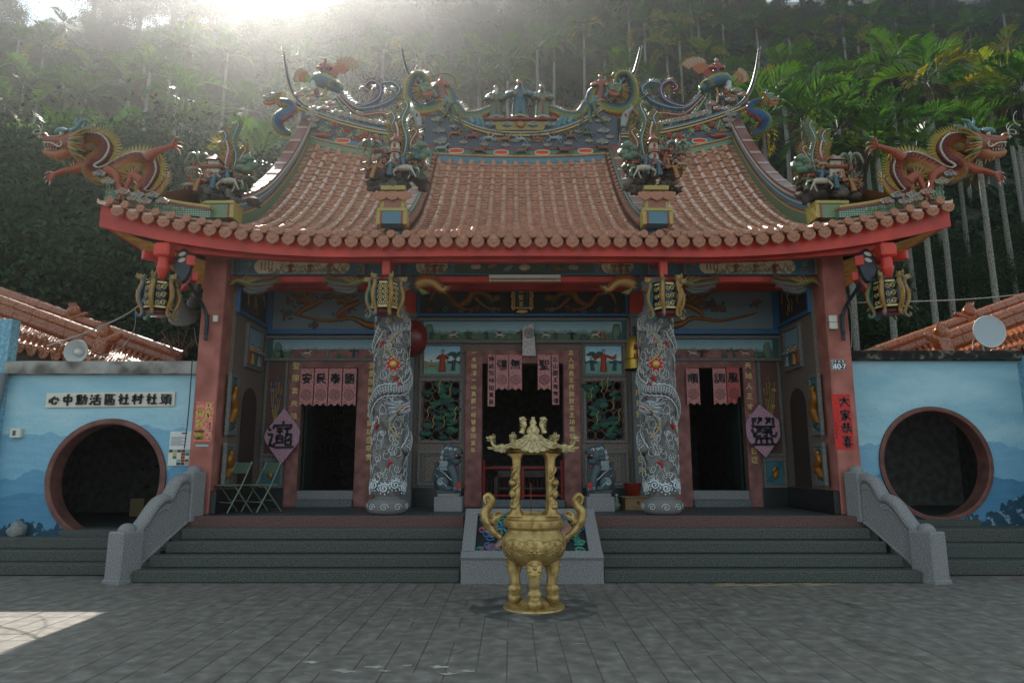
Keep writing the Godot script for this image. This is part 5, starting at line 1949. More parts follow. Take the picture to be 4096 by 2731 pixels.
func mountain_scene(s:float,x:float,y:float,inner:float) ->void:
	var where:String=["outer glare","inner"][int(inner)]
	var lab:=""
	if inner>0:lab="rock scene with white pagoda and riders on the inner descending ridge near the sun glare" if s<0 else "rock scene with white pagoda and white horse on the inner descending ridge"
	else:lab="rock scene with small gatehouse and palm at the outer ridge foot by the dark trees" if s<0 else "rock scene with small gatehouse, palm and white horse at the outer ridge foot"
	var o:=thing("rock_scene",lab,"figurine scene",V(s*x,y,10.42),"rock scenes on the descending ridges")
	o.scale=Vector3(s,1,1)*1.15
	var q:=g()
	if inner>0:
		q.col=L("#5f97b4"); q.box(Vector3(0,-0.42,0.14),Vector3(0.26,0.18,0.2))
		q.col=L("#cdbf62"); q.box(Vector3(0,-0.31,0.14),Vector3(0.40,0.04,0.22)); q.box(Vector3(-0.18,-0.42,0.14),Vector3(0.05,0.19,0.205)); q.box(Vector3(0.18,-0.42,0.14),Vector3(0.05,0.19,0.205))
		q.col=L("#a8483c"); q.box(Vector3(-0.142,-0.42,0.145),Vector3(0.03,0.18,0.2)); q.box(Vector3(0.142,-0.42,0.145),Vector3(0.03,0.18,0.2))
		q.col=L("#b07058"); q.box(Vector3(0,-0.21,0.1),Vector3(0.24,0.17,0.2))
		q.col=L("#c9ba5e"); q.box(Vector3(-0.14,-0.21,0.1),Vector3(0.04,0.17,0.205)); q.box(Vector3(0.14,-0.21,0.1),Vector3(0.04,0.17,0.205))
	else:
		q.col=L("#86a87f"); q.box(Vector3(0,-0.10,0.0),Vector3(0.36,0.2,0.3))
		q.col=L("#cdbf62"); q.box(Vector3(0,0.02,0.0),Vector3(0.46,0.04,0.34)); q.box(Vector3(-0.2,-0.1,0.0),Vector3(0.05,0.2,0.31)); q.box(Vector3(0.2,-0.1,0.0),Vector3(0.05,0.2,0.31))
		q.col=L("#a8483c"); q.box(Vector3(-0.16,-0.1,0.003),Vector3(0.03,0.2,0.31)); q.box(Vector3(0.16,-0.1,0.003),Vector3(0.03,0.2,0.31))
	add(q,"pedestal",M.glaze,o)
	if inner>0:
		for k in 3:
			q=g()
			q.t=Transform3D(Basis.from_scale(Vector3.ONE*0.9),Vector3(-0.16+0.16*k,-0.06,0.22))
			q.prism(petal(0.11,0.14),-0.012,0.012,0.012)
			add(q,"drip_tile",M.tile_matt,o)
		q=g()
		q.col=L("#c9ba5e")
		q.box(Vector3(0,0.02,0.06),Vector3(0.34,0.06,0.3))
		add(q,"rim",M.glaze,o)
	var r:=RandomNumberGenerator.new()
	r.seed=90+int(x*10)+int(s)
	var b:=0.06
	q=g()
	for k in 46:
		var f:=k/46.0
		q.col=L(["#4a4642","#5f5a54","#35332f","#6f6a62","#54483f"][k % 5])
		q.ball(Vector3(r.randf_range(-0.42,0.42)*(1.0-0.45*f),b+0.02+0.42*f,r.randf_range(-0.12,0.14)*(1.0-0.5*f)),Vector3(r.randf_range(0.06,0.12),r.randf_range(0.04,0.08),r.randf_range(0.06,0.12)),8,6,Basis(Vector3.UP,k*1.3),0.4,k)
	add(q,"rock",M.matt_rock,o)
	for k in 3:
		q=g()
		var hc:String=["#d8d4cc","#b0603a","#a8502f"][k] if inner>0.0 or s>0.0 else ["#c9c4ba","#8a5a3f","#a07a5a"][k]
		horse_shape(q,Vector3([-0.14,0.2,-0.26][k],b+[0.10,0.16,0.26][k],[0.2,0.16,0.1][k]),[0.23,0.19,0.17][k],L(hc),1.0 if k!=1 else -1.0,L(["#4f7f9a","#b8763c","#5f7a4a"][k]))
		add(q,"horse_rider",M.glaze,o)
	for k in 14:
		q=g()
		var at:=Vector3(r.randf_range(-0.4,0.4),b+r.randf_range(0.1,0.46),r.randf_range(0.06,0.2))
		if k % 3==0:horse_shape(q,at,0.13,L(["#b8a58a","#8a5038","#5f4a3c"][k % 2+k % 3]),1.0 if k % 2 else -1.0,L(["#a8483c","#4f7f6a"][k % 2]))
		else:person_shape(q,at,0.17,L(["#b8803c","#3f6f86","#7a3f34","#5f7a58","#c9b070"][k % 5]),0.02,0.8)
		add(q,"fighter",M.glaze,o)
	for k in 7:
		q=g()
		q.col=L(["#5f7a5a","#7f8f6a","#4a6a5c"][k % 3])
		for j in 5:q.ball(Vector3(-0.38+0.12*k+0.03*sin(j*2.0),b+0.3+0.12*sin(k*1.9)+0.02*j,0.02),Vector3(0.05,0.03,0.05),7,4,Basis(),0.25,k+j)
		add(q,"shrub",M.glaze,o)
	for k in 5:
		q=g()
		person_shape(q,Vector3([0.3,0.05,0.36,-0.33,0.13][k],b+[0.10,0.12,0.2,0.14,0.34][k],[0.2,0.25,0.12,0.15,0.14][k]),0.24,L(["#b8803c","#3f6f86","#7a5f3a","#5f7a58","#a8483c"][k]),0.03*(k-2),0.7)
		add(q,"warrior",M.glaze,o)
	q=g()
	if inner>0:
		for t in 3:
			var yy:=b+0.22+0.16*t
			var w:=0.085-0.008*t
			q.col=L("#dad6cb")
			q.lathe([Vector2(w,yy),Vector2(w*0.94,yy+0.11)],8,Vector3(0,0,0.12))
			q.col=L("#b0664a")
			q.lathe([Vector2(w*1.35,yy+0.105),Vector2(w*1.0,yy+0.15),Vector2(w*0.9,yy+0.17)],8,Vector3(0,0,0.12))
			q.col=L("#a8382c")
			q.ball(Vector3(0,yy+0.05,0.12+w),Vector3(0.022,0.035,0.01),7,5)
		q.col=L("#b0664a")
		q.lathe([Vector2(0.09,b+0.68),Vector2(0.03,b+0.76),Vector2(0.0,b+0.80)],8,Vector3(0,0,0.12))
		add(q,"pagoda",M.glaze,o)
	else:
		q.col=L("#d5d1c6"); q.box(Vector3(0.1,b+0.36,0.1),Vector3(0.2,0.16,0.14))
		q.col=L("#4a3a33"); q.ball(Vector3(0.08,b+0.33,0.172),Vector3(0.045,0.06,0.01),8,5)
		q.col=L("#a8664c"); q.box(Vector3(0.1,b+0.47,0.1),Vector3(0.31,0.05,0.22),Basis(),0.02)
		q.col=L("#d5d1c6"); q.box(Vector3(0.1,b+0.53,0.1),Vector3(0.15,0.08,0.12))
		q.col=L("#a8664c"); q.lathe([Vector2(0.15,b+0.57),Vector2(0.06,b+0.64),Vector2(0.0,b+0.69)],4,Vector3(0.1,0,0.1),PI/4,TAU+PI/4)
		add(q,"gatehouse",M.glaze,o)
	q=g()
	q.col=L("#6a4a3a")
	q.tube(curve([Vector3(-0.34,b+0.2,0.08),Vector3(-0.32,b+0.35,0.1),Vector3(-0.36,b+0.45,0.1)],3),0.022,5)
	q.col=L("#6f8f78")
	for k in 6:q.ball(Vector3(-0.36+0.07*sin(k*1.9),b+0.44+0.035*k,0.1+0.03*cos(k)),Vector3(0.09,0.06,0.07),8,5,Basis(),0.2,k)
	add(q,"pine_tree",M.glaze,o)
	q=g()
	q.col=L("#8aa08a")
	q.tube([Vector3(0.36,b+0.2,0.05),Vector3(0.37,b+0.42,0.05),Vector3(0.36,b+0.62,0.05)],[0.035,0.025,0.022],6)
	for k in 7:
		var an:=TAU*k/7.0
		var c:=Vector3(cos(an),0,sin(an)*0.6)
		q.tube(curve([Vector3(0.36,b+0.61,0.05),Vector3(0.36,b+0.70,0.05)+c*0.08,Vector3(0.36,b+0.66,0.05)+c*0.16,Vector3(0.36,b+0.57,0.05)+c*0.19],3),blend([0.015,0.025,0.022,0.006],10),5)
	add(q,"palm",M.glaze,o)
	var pl:=[[[0.0,0.45,0.03,0.7,0.0,0.95,0.04,1.12],"#a8402f","#b8a24a"],[[-0.06,0.5,-0.12,0.85,-0.05,1.15,-0.12,1.38,-0.08,1.46],"#4f7f8a","#8fa86a"],[[0.02,0.9,0.1,1.05,0.06,1.2,0.12,1.3],"#3f6fa0","#a8a05a"],[[-0.2,0.4,-0.26,0.6,-0.18,0.8,-0.26,0.98,-0.2,1.04],"#8c3a3a","#a8924a"],[[-0.3,0.3,-0.36,0.48,-0.32,0.62],"#9a3a34","#b8a05a"]]
	for t in pl:
		q=g()
		curl_feather(q,flat(t[0],0.92 if inner<1.0 else 1.0,-0.1),0.085 if t[1]=="#a8402f" else 0.05,L(t[1]),L(t[2]))
		add(q,"plume",M.glaze,o)
# blue side wings with moon gates
func gate_wall(q:Geo,x0:float,x1:float,y0:float,y1:float,cx:float,cy:float,r:float,d:float) ->void:
	var n:=96
	var put2:=func(p:Vector2):
		q.put(V(p.x,p.y,d),Vector3.BACK)
		q.uv.append(Vector2((p.x-x0)/(x1-x0),1.0-(p.y-y0)/(y1-y0)))
	var base:=q.v.size()
	for k in n+1:
		var an:=TAU*k/n-PI/2
		var o:=Vector2(cos(an),sin(an))
		var c:=Vector2(cx,cy)+o*r
		if c.y<y0:c.y=y0
		var tx:=1e9 if absf(o.x)<1e-6 else ((x1 if o.x>0 else x0)-cx)/o.x
		var ty:=1e9 if absf(o.y)<1e-6 else ((y1 if o.y>0 else y0)-cy)/o.y
		put2.call(c)
		put2.call(Vector2(cx,cy)+o*minf(tx,ty))
	for k in n:
		var a:=base+k*2
		q.ix.append_array([a,a+1,a+2,a+2,a+1,a+3])
	for cor in [Vector2(x0,y0),Vector2(x1,y0),Vector2(x1,y1),Vector2(x0,y1)]:
		var best:=-1
		for k in n:
			var p:Vector3=q.v[base+k*2+1]
			var e:Vector3=q.v[base+k*2+3]
			if absf(p.x-e.x)>1e-5 and absf(p.y-e.y)>1e-5 and Vector2(p.x,p.y).distance_to(cor)<0.6:
				best=k
		if best>=0:
			var m:=q.v.size()
			put2.call(cor)
			q.ix.append_array([base+best*2+1,m,base+best*2+3])
func mural(seed_:int,left:bool) ->ImageTexture:
	var nz:=FastNoiseLite.new()
	nz.seed=seed_; nz.frequency=1.6; nz.fractal_octaves=4
	return paint(512,384,func(x,y):
		var c:=Color("#8fbccb").lerp(Color("#b0d0d8"),clampf(nz.get_noise_2d(x*1.2,y*3.0)*0.9+0.3+y*0.6,0,1))
		var h1:=(0.40 if left else 0.55)+nz.get_noise_2d(x*0.9,1.0)*0.16+nz.get_noise_2d(x*6.0,4.0)*0.02
		var h2:=(0.60 if left else 0.63)+nz.get_noise_2d(x*1.2,7.0)*0.14+nz.get_noise_2d(x*7.0,5.0)*0.02
		var h3:=(0.74 if left else 0.73)+nz.get_noise_2d(x*1.0,13.0)*0.10
		var br:=nz.get_noise_2d(x*3.0,y*14.0)*0.5+0.5
		if y>h1:c=Color("#74a5bd").lerp(Color("#85b3c8"),br)
		if y>h2:c=Color("#568cab").lerp(Color("#669bb6"),br)
		if y>h3:c=Color("#477a9b").lerp(Color("#578ca9"),br)
		var damp:=0.90+nz.get_noise_2d(x*3.0,3.0)*0.10+nz.get_noise_2d(x*16.0,y*5.0)*0.03
		if not left:damp-=0.14*smoothstep(0.66,0.95,x)
		if y>damp:
			c=Color("#1b3a4b").lerp(Color("#274e62"),br)
			var pt:=nz.get_noise_2d(x*13.0,y*11.0)
			if pt>0.36:c=Color("#8d9290")
			elif pt>0.24:c=Color("#35698a")
		if nz.get_noise_2d(x*60.0,y*50.0)>0.50 and y>0.25:c=c.lerp(Color("#2c4552"),0.4)
		return c)
func wings() ->void:
	wing(-1.0,11.0,-6.62,1.33,0.865,0.955,0.56,2.99,3.20,5.2,8.38)
	wing(1.0,11.15,6.62,1.575,0.84,0.915,0.70,3.24,3.40,5.2,8.16)
	wing_roof(-1.0)
	wing_roof(1.0)
func wing(s:float,d:float,cx:float,cy:float,ri:float,ro:float,fy:float,top:float,cap:float,xi:float,xo:float) ->void:
	var left:=s<0
	var o:=thing("side_building","sky blue annex with painted hills, dark sign board and round gate" if left else "sky blue annex with painted hills, mouldy corner and round gate","building",Vector3.ZERO,"blue annexes beside the temple")
	var xa:=minf(s*xi,s*xo)
	var xb:=maxf(s*xi,s*xo)
	var q:=g()
	gate_wall(q,xa,xb,0.44,top,cx,cy,ri+0.02,d)
	var mm:=printed("mural_left" if left else "mural_right",mural(3 if left else 9,left),0.8)
	mm.heightmap_enabled=true; mm.heightmap_texture=noise_tex(6,0.03,[],4); mm.heightmap_scale=0.6
	var w:=add(q,"mural_wall",mm,o)
	q=g()
	q.col=L("#8fbccb")
	gate_wall(q,xa,xb,0.44,top,cx,cy,ri+0.02,d+0.24)
	q.uv=PackedVector2Array()
	add(q,"inner_face",M.matt,o)
	q=g()
	q.col=L("#7c5047")
	var n:=72
	var rows:=[]
	for k in n+1:
		var an:=-PI/2+TAU*k/n
		var dir:=Vector3(cos(an),sin(an),0)
		var c:=V(cx,cy,0)
		var row:=[]
		for e in [[ro,d-0.002],[ro-0.004,d-0.032],[ri+0.02,d-0.04],[ri,d-0.03],[ri,d+0.25]]:
			var p:Vector3=c+dir*e[0]
			p.y=maxf(p.y,fy-0.1)
			p.z=-e[1]
			row.append(p)
		rows.append(row)
	for k in n:
		if rows[k][0].y<fy-0.08 and rows[k+1][0].y<fy-0.08:continue
		for e in 4:
			q.face([rows[k][e],rows[k+1][e],rows[k+1][e+1],rows[k][e+1]])
	add(q,"gate_ring",mat("gate_paint",0.7,0,"#ffffff",noise_tex(12,0.012,[[0.15,"#b9b3ae"],[0.4,"#dedad6"],[0.75,"#ffffff"]],6),1.9),o)
	q=g()
	q.span(V(xa if left else xa-0.02,top,d-0.12),V(xb if not left else xb-0.04,cap,d+0.30),0.012)
	if left:q.span(V(xa,cap,d+0.1),V(xb-0.06,cap+0.012,d+0.6))
	add(q,"parapet",M.concrete if left else M.concrete_black,o)
	q=g()
	q.span(V(xa,top,d+0.30),V(xb,cap-0.04,d+0.8))
	add(q,"roof_slab",M.concrete,o)
	for i in 3:
		q=g()
		var st:=(fy-0.09)/3.0
		q.span(V(s*5.36,st*i,10.24+0.22*i-0.05),V(s*9.6,st*(i+1),d+0.1),0.015)
		add(q,"step",M.steps,o)
	q=g()
	q.span(V(cx-ro*0.62,0.4,d-0.10),V(cx+ro*0.62,fy,d+0.3),0.012)
	add(q,"gate_sill",M.steps,o)
	q=g()
	q.span(V(s*5.2,0.3,d+0.24),V(s*9.6,fy-0.02,15.0))
	add(q,"room_floor",M.granite_floor,o)
	q=g()
	q.span(V(s*4.9,0.3,15.0),V(s*9.6,cap-0.05,15.2))
	add(q,"room_back",M.dark_room,o)
	q=g()
	q.span(V(s*5.2,cap-0.06,d+0.8),V(s*9.6,cap-0.01,15.2))
	add(q,"room_ceiling",M.dark_room,o)
	q=g()
	q.span(V(s*5.22,0.0,d+0.002),V(s*5.12,cap-0.02,15.1))
	add(q,"room_side",M.dark_room,o)
	q=g()
	q.span(V(s*9.5,0.0,d+0.002),V(s*9.6,cap-0.02,15.1))
	add(q,"room_side",M.dark_room,o)
	q=g()
	q.col=L("#7fb4cc")
	if left:
		q.span(V(-9.6,0.4,d-0.10),V(-8.36,3.9,d+0.1))
	else:
		q.span(V(8.14,0.4,d-1.2),V(8.3,3.3,d+0.05))
	add(q,"return_wall",M.matt_rock,o)
	if left:
		q=g(); q.col=L("#8a8a84"); q.span(V(-6.9,0.56,13.2),V(-6.4,2.2,13.6)); add(q,"cupboard",M.matt,o)
		q=g(); q.col=L("#9a8560"); q.span(V(-7.62,0.56,13.6),V(-7.36,0.9,13.9)); add(q,"carton",M.matt,o)
		q=g(); q.col=L("#6a4a40"); q.span(V(-6.1,0.56,14.6),V(-5.7,2.6,14.7)); add(q,"door_panel",M.matt,o)
		folding_chair(V(-6.25,0.56,12.4),0.5,"dark folding chair inside the round gate of the blue annex")
	else:
		q=g(); q.col=L("#7a7468"); q.span(V(6.6,0.68,13.9),V(7.2,2.6,14.0)); add(q,"door_panel",M.matt,o)
		q=g(); q.col=L("#4a4a48"); q.span(V(6.0,0.68,13.0),V(6.5,1.4,13.5)); add(q,"cabinet",M.matt,o)
	var sp:=thing("horn_speaker","small round grey horn loudspeaker on the pale parapet" if left else "large round grey horn loudspeaker on the black stained parapet","loudspeaker",V(-7.40,cap,11.15) if left else V(7.76,cap,11.2),"horn loudspeakers")
	var rr:=0.195 if left else 0.27
	var hub:=Vector3(0,rr*(1.0 if left else 1.25),0)
	q=g()
	q.col=L("#b9bcbb")
	q.t=Transform3D(Basis(Vector3.RIGHT,Vector3(0,0,1),Vector3(0,-1,0)),hub)
	q.lathe([Vector2(rr*0.14,-0.2),Vector2(rr*0.22,-0.12),Vector2(rr*0.5,-0.05),Vector2(rr*0.92,0.03),Vector2(rr,0.05),Vector2(rr*1.02,0.03),Vector2(rr*0.94,0.0),Vector2(rr*0.5,-0.09),Vector2(rr*0.16,-0.24)],28)
	add(q,"horn",M.matt,sp)
	q=g()
	q.t=Transform3D(Basis(Vector3.RIGHT,Vector3(0,0,1),Vector3(0,-1,0)),hub)
	q.col=L("#d5d3cb") if left else L("#a9b2b6")
	if left:q.lathe([Vector2(0.0,0.03),Vector2(rr*0.22,0.02),Vector2(rr*0.3,-0.05),Vector2(rr*0.32,-0.1)],18)
	else:q.lathe([Vector2(0.0,0.02),Vector2(rr*0.5,0.018),Vector2(rr*0.93,0.03)],24)
	add(q,"cone" if left else "front_cover",M.matt,sp)
	q=g()
	q.col=L("#5a5c5c")
	q.box(Vector3(0,rr*0.3,-0.12),Vector3(0.05,rr*0.9,0.04))
	add(q,"bracket",M.matt,sp)
	if left:
		var p:=thing("drain_pipe","grey plastic drain pipe at the edge of the blue wall","pipe",V(-8.40,0.5,10.86))
		q=g()
		q.col=L("#6a7478")
		q.tube([Vector3(0,0,0),Vector3(0,1.9,0),Vector3(0.03,2.15,0),Vector3(0.05,2.5,0)],0.055,10)
		add(q,"pipe",M.matt,p)
		for y in [0.6,1.55]:
			q=g(); q.col=L("#7d8688"); q.tube([Vector3(0,y,0),Vector3(0,y+0.05,0)],0.065,10); add(q,"collar",M.matt,p)
		p=thing("meter_box","small pale plastic meter box on the blue wall","box",V(-8.1,1.95,d-0.04))
		q=g(); q.col=L("#cfcdc0"); q.box(Vector3(0,0.1,0),Vector3(0.17,0.15,0.08),Basis(),0.01); add(q,"case",M.matt,p)
		q=g(); q.col=L("#54585a"); q.box(Vector3(-0.01,0.1,0.042),Vector3(0.05,0.08,0.004)); add(q,"window",M.matt,p)
func wing_roof(s:float) ->void:
	var o:=thing("annex_roof","orange glazed tile hip roof above the pale parapet" if s<0 else "orange glazed tile hip roof above the black stained parapet","roof",Vector3.ZERO,"orange annex roofs")
	o.scale=Vector3(-s,1,1)
	var r0:=V(-11.8,5.16,15.0)
	var r1:=V(-6.75,3.42,13.4)
	var e0:=V(-9.6,3.75,11.45)
	var e1:=V(-6.6,3.12,12.5)
	var q:=g()
	q.face([e0,r0,r1,e1])
	add(q,"roof_bed",M.tile_orange,o)
	var down:=(e0-r0).normalized()
	var along:=(r1-r0)
	var nrm:=along.cross(down).normalized()
	if nrm.y<0:nrm=-nrm
	for k in 34:
		var f:=(k+0.5)/34.0
		var a:=r0.lerp(r1,f)+nrm*0.02
		var b:=e0.lerp(e1,f)+nrm*0.02
		q=g()
		q.tube([a,a.lerp(b,0.5)-Vector3(0,0.05,0),b],0.05,7)
		add(q,"roll_tile",M.tile_orange,o)
		if k % 2==0:
			q=g()
			q.ball(b,Vector3(0.075,0.075,0.05),9,6)
			add(q,"eave_disc",M.tile_orange,o)
			q=g()
			q.t=Transform3D(Basis(),b+Vector3(0.07,-0.03,0.01))
			q.prism(petal(0.09,0.15),-0.01,0.01,0.01)
			add(q,"drip_tile",M.tile_orange,o)
	for rg in [[r0,r1,0.0],[V(-10.9,4.72,13.1),V(-7.75,3.60,12.45),1.0]]:
		var n:=12 if rg[2]<1 else 8
		for k in n:
			var a:Vector3=rg[0].lerp(rg[1],float(k)/n)
			var b:Vector3=rg[0].lerp(rg[1],(k+0.94)/n)
			for lv in 3:
				q=g()
				var off:=Vector3(0,0.05+0.095*lv,0)
				q.col=Color.WHITE*[0.86,0.95,1.05][lv]
				q.tube([a+off,b+off],[0.12,0.085,0.10][lv]*(1.0 if rg[2]>0 else 1.1),8)
				add(q,"ridge_tile",M.tile_orange,o)
		var f:Vector3=rg[1] if rg[2]>0 else rg[0].lerp(rg[1],0.44)
		q=g()
		q.box(f+Vector3(0,0.1,0.06),Vector3(0.26,0.36,0.2),Basis(Vector3.BACK,-0.3),0.03)
		q.ball(f+Vector3(0.02,0.34,0.06),Vector3(0.15,0.15,0.13),10,7,Basis(),0.15,2)
		q.tube(curve([f+Vector3(0.08,0.2,0.06),f+Vector3(0.24,0.26,0.08),f+Vector3(0.34,0.32,0.08)],4),blend([0.11,0.09,0.04],9),8)
		for k in 5:q.cone(f+Vector3(-0.02+0.03*k,0.4,0.1),f+Vector3(-0.1+0.04*k,0.58,0.1),0.04,5)
		add(q,"finial",M.tile_orange,o)
	q=g()
	q.box(V(-9.35,3.85,11.5),Vector3(0.16,0.4,0.18),Basis(),0.03)
	q.ball(V(-9.4,4.12,11.5),Vector3(0.12,0.14,0.12),9,6,Basis(),0.2,4)
	add(q,"finial",M.tile_orange,o)
	q=g()
	q.col=L("#5a4a42")
	q.face([V(-9.6,3.2,11.6),V(-9.6,3.72,11.6),V(-6.6,3.1,12.6),V(-6.6,3.0,12.6)])
	add(q,"eave_board",M.matt,o)
	q=g()
	q.face([V(-11.8,5.16,15.0),V(-11.8,3.0,17.0),V(-6.0,3.0,15.5),V(-6.75,3.42,13.4)])
	add(q,"rear_slope",M.tile_orange,o)
# things of the porch
func folding_chair(at:Vector3,turn:float,label:String) ->void:
	var o:=thing("folding_chair",label,"chair",at,"folding chairs",turn)
	var c:=L("#7d8f84")
	for s in [-1.0,1.0]:
		var q:=g()
		q.col=c
		q.tube([Vector3(s*0.20,0.0,0.26),Vector3(s*0.20,0.42,0.02),Vector3(s*0.19,0.80,-0.16)],0.0125,7)
		add(q,"front_leg",M.glaze,o)
		q=g()
		q.col=c
		q.tube([Vector3(s*0.18,0.0,-0.24),Vector3(s*0.18,0.43,0.12)],0.0125,7)
		add(q,"rear_leg",M.glaze,o)
		for z in [0.26,-0.24]:
			q=g()
			q.col=L("#1c1c1c")
			q.tube([Vector3(s*(0.20 if z>0 else 0.18),0.0,z),Vector3(s*(0.20 if z>0 else 0.18),0.03,z*0.94)],0.016,7)
			add(q,"foot_cap",M.matt,o)
	var q:=g()
	q.col=c
	q.box(Vector3(0,0.44,0.05),Vector3(0.40,0.022,0.36),Basis(),0.008)
	add(q,"seat",M.glaze,o)
	q=g()
	q.col=L("#5f7c70")
	for k in 6:
		var a:=-0.19+0.38*k/6.0
		var b:=-0.19+0.38*(k+1)/6.0
		var za:=-0.15-0.02*(1.0-pow(a/0.19,2))
		var zb:=-0.15-0.02*(1.0-pow(b/0.19,2))
		q.face([Vector3(a,0.62,za+0.06),Vector3(a,0.79,za),Vector3(b,0.79,zb),Vector3(b,0.62,zb+0.06)])
		q.face([Vector3(b,0.62,zb+0.055),Vector3(b,0.79,zb-0.006),Vector3(a,0.79,za-0.006),Vector3(a,0.62,za+0.055)])
	add(q,"backrest",M.glaze,o)
	for it in [[0.18,0.16,0.2],[0.2,-0.07,0.18]]:
		q=g()
		q.col=c
		q.tube([Vector3(-it[2],it[0],it[1]),Vector3(it[2],it[0],it[1])],0.009,6)
		add(q,"stretcher",M.glaze,o)
func col_p(th:float,y:float,r:float) ->Vector3:return Vector3(sin(th)*r,y,cos(th)*r)
func dragon_column(s:float) ->void:
	var o:=thing("dragon_column","carved grey dragon column beside the drum, white outlines and a red sun pearl" if s<0 else "carved grey dragon column beside the brass bell, white outlines and a red sun pearl","column",V(s*2.15,0.8,10.97),"carved dragon columns")
	o.scale=Vector3(-s,1,1)
	var stone:=mat("carved_stone",0.75,0,"#9a9591",noise_tex(3,0.32,[[0.3,"#8a8a8a"],[0.6,"#d4d4d4"],[0.75,"#ffffff"]],2),1.6)
	var nz:=FastNoiseLite.new()
	nz.seed=12; nz.frequency=3.1
	var q:=g()
	q.lathe([Vector2(0.0,0.0),Vector2(0.24,0.0),Vector2(0.28,0.02),Vector2(0.315,0.07),Vector2(0.315,0.16),Vector2(0.29,0.215),Vector2(0.22,0.23),Vector2(0.20,0.28),Vector2(0.235,0.30)],28)
	var base:=add(q,"drum_base",stone,o)
	for k in 9:
		q=g()
		q.col=L("#cfd3d4")
		var th0:=TAU*k/9.0
		var ps:=[]
		for p in spiral(Vector2(0,0),0.07,1.4,0.0,12):ps.append(col_p(th0+p.x/0.31,0.115+p.y*0.85,0.318))
		q.tube(ps,0.006,4)
		add(q,"scroll_line",M.matt,base)
	q=g()
	var rows:=64
	var segs:=40
	for i in rows+1:
		var y:=0.28+2.95*i/rows
		for j in segs+1:
			var th:=TAU*j/segs
			var a:=nz.get_noise_3d(cos(th)*1.1,y*1.1,sin(th)*1.1)
			var rr:=0.262+0.05*maxf(a,0.0)
			if a<-0.10:rr-=0.07*smoothstep(-0.12,-0.32,a)
			if i==0 or i==rows:rr=0.21
			q.put(col_p(th,y,rr),Vector3(sin(th),0,cos(th)))
	for i in rows:
		for j in segs:
			var a:=i*(segs+1)+j
			q.ix.append_array([a,a+segs+1,a+1,a+1,a+segs+1,a+segs+2])
	for i in range(1,rows):
		for j in segs+1:
			var l:=q.v[i*(segs+1)+(j-1 if j>0 else segs-1)]
			var rgt:=q.v[i*(segs+1)+(j+1 if j<segs else 1)]
			var up:=q.v[(i+1)*(segs+1)+j]
			var dn:=q.v[(i-1)*(segs+1)+j]
			q.n[i*(segs+1)+j]=(rgt-l).cross(up-dn).normalized()*-1.0 if (rgt-l).cross(up-dn).dot(q.n[i*(segs+1)+j])<0 else (rgt-l).cross(up-dn).normalized()
	add(q,"shaft",stone,o)
	var body:=[]
	var rad:=[]
	for k in 90:
		var f:=k/89.0
		var th:=1.1+f*TAU*1.75
		body.append(col_p(th,0.95+1.95*f+0.10*sin(f*19.0),0.262))
		rad.append(0.09*(1.0-0.4*f))
	q=g()
	q.tube(body,rad,10,[],Vector3.ZERO,1.0,0.05)
	add(q,"dragon_body",stone,o)
	q=g()
	q.col=L("#d4d8d9")
	for k in range(1,89):
		var c:Vector3=body[k]
		var out:=Vector3(c.x,0,c.z).normalized()
		var tg:Vector3=(body[k+1]-body[k-1]).normalized()
		var up:=out.cross(tg).normalized()
		for m in 3:
			var w:float=rad[k]
			var a0:=-0.75+0.5*m+(0.25 if k % 2 else 0.0)
			var ps:=[]
			for j in 4:
				var aa:=a0+0.5*j/3.0
				ps.append(c+(out*cos(aa)+up*sin(aa))*(w+0.008)+tg*(0.028*sin(PI*j/3.0)))
			q.tube(ps,0.006,3)
	add(q,"scale_lines",M.matt,o,"stuff")
	var r:=RandomNumberGenerator.new()
	r.seed=33
	for e in [-1.0,1.0]:
		q=g()
		q.col=L("#d8dcdc")
		var ps:=[]
		for k in range(0,90):
			var c:Vector3=body[k]
			var out:=Vector3(c.x,0,c.z).normalized()
			var tg:Vector3=(body[mini(k+1,89)]-body[maxi(k-1,0)]).normalized()
			var up:=out.cross(tg).normalized()
			ps.append(c+up*e*(rad[k]+0.012+0.016*(k % 2))+out*0.03)
		q.tube(ps,0.009,4)
		add(q,"outline",M.matt,o)
	for k in 210:
		q=g()
		q.col=L(["#d0d0cc","#b8b8b4"][k % 2])
		var th0:=-2.2+4.4*r.randf()
		var y0:=0.36+2.8*(k+r.randf())/210.0
		var ps:=[]
		if k % 3==0:
			for p in spiral(Vector2.ZERO,r.randf_range(0.035,0.07),1.4,r.randf()*TAU,10,1.0 if k % 2 else -1.0):ps.append(col_p(th0+p.x/0.28,y0+p.y,0.288))
		elif k % 3==1:
			var x:=0.0
			for j in 10:
				ps.append(col_p(th0+x/0.28,y0+0.035*sin(j*1.9)+0.02*j,0.286))
				x+=0.022
		else:
			for m in 9:ps.append(col_p(th0+0.10*cos(TAU*m/8.0+0.3*sin(m*2.0))/0.28*0.6,y0+0.075*sin(TAU*m/8.0),0.285+0.006*sin(m)))
		q.tube(ps,0.0055,4)
		add(q,"line_scroll",M.matt,o)
	for k in 5:
		q=g()
		q.col=L("#d3dde0")
		var th0:=-1.3+0.62*k
		var ps:=[]
		for p in spiral(Vector2.ZERO,0.075,1.7,0.5,16):ps.append(col_p(th0+p.x/0.27,0.40+0.05*(k % 2)+p.y,0.285))
		q.tube(ps,0.012,5)
		for j in 9:q.ball(col_p(th0+0.09*cos(TAU*j/9.0)/0.27,0.40+0.05*(k % 2)+0.09*sin(TAU*j/9.0),0.28),Vector3.ONE*0.014,5,4)
		add(q,"foam_curl",M.matt,o)
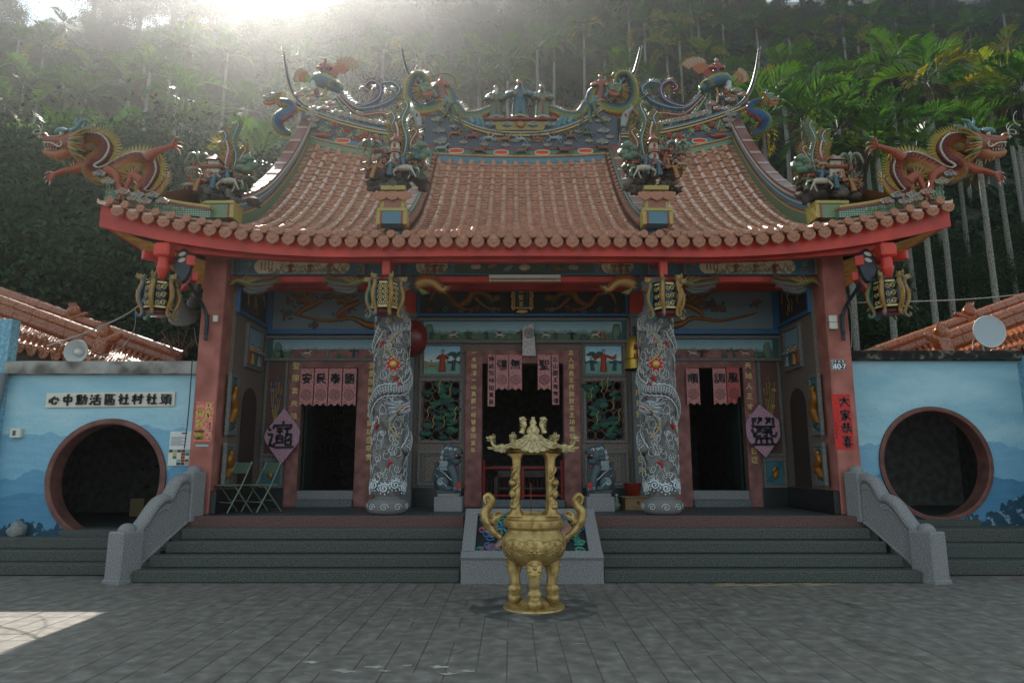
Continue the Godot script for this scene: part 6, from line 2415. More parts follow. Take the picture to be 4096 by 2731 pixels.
	for h in [[0.55,1.62,0.30,0.25,0.36],[0.35,2.82,0.30,-1.45,0.30]]:
		q=g()
		var c:=col_p(h[0],h[1],h[2])
		q.t=Transform3D(Basis(Vector3.UP,h[0]*0.6)*Basis(Vector3.BACK,h[3])*Basis.from_scale(Vector3(1,1,0.62)*h[4]),c)
		dragon_head(q,["#8a8d92","#a32a24","#d8d8d2","#a9adb0","#c9cdce","#8f9296","#8a8d92"],1)
		add(q,"dragon_head",M.matt,o)
		q=g()
		q.col=L("#c2a24f")
		q.tube(curve([c+Vector3(0.1,0.04,0.1),c+Vector3(-0.05,-0.1,0.06),c+Vector3(-0.12,-0.25,0.03),c+Vector3(-0.02,-0.4,0.02),c+Vector3(0.05,-0.45,0.0)],4),0.010,5)
		add(q,"whisker",M.matt,o)
	q=g()
	q.col=L("#b3271f")
	var poly:=PackedVector2Array()
	for k in 18:
		var rr:=0.15 if k % 2==0 else 0.085
		poly.append(Vector2(cos(TAU*k/18.0+0.2),sin(TAU*k/18.0+0.2))*rr)
	q.t=Transform3D(Basis(Vector3.UP,0.25),col_p(0.25,2.32,0.28))
	q.prism(poly,-0.02,0.015)
	var fl:=add(q,"sun_flame",M.matt,o)
	q=g()
	q.col=L("#d8dcdc")
	q.t=Transform3D(Basis(Vector3.UP,0.25),col_p(0.25,2.32,0.28))
	var ring:=[]
	for p in poly:ring.append(Vector3(p.x,p.y,0.012)*1.05)
	ring.append(ring[0])
	q.tube(ring,0.007,4)
	add(q,"outline",M.matt,fl)
	q=g()
	q.ball(col_p(0.25,2.32,0.31),Vector3.ONE*0.062,14,9)
	add(q,"pearl",M.gilt,fl)
	for k in 5:
		q=g()
		q.col=L("#a8251e")
		var th0:float=[0.1,0.5,-0.5,0.3,-0.7][k]
		var y0:float=[0.72,1.95,2.6,2.05,1.3][k]
		for j in 3:q.tube(curve([col_p(th0,y0,0.285),col_p(th0+0.06+0.05*j,y0+0.05+0.01*j,0.295),col_p(th0+0.05+0.14*j,y0+0.10-0.02*j,0.29)],3),blend([0.022,0.02,0.003],7),5)
		add(q,"flame",M.matt,o)
	q=g()
	q.lathe([Vector2(0.2,3.22),Vector2(0.2,3.3),Vector2(0.17,3.35),Vector2(0.17,3.5),Vector2(0.24,3.6),Vector2(0.24,3.75)],8)
	add(q,"capital",stone,o)
func lantern(x:float,y:float,d:float,label:String,coins:bool,turn:float) ->void:
	var o:=thing("palace_lantern",label,"lantern",V(x,y,d),"carved lanterns under the eave",turn)
	var q:=g()
	q.col=L("#1c1a1e")
	q.lathe([Vector2(0.0,0.06),Vector2(0.205,0.06),Vector2(0.215,0.10),Vector2(0.195,0.5),Vector2(0.205,0.53),Vector2(0.0,0.53)],6)
	add(q,"body",M.glaze,o)
	q=g()
	q.col=L("#8c1c18")
	q.lathe([Vector2(0.0,0.0),Vector2(0.15,0.005),Vector2(0.20,0.055),Vector2(0.0,0.06)],18)
	add(q,"bottom_bowl",M.glaze,o)
	q=g()
	q.col=L("#9c2a20")
	q.tube([Vector3(0,0.5,0),Vector3(0,0.75,0)],0.02,6)
	add(q,"hanger",M.glaze,o)
	for f in 6:
		var an:=TAU*(f+0.5)/6.0
		var nb:=Basis(Vector3.UP,an)
		q=g()
		q.t=Transform3D(nb,nb*Vector3(0,0,0.183))
		q.col=L("#d8bd78")
		if coins:
			for i in 2:
				for j in 4:
					var c:=Vector2(-0.045+0.09*i,0.17+0.085*j)
					var ring:=[]
					for k in 11:ring.append(Vector3(c.x+0.036*cos(TAU*k/10),c.y+0.036*sin(TAU*k/10),0))
					q.tube(ring,0.0065,4)
					q.box(Vector3(c.x,c.y,0),Vector3(0.022,0.022,0.01))
		else:
			for i in 3:
				for m in [-1.0,1.0]:
					var ps:=[]
					for p in spiral(Vector2(0.04*m,0.18+0.12*i),0.045,1.3,0.5,9,m):ps.append(Vector3(p.x,p.y,0))
					q.tube(ps,0.006,4)
		q.box(Vector3(0,0.115,0),Vector3(0.15,0.025,0.01))
		q.box(Vector3(0,0.49,-0.006),Vector3(0.13,0.025,0.01))
		add(q,"gilt_panel",M.matt,o)
		var ca:=TAU*f/6.0
		var b:=Basis(Vector3.UP,ca)
		q=g()
		q.t=Transform3D(b*Basis(Vector3(0,0,1),Vector3.UP,Vector3(-1,0,0)),Vector3.ZERO)
		var blue:=L("#3f86b8") if f % 2 else L("#3f9a92")
		var line:=curve(flat([0.26,0.56,0.235,0.48,0.275,0.34,0.27,0.22,0.22,0.10,0.205,0.02,0.25,-0.03,0.285,0.0,0.265,0.03]),4)
		q.tube(line,blend([0.026,0.034,0.036,0.034,0.03,0.026,0.02,0.014,0.008],line.size()),7,[L("#c49a48"),L("#a87f38"),L("#c49a48"),L("#a87f38"),blue,blue,L("#b08840")],Vector3.BACK,1.0,0.08)
		q.col=blue
		for k in range(2,line.size()-3,2):q.cone(line[k]-Vector3(0.025,0,0),line[k]-Vector3(0.052,0.012,0),0.014,4)
		for k in 5:q.cone(Vector3(0.24,0.53-0.015*k,0.02*(k-2)),Vector3(0.195,0.56-0.03*k,0.03*(k-2)),0.016,4)
		for k in 4:q.cone(Vector3(0.27,0.0,0),Vector3(0.27+0.05*cos(k*0.9-1.6),0.0+0.05*sin(k*0.9-1.6),0),0.016,4)
		q.col=L("#b8904a")
		q.tube([Vector3(0.26,0.30,0.02),Vector3(0.30,0.33,0.03),Vector3(0.31,0.37,0.03)],[0.014,0.01,0.006],5)
		q.tube([Vector3(0.235,0.13,0.01),Vector3(0.285,0.1,0.02),Vector3(0.3,0.07,0.02)],[0.014,0.011,0.012],5)
		q.t=q.t*Transform3D(Basis(Vector3.BACK,0.5)*Basis.from_scale(Vector3.ONE*0.12),Vector3(0.27,0.565,0))
		dragon_head(q,["#d0ae5c","#8c2a22","#e8e0cc","#d8be7a","#3f86b8" if f % 2 else "#3f9a92","#d0ae5c","#d0ae5c"],0)
		add(q,"corner_dragon",M.glaze,o)
func corbel(x:float,y:float,hand:float,fish:bool,label:String) ->void:
	var o:=thing("carved_corbel",label,"carving",V(x,y,10.86),"carved corbels under the painted beam")
	o.scale=Vector3(hand,1,1)
	var q:=g()
	if fish:
		q.tube(curve(flat([-0.12,-0.02,0.05,0.06,0.22,0.04,0.36,-0.08,0.42,-0.02]),5),blend([0.10,0.115,0.09,0.05,0.015],21),12,around(["#3f8a7a","#a8682f","#c9863c","#b87434","#c9a04f"]),Vector3.BACK,0.7,0.12)
		var b:=add(q,"body",M.glaze,o)
		q=g()
		q.col=L("#4f8f8a")
		for k in 11:q.cone(Vector3(-0.1+0.045*k,0.10-0.012*k,0),Vector3(-0.06+0.047*k,0.17-0.018*k,0),0.025,4)
		add(q,"back_fin",M.glaze,b)
		q=g()
		q.t=Transform3D(Basis(Vector3.UP,PI)*Basis(Vector3.BACK,-0.2)*Basis.from_scale(Vector3(0.3,0.3,0.25)),Vector3(-0.2,-0.02,0.02))
		dragon_head(q,["#7a8a90","#8a2f2a","#dcd8cc","#35506f","#3f5f7c","#58788f","#b07a4a"],1)
		add(q,"head",M.glaze,b)
		q=g()
		for k in 7:
			q.col=L(["#7fa86a","#c9b060"][k % 2])
			q.cone(Vector3(0.34,-0.06,0),Vector3(0.42+0.02*k,-0.18+0.03*k,0),0.02,4)
			q.cone(Vector3(-0.02,-0.08,0.03),Vector3(0.06+0.02*k,-0.2+0.008*k,0.03),0.02,4)
		add(q,"tail",M.glaze,b)
	else:
		q.tube(curve(flat([-0.34,-0.02,-0.22,0.07,-0.05,0.03,0.06,-0.02]),5),blend([0.012,0.05,0.09,0.05],16),9,around(["#b08438","#96702c","#77803c","#b08438"]),Vector3.BACK,0.7)
		var b:=add(q,"body",M.glaze,o)
		q=g()
		for k in 9:
			q.col=L(["#c9a04a","#a8483c","#6f9a5a"][k % 3])
			q.tube([Vector3(-0.12+0.02*k,0.03,0.04),Vector3(-0.05+0.035*k,0.14-0.006*k,0.05)],[0.016,0.008],5)
		add(q,"wing",M.glaze,b)
		for t in [[[0.0,0.0,0.15,0.08,0.32,0.1,0.46,0.16],"#b0506a","#6f8a5a"],[[0.0,-0.03,0.18,0.0,0.34,0.02,0.5,0.07],"#5fa08a","#c9a878"],[[-0.05,-0.06,0.12,-0.09,0.28,-0.06,0.42,-0.02],"#7a86b8","#b87f8a"],[[-0.1,-0.08,0.02,-0.14,0.16,-0.13,0.3,-0.1],"#5fa08a","#8a6a9a"]]:
			q=g()
			curl_feather(q,flat(t[0],0.95,0.02),0.03,L(t[1])*0.8,L(t[2])*0.6,L("#a8843f"))
			add(q,"tail_feather",M.glaze,b)
func lion(s:float) ->void:
	var ped:=thing("lion_pedestal","square stone pedestal under the lion by the dragon column and drum" if s<0 else "square stone pedestal under the lion by the red bucket","pedestal",V(s*1.24,0.8,11.55),"lion pedestals")
	var q:=g()
	q.box(Vector3(0,0.12,0),Vector3(0.46,0.24,0.42),Basis(),0.012)
	add(q,"block",M.granite,ped)
	q=g()
	q.box(Vector3(0,0.265,0),Vector3(0.36,0.06,0.34),Basis(),0.01)
	add(q,"cap",M.granite,ped)
	var o:=thing("stone_lion","grey stone lion with open mouth in front of the picture of the deer" if s<0 else "grey stone lion with open mouth next to the red bucket","lion statue",V(s*1.24,1.097,11.55),"pair of stone lions")
	o.scale=Vector3(-s,1,1)
	var st:=mat("lion_stone",0.7,0,"#66767c",noise_tex(3,0.32,[[0.3,"#8a8a8a"],[0.6,"#d4d4d4"],[0.75,"#ffffff"]],2),0.5)
	q=g()
	q.box(Vector3(0,0.025,0),Vector3(0.40,0.05,0.34),Basis(),0.015)
	q.tube(curve([Vector3(-0.10,0.08,-0.05),Vector3(-0.11,0.24,-0.03),Vector3(-0.06,0.42,0.02),Vector3(0.02,0.56,0.05)],5),blend([0.15,0.16,0.145,0.12],16),14)
	q.ball(Vector3(0.03,0.62,0.07),Vector3(0.155,0.16,0.155),16,10)
	q.tube(curve([Vector3(0.06,0.66,0.1),Vector3(0.14,0.665,0.14),Vector3(0.20,0.65,0.17)],3),blend([0.10,0.085,0.06],7),10)
	q.tube(curve([Vector3(0.05,0.54,0.1),Vector3(0.13,0.51,0.14),Vector3(0.18,0.53,0.16)],3),blend([0.08,0.06,0.04],7),10)
	for z in [-0.06,0.16]:
		q.tube(curve([Vector3(0.02,0.42,z),Vector3(0.09,0.28,z+0.02),Vector3(0.12,0.10,z+0.02)],4),blend([0.085,0.06,0.05],9),10)
		q.ball(Vector3(0.14,0.075,z+0.03),Vector3(0.075,0.05,0.06),10,6)
	for z in [-0.1,0.12]:
		q.ball(Vector3(-0.1,0.16,z),Vector3(0.12,0.13,0.09),12,8)
		q.ball(Vector3(0.0,0.075,z+0.03),Vector3(0.09,0.045,0.055),10,6)
	q.tube(curve([Vector3(-0.2,0.12,0.0),Vector3(-0.25,0.26,0.03),Vector3(-0.2,0.4,0.03),Vector3(-0.24,0.5,0.03)],4),blend([0.03,0.04,0.05,0.015],13),8)
	for k in 16:
		var an:=TAU*k/16.0
		q.ball(Vector3(-0.04,0.62,0.05)+Vector3(0.02*cos(an),0.155*cos(an),0.155*sin(an)),Vector3(0.06,0.05,0.05),8,5)
	q.ball(Vector3(0.15,0.11,0.17),Vector3(0.07,0.07,0.07),10,8)
	var body:=add(q,"body",st,o)
	q=g()
	q.col=L("#1a1414")
	q.ball(Vector3(0.155,0.585,0.165),Vector3(0.055,0.04,0.055),10,6)
	add(q,"mouth",M.matt,body)
	q=g()
	q.col=L("#d6d8d6")
	for k in 4:q.cone(Vector3(0.13+0.022*k,0.615,0.205-0.012*k),Vector3(0.13+0.022*k,0.575,0.205-0.012*k),0.013,4)
	q.ball(Vector3(0.11,0.70,0.205),Vector3(0.028,0.024,0.018),9,6)
	q.col=L("#101010")
	q.ball(Vector3(0.118,0.70,0.222),Vector3(0.012,0.013,0.008),7,5)
	add(q,"teeth_and_eye",M.matt,body)
	q=g()
	q.col=L("#a3302a")
	q.ball(Vector3(-0.02,0.74,0.16),Vector3(0.025,0.035,0.02),8,5)
	q.ball(Vector3(0.17,0.12,0.235),Vector3(0.05,0.06,0.015),8,5)
	q.tube([Vector3(0.08,0.63,0.215),Vector3(0.16,0.63,0.215),Vector3(0.2,0.615,0.2)],0.007,4)
	q.tube([Vector3(0.1,0.44,0.12),Vector3(0.13,0.42,0.16)],0.015,5)
	add(q,"red_paint",M.matt,body)
	var r:=RandomNumberGenerator.new()
	r.seed=5
	q=g()
	q.col=L("#b9c3c6")
	for k in 20:
		var an:=-0.4+2.6*k/20.0
		var c:=Vector3(-0.01,0.62,0.07)
		var a:=c+Vector3(-cos(an)*0.10,sin(an)*0.13-0.03,0.15)
		var ps:=[]
		for p in spiral(Vector2.ZERO,0.03,0.9,k,7):ps.append(a+Vector3(p.x,p.y,0.0))
		q.tube(ps,0.0045,3)
		var b0:=c+Vector3(-0.02-0.012*k,-0.10,0.14)
		if k<11:q.tube(curve([b0,b0+Vector3(0.015,-0.05,0.02),b0+Vector3(0.0,-0.1,0.015),b0+Vector3(0.03,-0.15,0.01)],3),0.0045,3)
	q.tube(curve([Vector3(-0.2,0.4,0.1),Vector3(-0.08,0.33,0.16),Vector3(0.04,0.22,0.2),Vector3(0.12,0.2,0.22)],4),0.009,5)
	q.tube(curve([Vector3(-0.22,0.3,0.08),Vector3(-0.12,0.2,0.2),Vector3(-0.02,0.1,0.2)],4),0.006,4)
	for k in 3:q.tube(flat_z(spiral(Vector2(-0.12,0.17),0.03+0.025*k,0.9,1.0,10),0.215),0.005,4)
	for k in 5:q.tube([Vector3(0.1+0.025*k,0.05,0.235),Vector3(0.1+0.025*k,0.1,0.24)],0.005,4)
	add(q,"painted_lines",M.matt,body,"stuff")
func flat_z(ps:Array,z:float) ->Array:
	var r:=[]
	for p in ps:r.append(Vector3(p.x,p.y,z))
	return r
func lamp(s:float) ->void:
	var o:=thing("street_lamp","black two lens lamp on the pillar with one small white box" if s<0 else "black two lens lamp on the pillar with two small white boxes","lamp",V(s*5.07,3.55,10.70),"lamps bracketed to the pillars")
	o.scale=Vector3(s,1,1)
	var q:=g()
	q.box(Vector3(0.0,0.16,0.03),Vector3(0.06,0.42,0.03),Basis(),0.006)
	add(q,"plate",M.steel_dark,o)
	q=g()
	q.tube(curve([Vector3(0.0,0.05,0.06),Vector3(0.0,0.3,0.06),Vector3(0.05,0.5,0.12),Vector3(0.12,0.75,0.45)],5),0.03,8)
	add(q,"arm",M.steel_dark,o)
	q=g()
	q.t=Transform3D(Basis(Vector3.BACK,-0.28)*Basis(Vector3.RIGHT,-0.42),Vector3(0.16,1.0,0.62))
	var poly:=PackedVector2Array()
	for k in 20:
		var an:=TAU*k/20.0
		poly.append(Vector2(cos(an)*0.14,sin(an)*0.34)*Vector2(1.0-0.25*clampf(-sin(an),0,1),1))
	q.prism(poly,-0.03,0.03,0.02)
	var hd:=add(q,"lamp_head",M.steel_dark,o)
	for y in [0.08,0.21]:
		q=g()
		q.t=Transform3D(Basis(Vector3.BACK,-0.28)*Basis(Vector3.RIGHT,-0.42),Vector3(0.16,1.0,0.62))
		q.col=L("#d8d4c4")
		q.ball(Vector3(0,y,0.045),Vector3(0.065,0.045,0.02),12,6)
		add(q,"lens",M.glaze,hd)
	var b:=thing("wall_box","white plastic box on the pillar under the lamp beside the horn" if s<0 else "pair of white plastic boxes on the pillar under the lamp by the number plate","box",V(s*(5.05 if s>0 else 5.06)-(0.10 if s>0 else -0.1)*1.0,3.80,10.74))
	for k in (1 if s<0 else 2):
		q=g()
		q.box(Vector3(0,0.06-0.115*k,0.02),Vector3(0.075 if s<0 else 0.13,0.11,0.05),Basis(),0.008)
		add(q,"case",M.plastic_white,b)
func porch() ->void:
	for s in [-1.0,1.0]:
		dragon_column(s)
		lion(s)
		lamp(s)
	lantern(-5.55,3.76,10.06,"scroll pattern lantern with golden dragons hung at the eave corner beside the horn",false,0.1)
	lantern(5.50,3.78,10.06,"scroll pattern lantern with golden dragons hung at the eave corner before the palm trunks",false,0.25)
	lantern(-2.17,3.82,10.3,"coin pattern lantern with golden dragons hung in front of the dragon column by the drum",true,TAU/12.0)
	lantern(2.19,3.80,10.3,"scroll pattern lantern with golden dragons hung in front of the dragon column by the bell",false,TAU/12.0+0.12)
	corbel(-4.50,4.47,1.0,false,"painted phoenix corbel next to the pillar above the folding chairs")
	corbel(-2.82,4.47,-1.0,false,"painted phoenix corbel tucked behind the coin lantern")
	corbel(-1.70,4.46,1.0,true,"orange fish dragon corbel beside the coin lantern")
	corbel(1.74,4.46,-1.0,true,"orange fish dragon corbel beside the lantern by the bell")
	corbel(2.74,4.47,1.0,false,"painted phoenix corbel tucked behind the lantern by the bell")
	corbel(4.52,4.47,-1.0,false,"painted phoenix corbel next to the pillar with the number plate")
	var o:=thing("tube_light","unlit white twin tube light under the painted beam","light fitting",V(0.01,4.52,10.88))
	var q:=g()
	q.col=L("#c9c6ba")
	q.box(Vector3(0,0.08,0),Vector3(1.18,0.05,0.1),Basis(),0.008)
	add(q,"housing",M.matt,o)
	for y in [0.045,0.0]:
		q=g()
		q.col=L("#dcd9cd")
		q.tube([Vector3(-0.56,y,0.05),Vector3(0.56,y,0.05)],0.016,8)
		add(q,"tube",M.glaze,o)
		for s in [-1.0,1.0]:
			q=g()
			q.col=L("#a9aaa6")
			q.box(Vector3(s*0.57,y,0.04),Vector3(0.03,0.035,0.05))
			add(q,"socket",M.matt,o)
	o=thing("temple_bell","brass temple bell with red characters behind the dragon column","bell",V(1.92,3.16,11.6))
	q=g()
	q.lathe([Vector2(0.19,0.0),Vector2(0.185,0.03),Vector2(0.165,0.12),Vector2(0.155,0.32),Vector2(0.14,0.47),Vector2(0.09,0.56),Vector2(0.0,0.585)],24)
	add(q,"bell_body",mat("bell_brass",0.35,0.6,"#c09a3a"),o)
	q=g()
	q.col=L("#2a2622")
	q.tube([Vector3(0,0.55,0),Vector3(0,0.75,0)],0.03,6)
	q.lathe([Vector2(0.192,0.0),Vector2(0.17,-0.02),Vector2(0.1,-0.02)],20)
	add(q,"hanger",M.matt,o)
	q=g()
	q.col=L("#8c7a3a")
	q.lathe([Vector2(0.168,0.16),Vector2(0.172,0.17),Vector2(0.168,0.18)],24)
	add(q,"band",M.gilt,o)
	o=thing("temple_drum","red barrel drum with studded skin behind the dragon column","drum",V(-2.02,3.42,11.75))
	q=g()
	q.t=Transform3D(Basis(Vector3.UP,-0.95)*Basis(Vector3.RIGHT,PI/2),Vector3(0.06,0.30,0))
	q.col=L("#8a1f1a")
	q.lathe([Vector2(0.27,0.17),Vector2(0.32,0.08),Vector2(0.335,0.0),Vector2(0.32,-0.08),Vector2(0.27,-0.17)],26)
	var dt:=q.t
	add(q,"shell",M.glaze,o)
	q=g()
	q.t=dt
	q.col=L("#d9c9a4")
	q.lathe([Vector2(0.0,0.176),Vector2(0.27,0.172)],26)
	q.lathe([Vector2(0.27,-0.172),Vector2(0.0,-0.176)],26)
	add(q,"skin",M.matt,o)
	q=g()
	q.t=dt
	q.col=L("#2b2018")
	for k in 40:q.ball(Vector3(sin(TAU*k/40.0)*0.268,0.172,cos(TAU*k/40.0)*0.268),Vector3.ONE*0.009,5,4)
	add(q,"studs",M.matt,o,"stuff")
	o=thing("horn_speaker","grey horn loudspeaker hung below the eave corner, tilted down","loudspeaker",V(-5.62,3.80,10.95),"horn loudspeakers")
	q=g()
	q.t=Transform3D(Basis(Vector3.BACK,-0.25)*Basis(Vector3.RIGHT,0.85),Vector3(0,0.2,0))
	q.col=L("#6f6a66")
	q.lathe([Vector2(0.04,0.34),Vector2(0.06,0.2),Vector2(0.1,0.08),Vector2(0.16,-0.02),Vector2(0.22,-0.08),Vector2(0.225,-0.095),Vector2(0.2,-0.075),Vector2(0.1,0.06),Vector2(0.03,0.16)],24)
	add(q,"horn",M.matt,o)
	q=g()
	q.col=L("#5c5855")
	q.tube([Vector3(0.08,0.45,-0.2),Vector3(0.12,0.75,-0.25)],0.05,7)
	q.ball(Vector3(0.06,0.42,-0.2),Vector3(0.09,0.11,0.09),10,6)
	add(q,"driver",M.matt,o)
	o=thing("altar_table","dark weathered altar table inside the middle door","table",V(0.06,0.81,13.25))
	q=g(); q.box(Vector3(0,0.69,0),Vector3(1.3,0.07,0.5),Basis(),0.012); add(q,"table_top",M.wood_dark,o)
	q=g(); q.box(Vector3(0,0.57,0.2),Vector3(1.2,0.14,0.05),Basis(),0.01); add(q,"apron",M.wood_dark,o)
	q=g(); q.box(Vector3(0,0.30,0.16),Vector3(1.05,0.05,0.05),Basis(),0.01); add(q,"rail",M.wood_dark,o)
	for s in [-1.0,1.0]:
		q=g(); q.box(Vector3(s*0.56,0.33,0.18),Vector3(0.09,0.66,0.09),Basis(),0.012); add(q,"leg",M.wood_dark,o)
		q=g(); q.box(Vector3(s*0.56,0.33,-0.18),Vector3(0.09,0.66,0.09),Basis(),0.012); add(q,"leg",M.wood_dark,o)
	o=thing("red_fence","low red gate with scrolled wire inside the middle door","gate",V(0.0,0.93,12.82))
	for it in [[-0.72,0.0,0.7],[0.72,0.0,0.7],[0.0,0.0,0.55]]:
		q=g(); q.col=L("#8c261f"); q.box(Vector3(it[0],it[2]/2,0),Vector3(0.05,it[2],0.05),Basis(),0.006); add(q,"post",M.matt,o)
	for y in [0.06,0.56]:
		q=g(); q.col=L("#8c261f"); q.box(Vector3(0,y,0.0),Vector3(1.40,0.04,0.03),Basis(),0.006); add(q,"rail",M.matt,o)
	for k in 18:
		var x:=-0.66+0.0776*k
		q=g(); q.col=L("#5a2a26"); q.tube([Vector3(x,0.08,0),Vector3(x,0.36,0)],0.006,5); add(q,"bar",M.matt,o)
	for k in 4:
		q=g(); q.col=L("#5a2a26")
		q.tube(flat_z(spiral(Vector2(-0.45+0.3*k,0.42),0.06,1.5,0,12),0),0.006,4)
		add(q,"wire_scroll",M.matt,o)
	folding_chair(V(-4.58,0.80,10.98),-0.55,"pale green folding chair on the porch next to the balustrade post")
	folding_chair(V(-4.16,0.80,11.12),-0.62,"pale green folding chair on the porch nearer the door")
	o=thing("carton","brown cardboard carton with printed red characters under the red bucket","box",V(1.93,0.80,11.95))
	q=g(); q.col=L("#9c7a58"); q.box(Vector3(0,0.105,0),Vector3(0.44,0.21,0.3),Basis(),0.004); add(q,"case",M.matt,o)
	q=g(); q.col=L("#a98662"); q.box(Vector3(-0.02,0.222,0.02),Vector3(0.5,0.012,0.34),Basis(Vector3.BACK,0.02)); add(q,"flap",M.matt,o)
	o=thing("bucket","red plastic bucket standing on the cardboard carton","bucket",V(1.87,1.028,11.95))
	q=g(); q.col=L("#a83a24")
	q.lathe([Vector2(0.0,0.0),Vector2(0.115,0.0),Vector2(0.15,0.2),Vector2(0.162,0.2),Vector2(0.162,0.215),Vector2(0.145,0.215),Vector2(0.11,0.02)],22)
	add(q,"bucket_wall",M.glaze,o)
	q=g(); q.col=L("#8c3020")
	var hp:=[]
	for k in 11:hp.append(Vector3(cos(PI*k/10.0)*0.16,0.19-0.08*sin(PI*k/10.0),0.02+0.15*sin(PI*k/10.0)))
	q.tube(hp,0.006,5)
	add(q,"handle",M.matt,o)
	o=thing("plastic_bottle","clear plastic bottle in a crumpled bag beside the lion pedestal","bottle",V(1.58,0.80,11.9))
	q=g(); q.col=L("#b9c4c8")
	q.lathe([Vector2(0.0,0.0),Vector2(0.04,0.0),Vector2(0.045,0.05),Vector2(0.04,0.16),Vector2(0.018,0.21),Vector2(0.018,0.24)],12)
	add(q,"bottle_body",M.glaze,o)
	q=g(); q.col=L("#dfe4e4"); q.tube([Vector3(0,0.235,0),Vector3(0,0.262,0)],0.02,8); add(q,"cap",M.matt,o)
	q=g(); q.col=L("#aab4b8"); q.ball(Vector3(-0.05,0.07,0.02),Vector3(0.11,0.085,0.08),14,9,Basis(),0.2,4); add(q,"bag",M.glaze,o)
	cables()
func cable(ps:Array,r:float,label:String,m:Material) ->void:
	var q:=g()
	q.tube(curve(ps,8),r,5)
	tag(add(q,"cable",m),label,"cable")
func cables() ->void:
	cable([V(-7.95,3.5,11.2),V(-7.0,3.72,10.9),V(-6.15,4.05,10.6),V(-5.75,4.55,10.3),V(-5.62,4.80,10.2)],0.013,"grey cable rising from the parapet to the eave corner",M.rope)
	cable([V(-6.2,4.02,10.6),V(-5.9,3.98,10.4),V(-5.6,3.84,10.15)],0.006,"thin cable from the knot to the corner lantern",M.rope)
	cable([V(-6.2,4.02,10.6),V(-6.3,3.7,10.8),V(-6.6,3.4,10.95),V(-7.1,3.25,11.0)],0.006,"thin cable hanging from the knot down to the small speaker",M.rope)
	cable([V(-5.4,3.75,10.95),V(-5.3,3.5,10.85),V(-5.2,3.4,10.8)],0.005,"thin wire from the tilted horn to the pillar",M.rope)
	cable([V(-5.28,3.2,10.72),V(-5.27,2.4,10.72),V(-5.29,1.8,10.72)],0.009,"dark cable running down the pillar beside the notice sheet",M.steel_dark)
	cable([V(5.5,4.42,12.0),V(9.0,4.75,13.0),V(13.0,5.4,14.0)],0.01,"thin overhead wire crossing in front of the palm trunks",M.rope)
	cable([V(5.24,4.3,10.8),V(5.28,3.9,10.78),V(5.24,3.4,10.78)],0.007,"grey cable hanging behind the lamp with two boxes",M.rope)
	cable([V(7.4,3.42,11.1),V(7.5,3.6,11.2),V(7.62,3.66,11.2)],0.006,"thin cord tied to the large round speaker",M.rope)
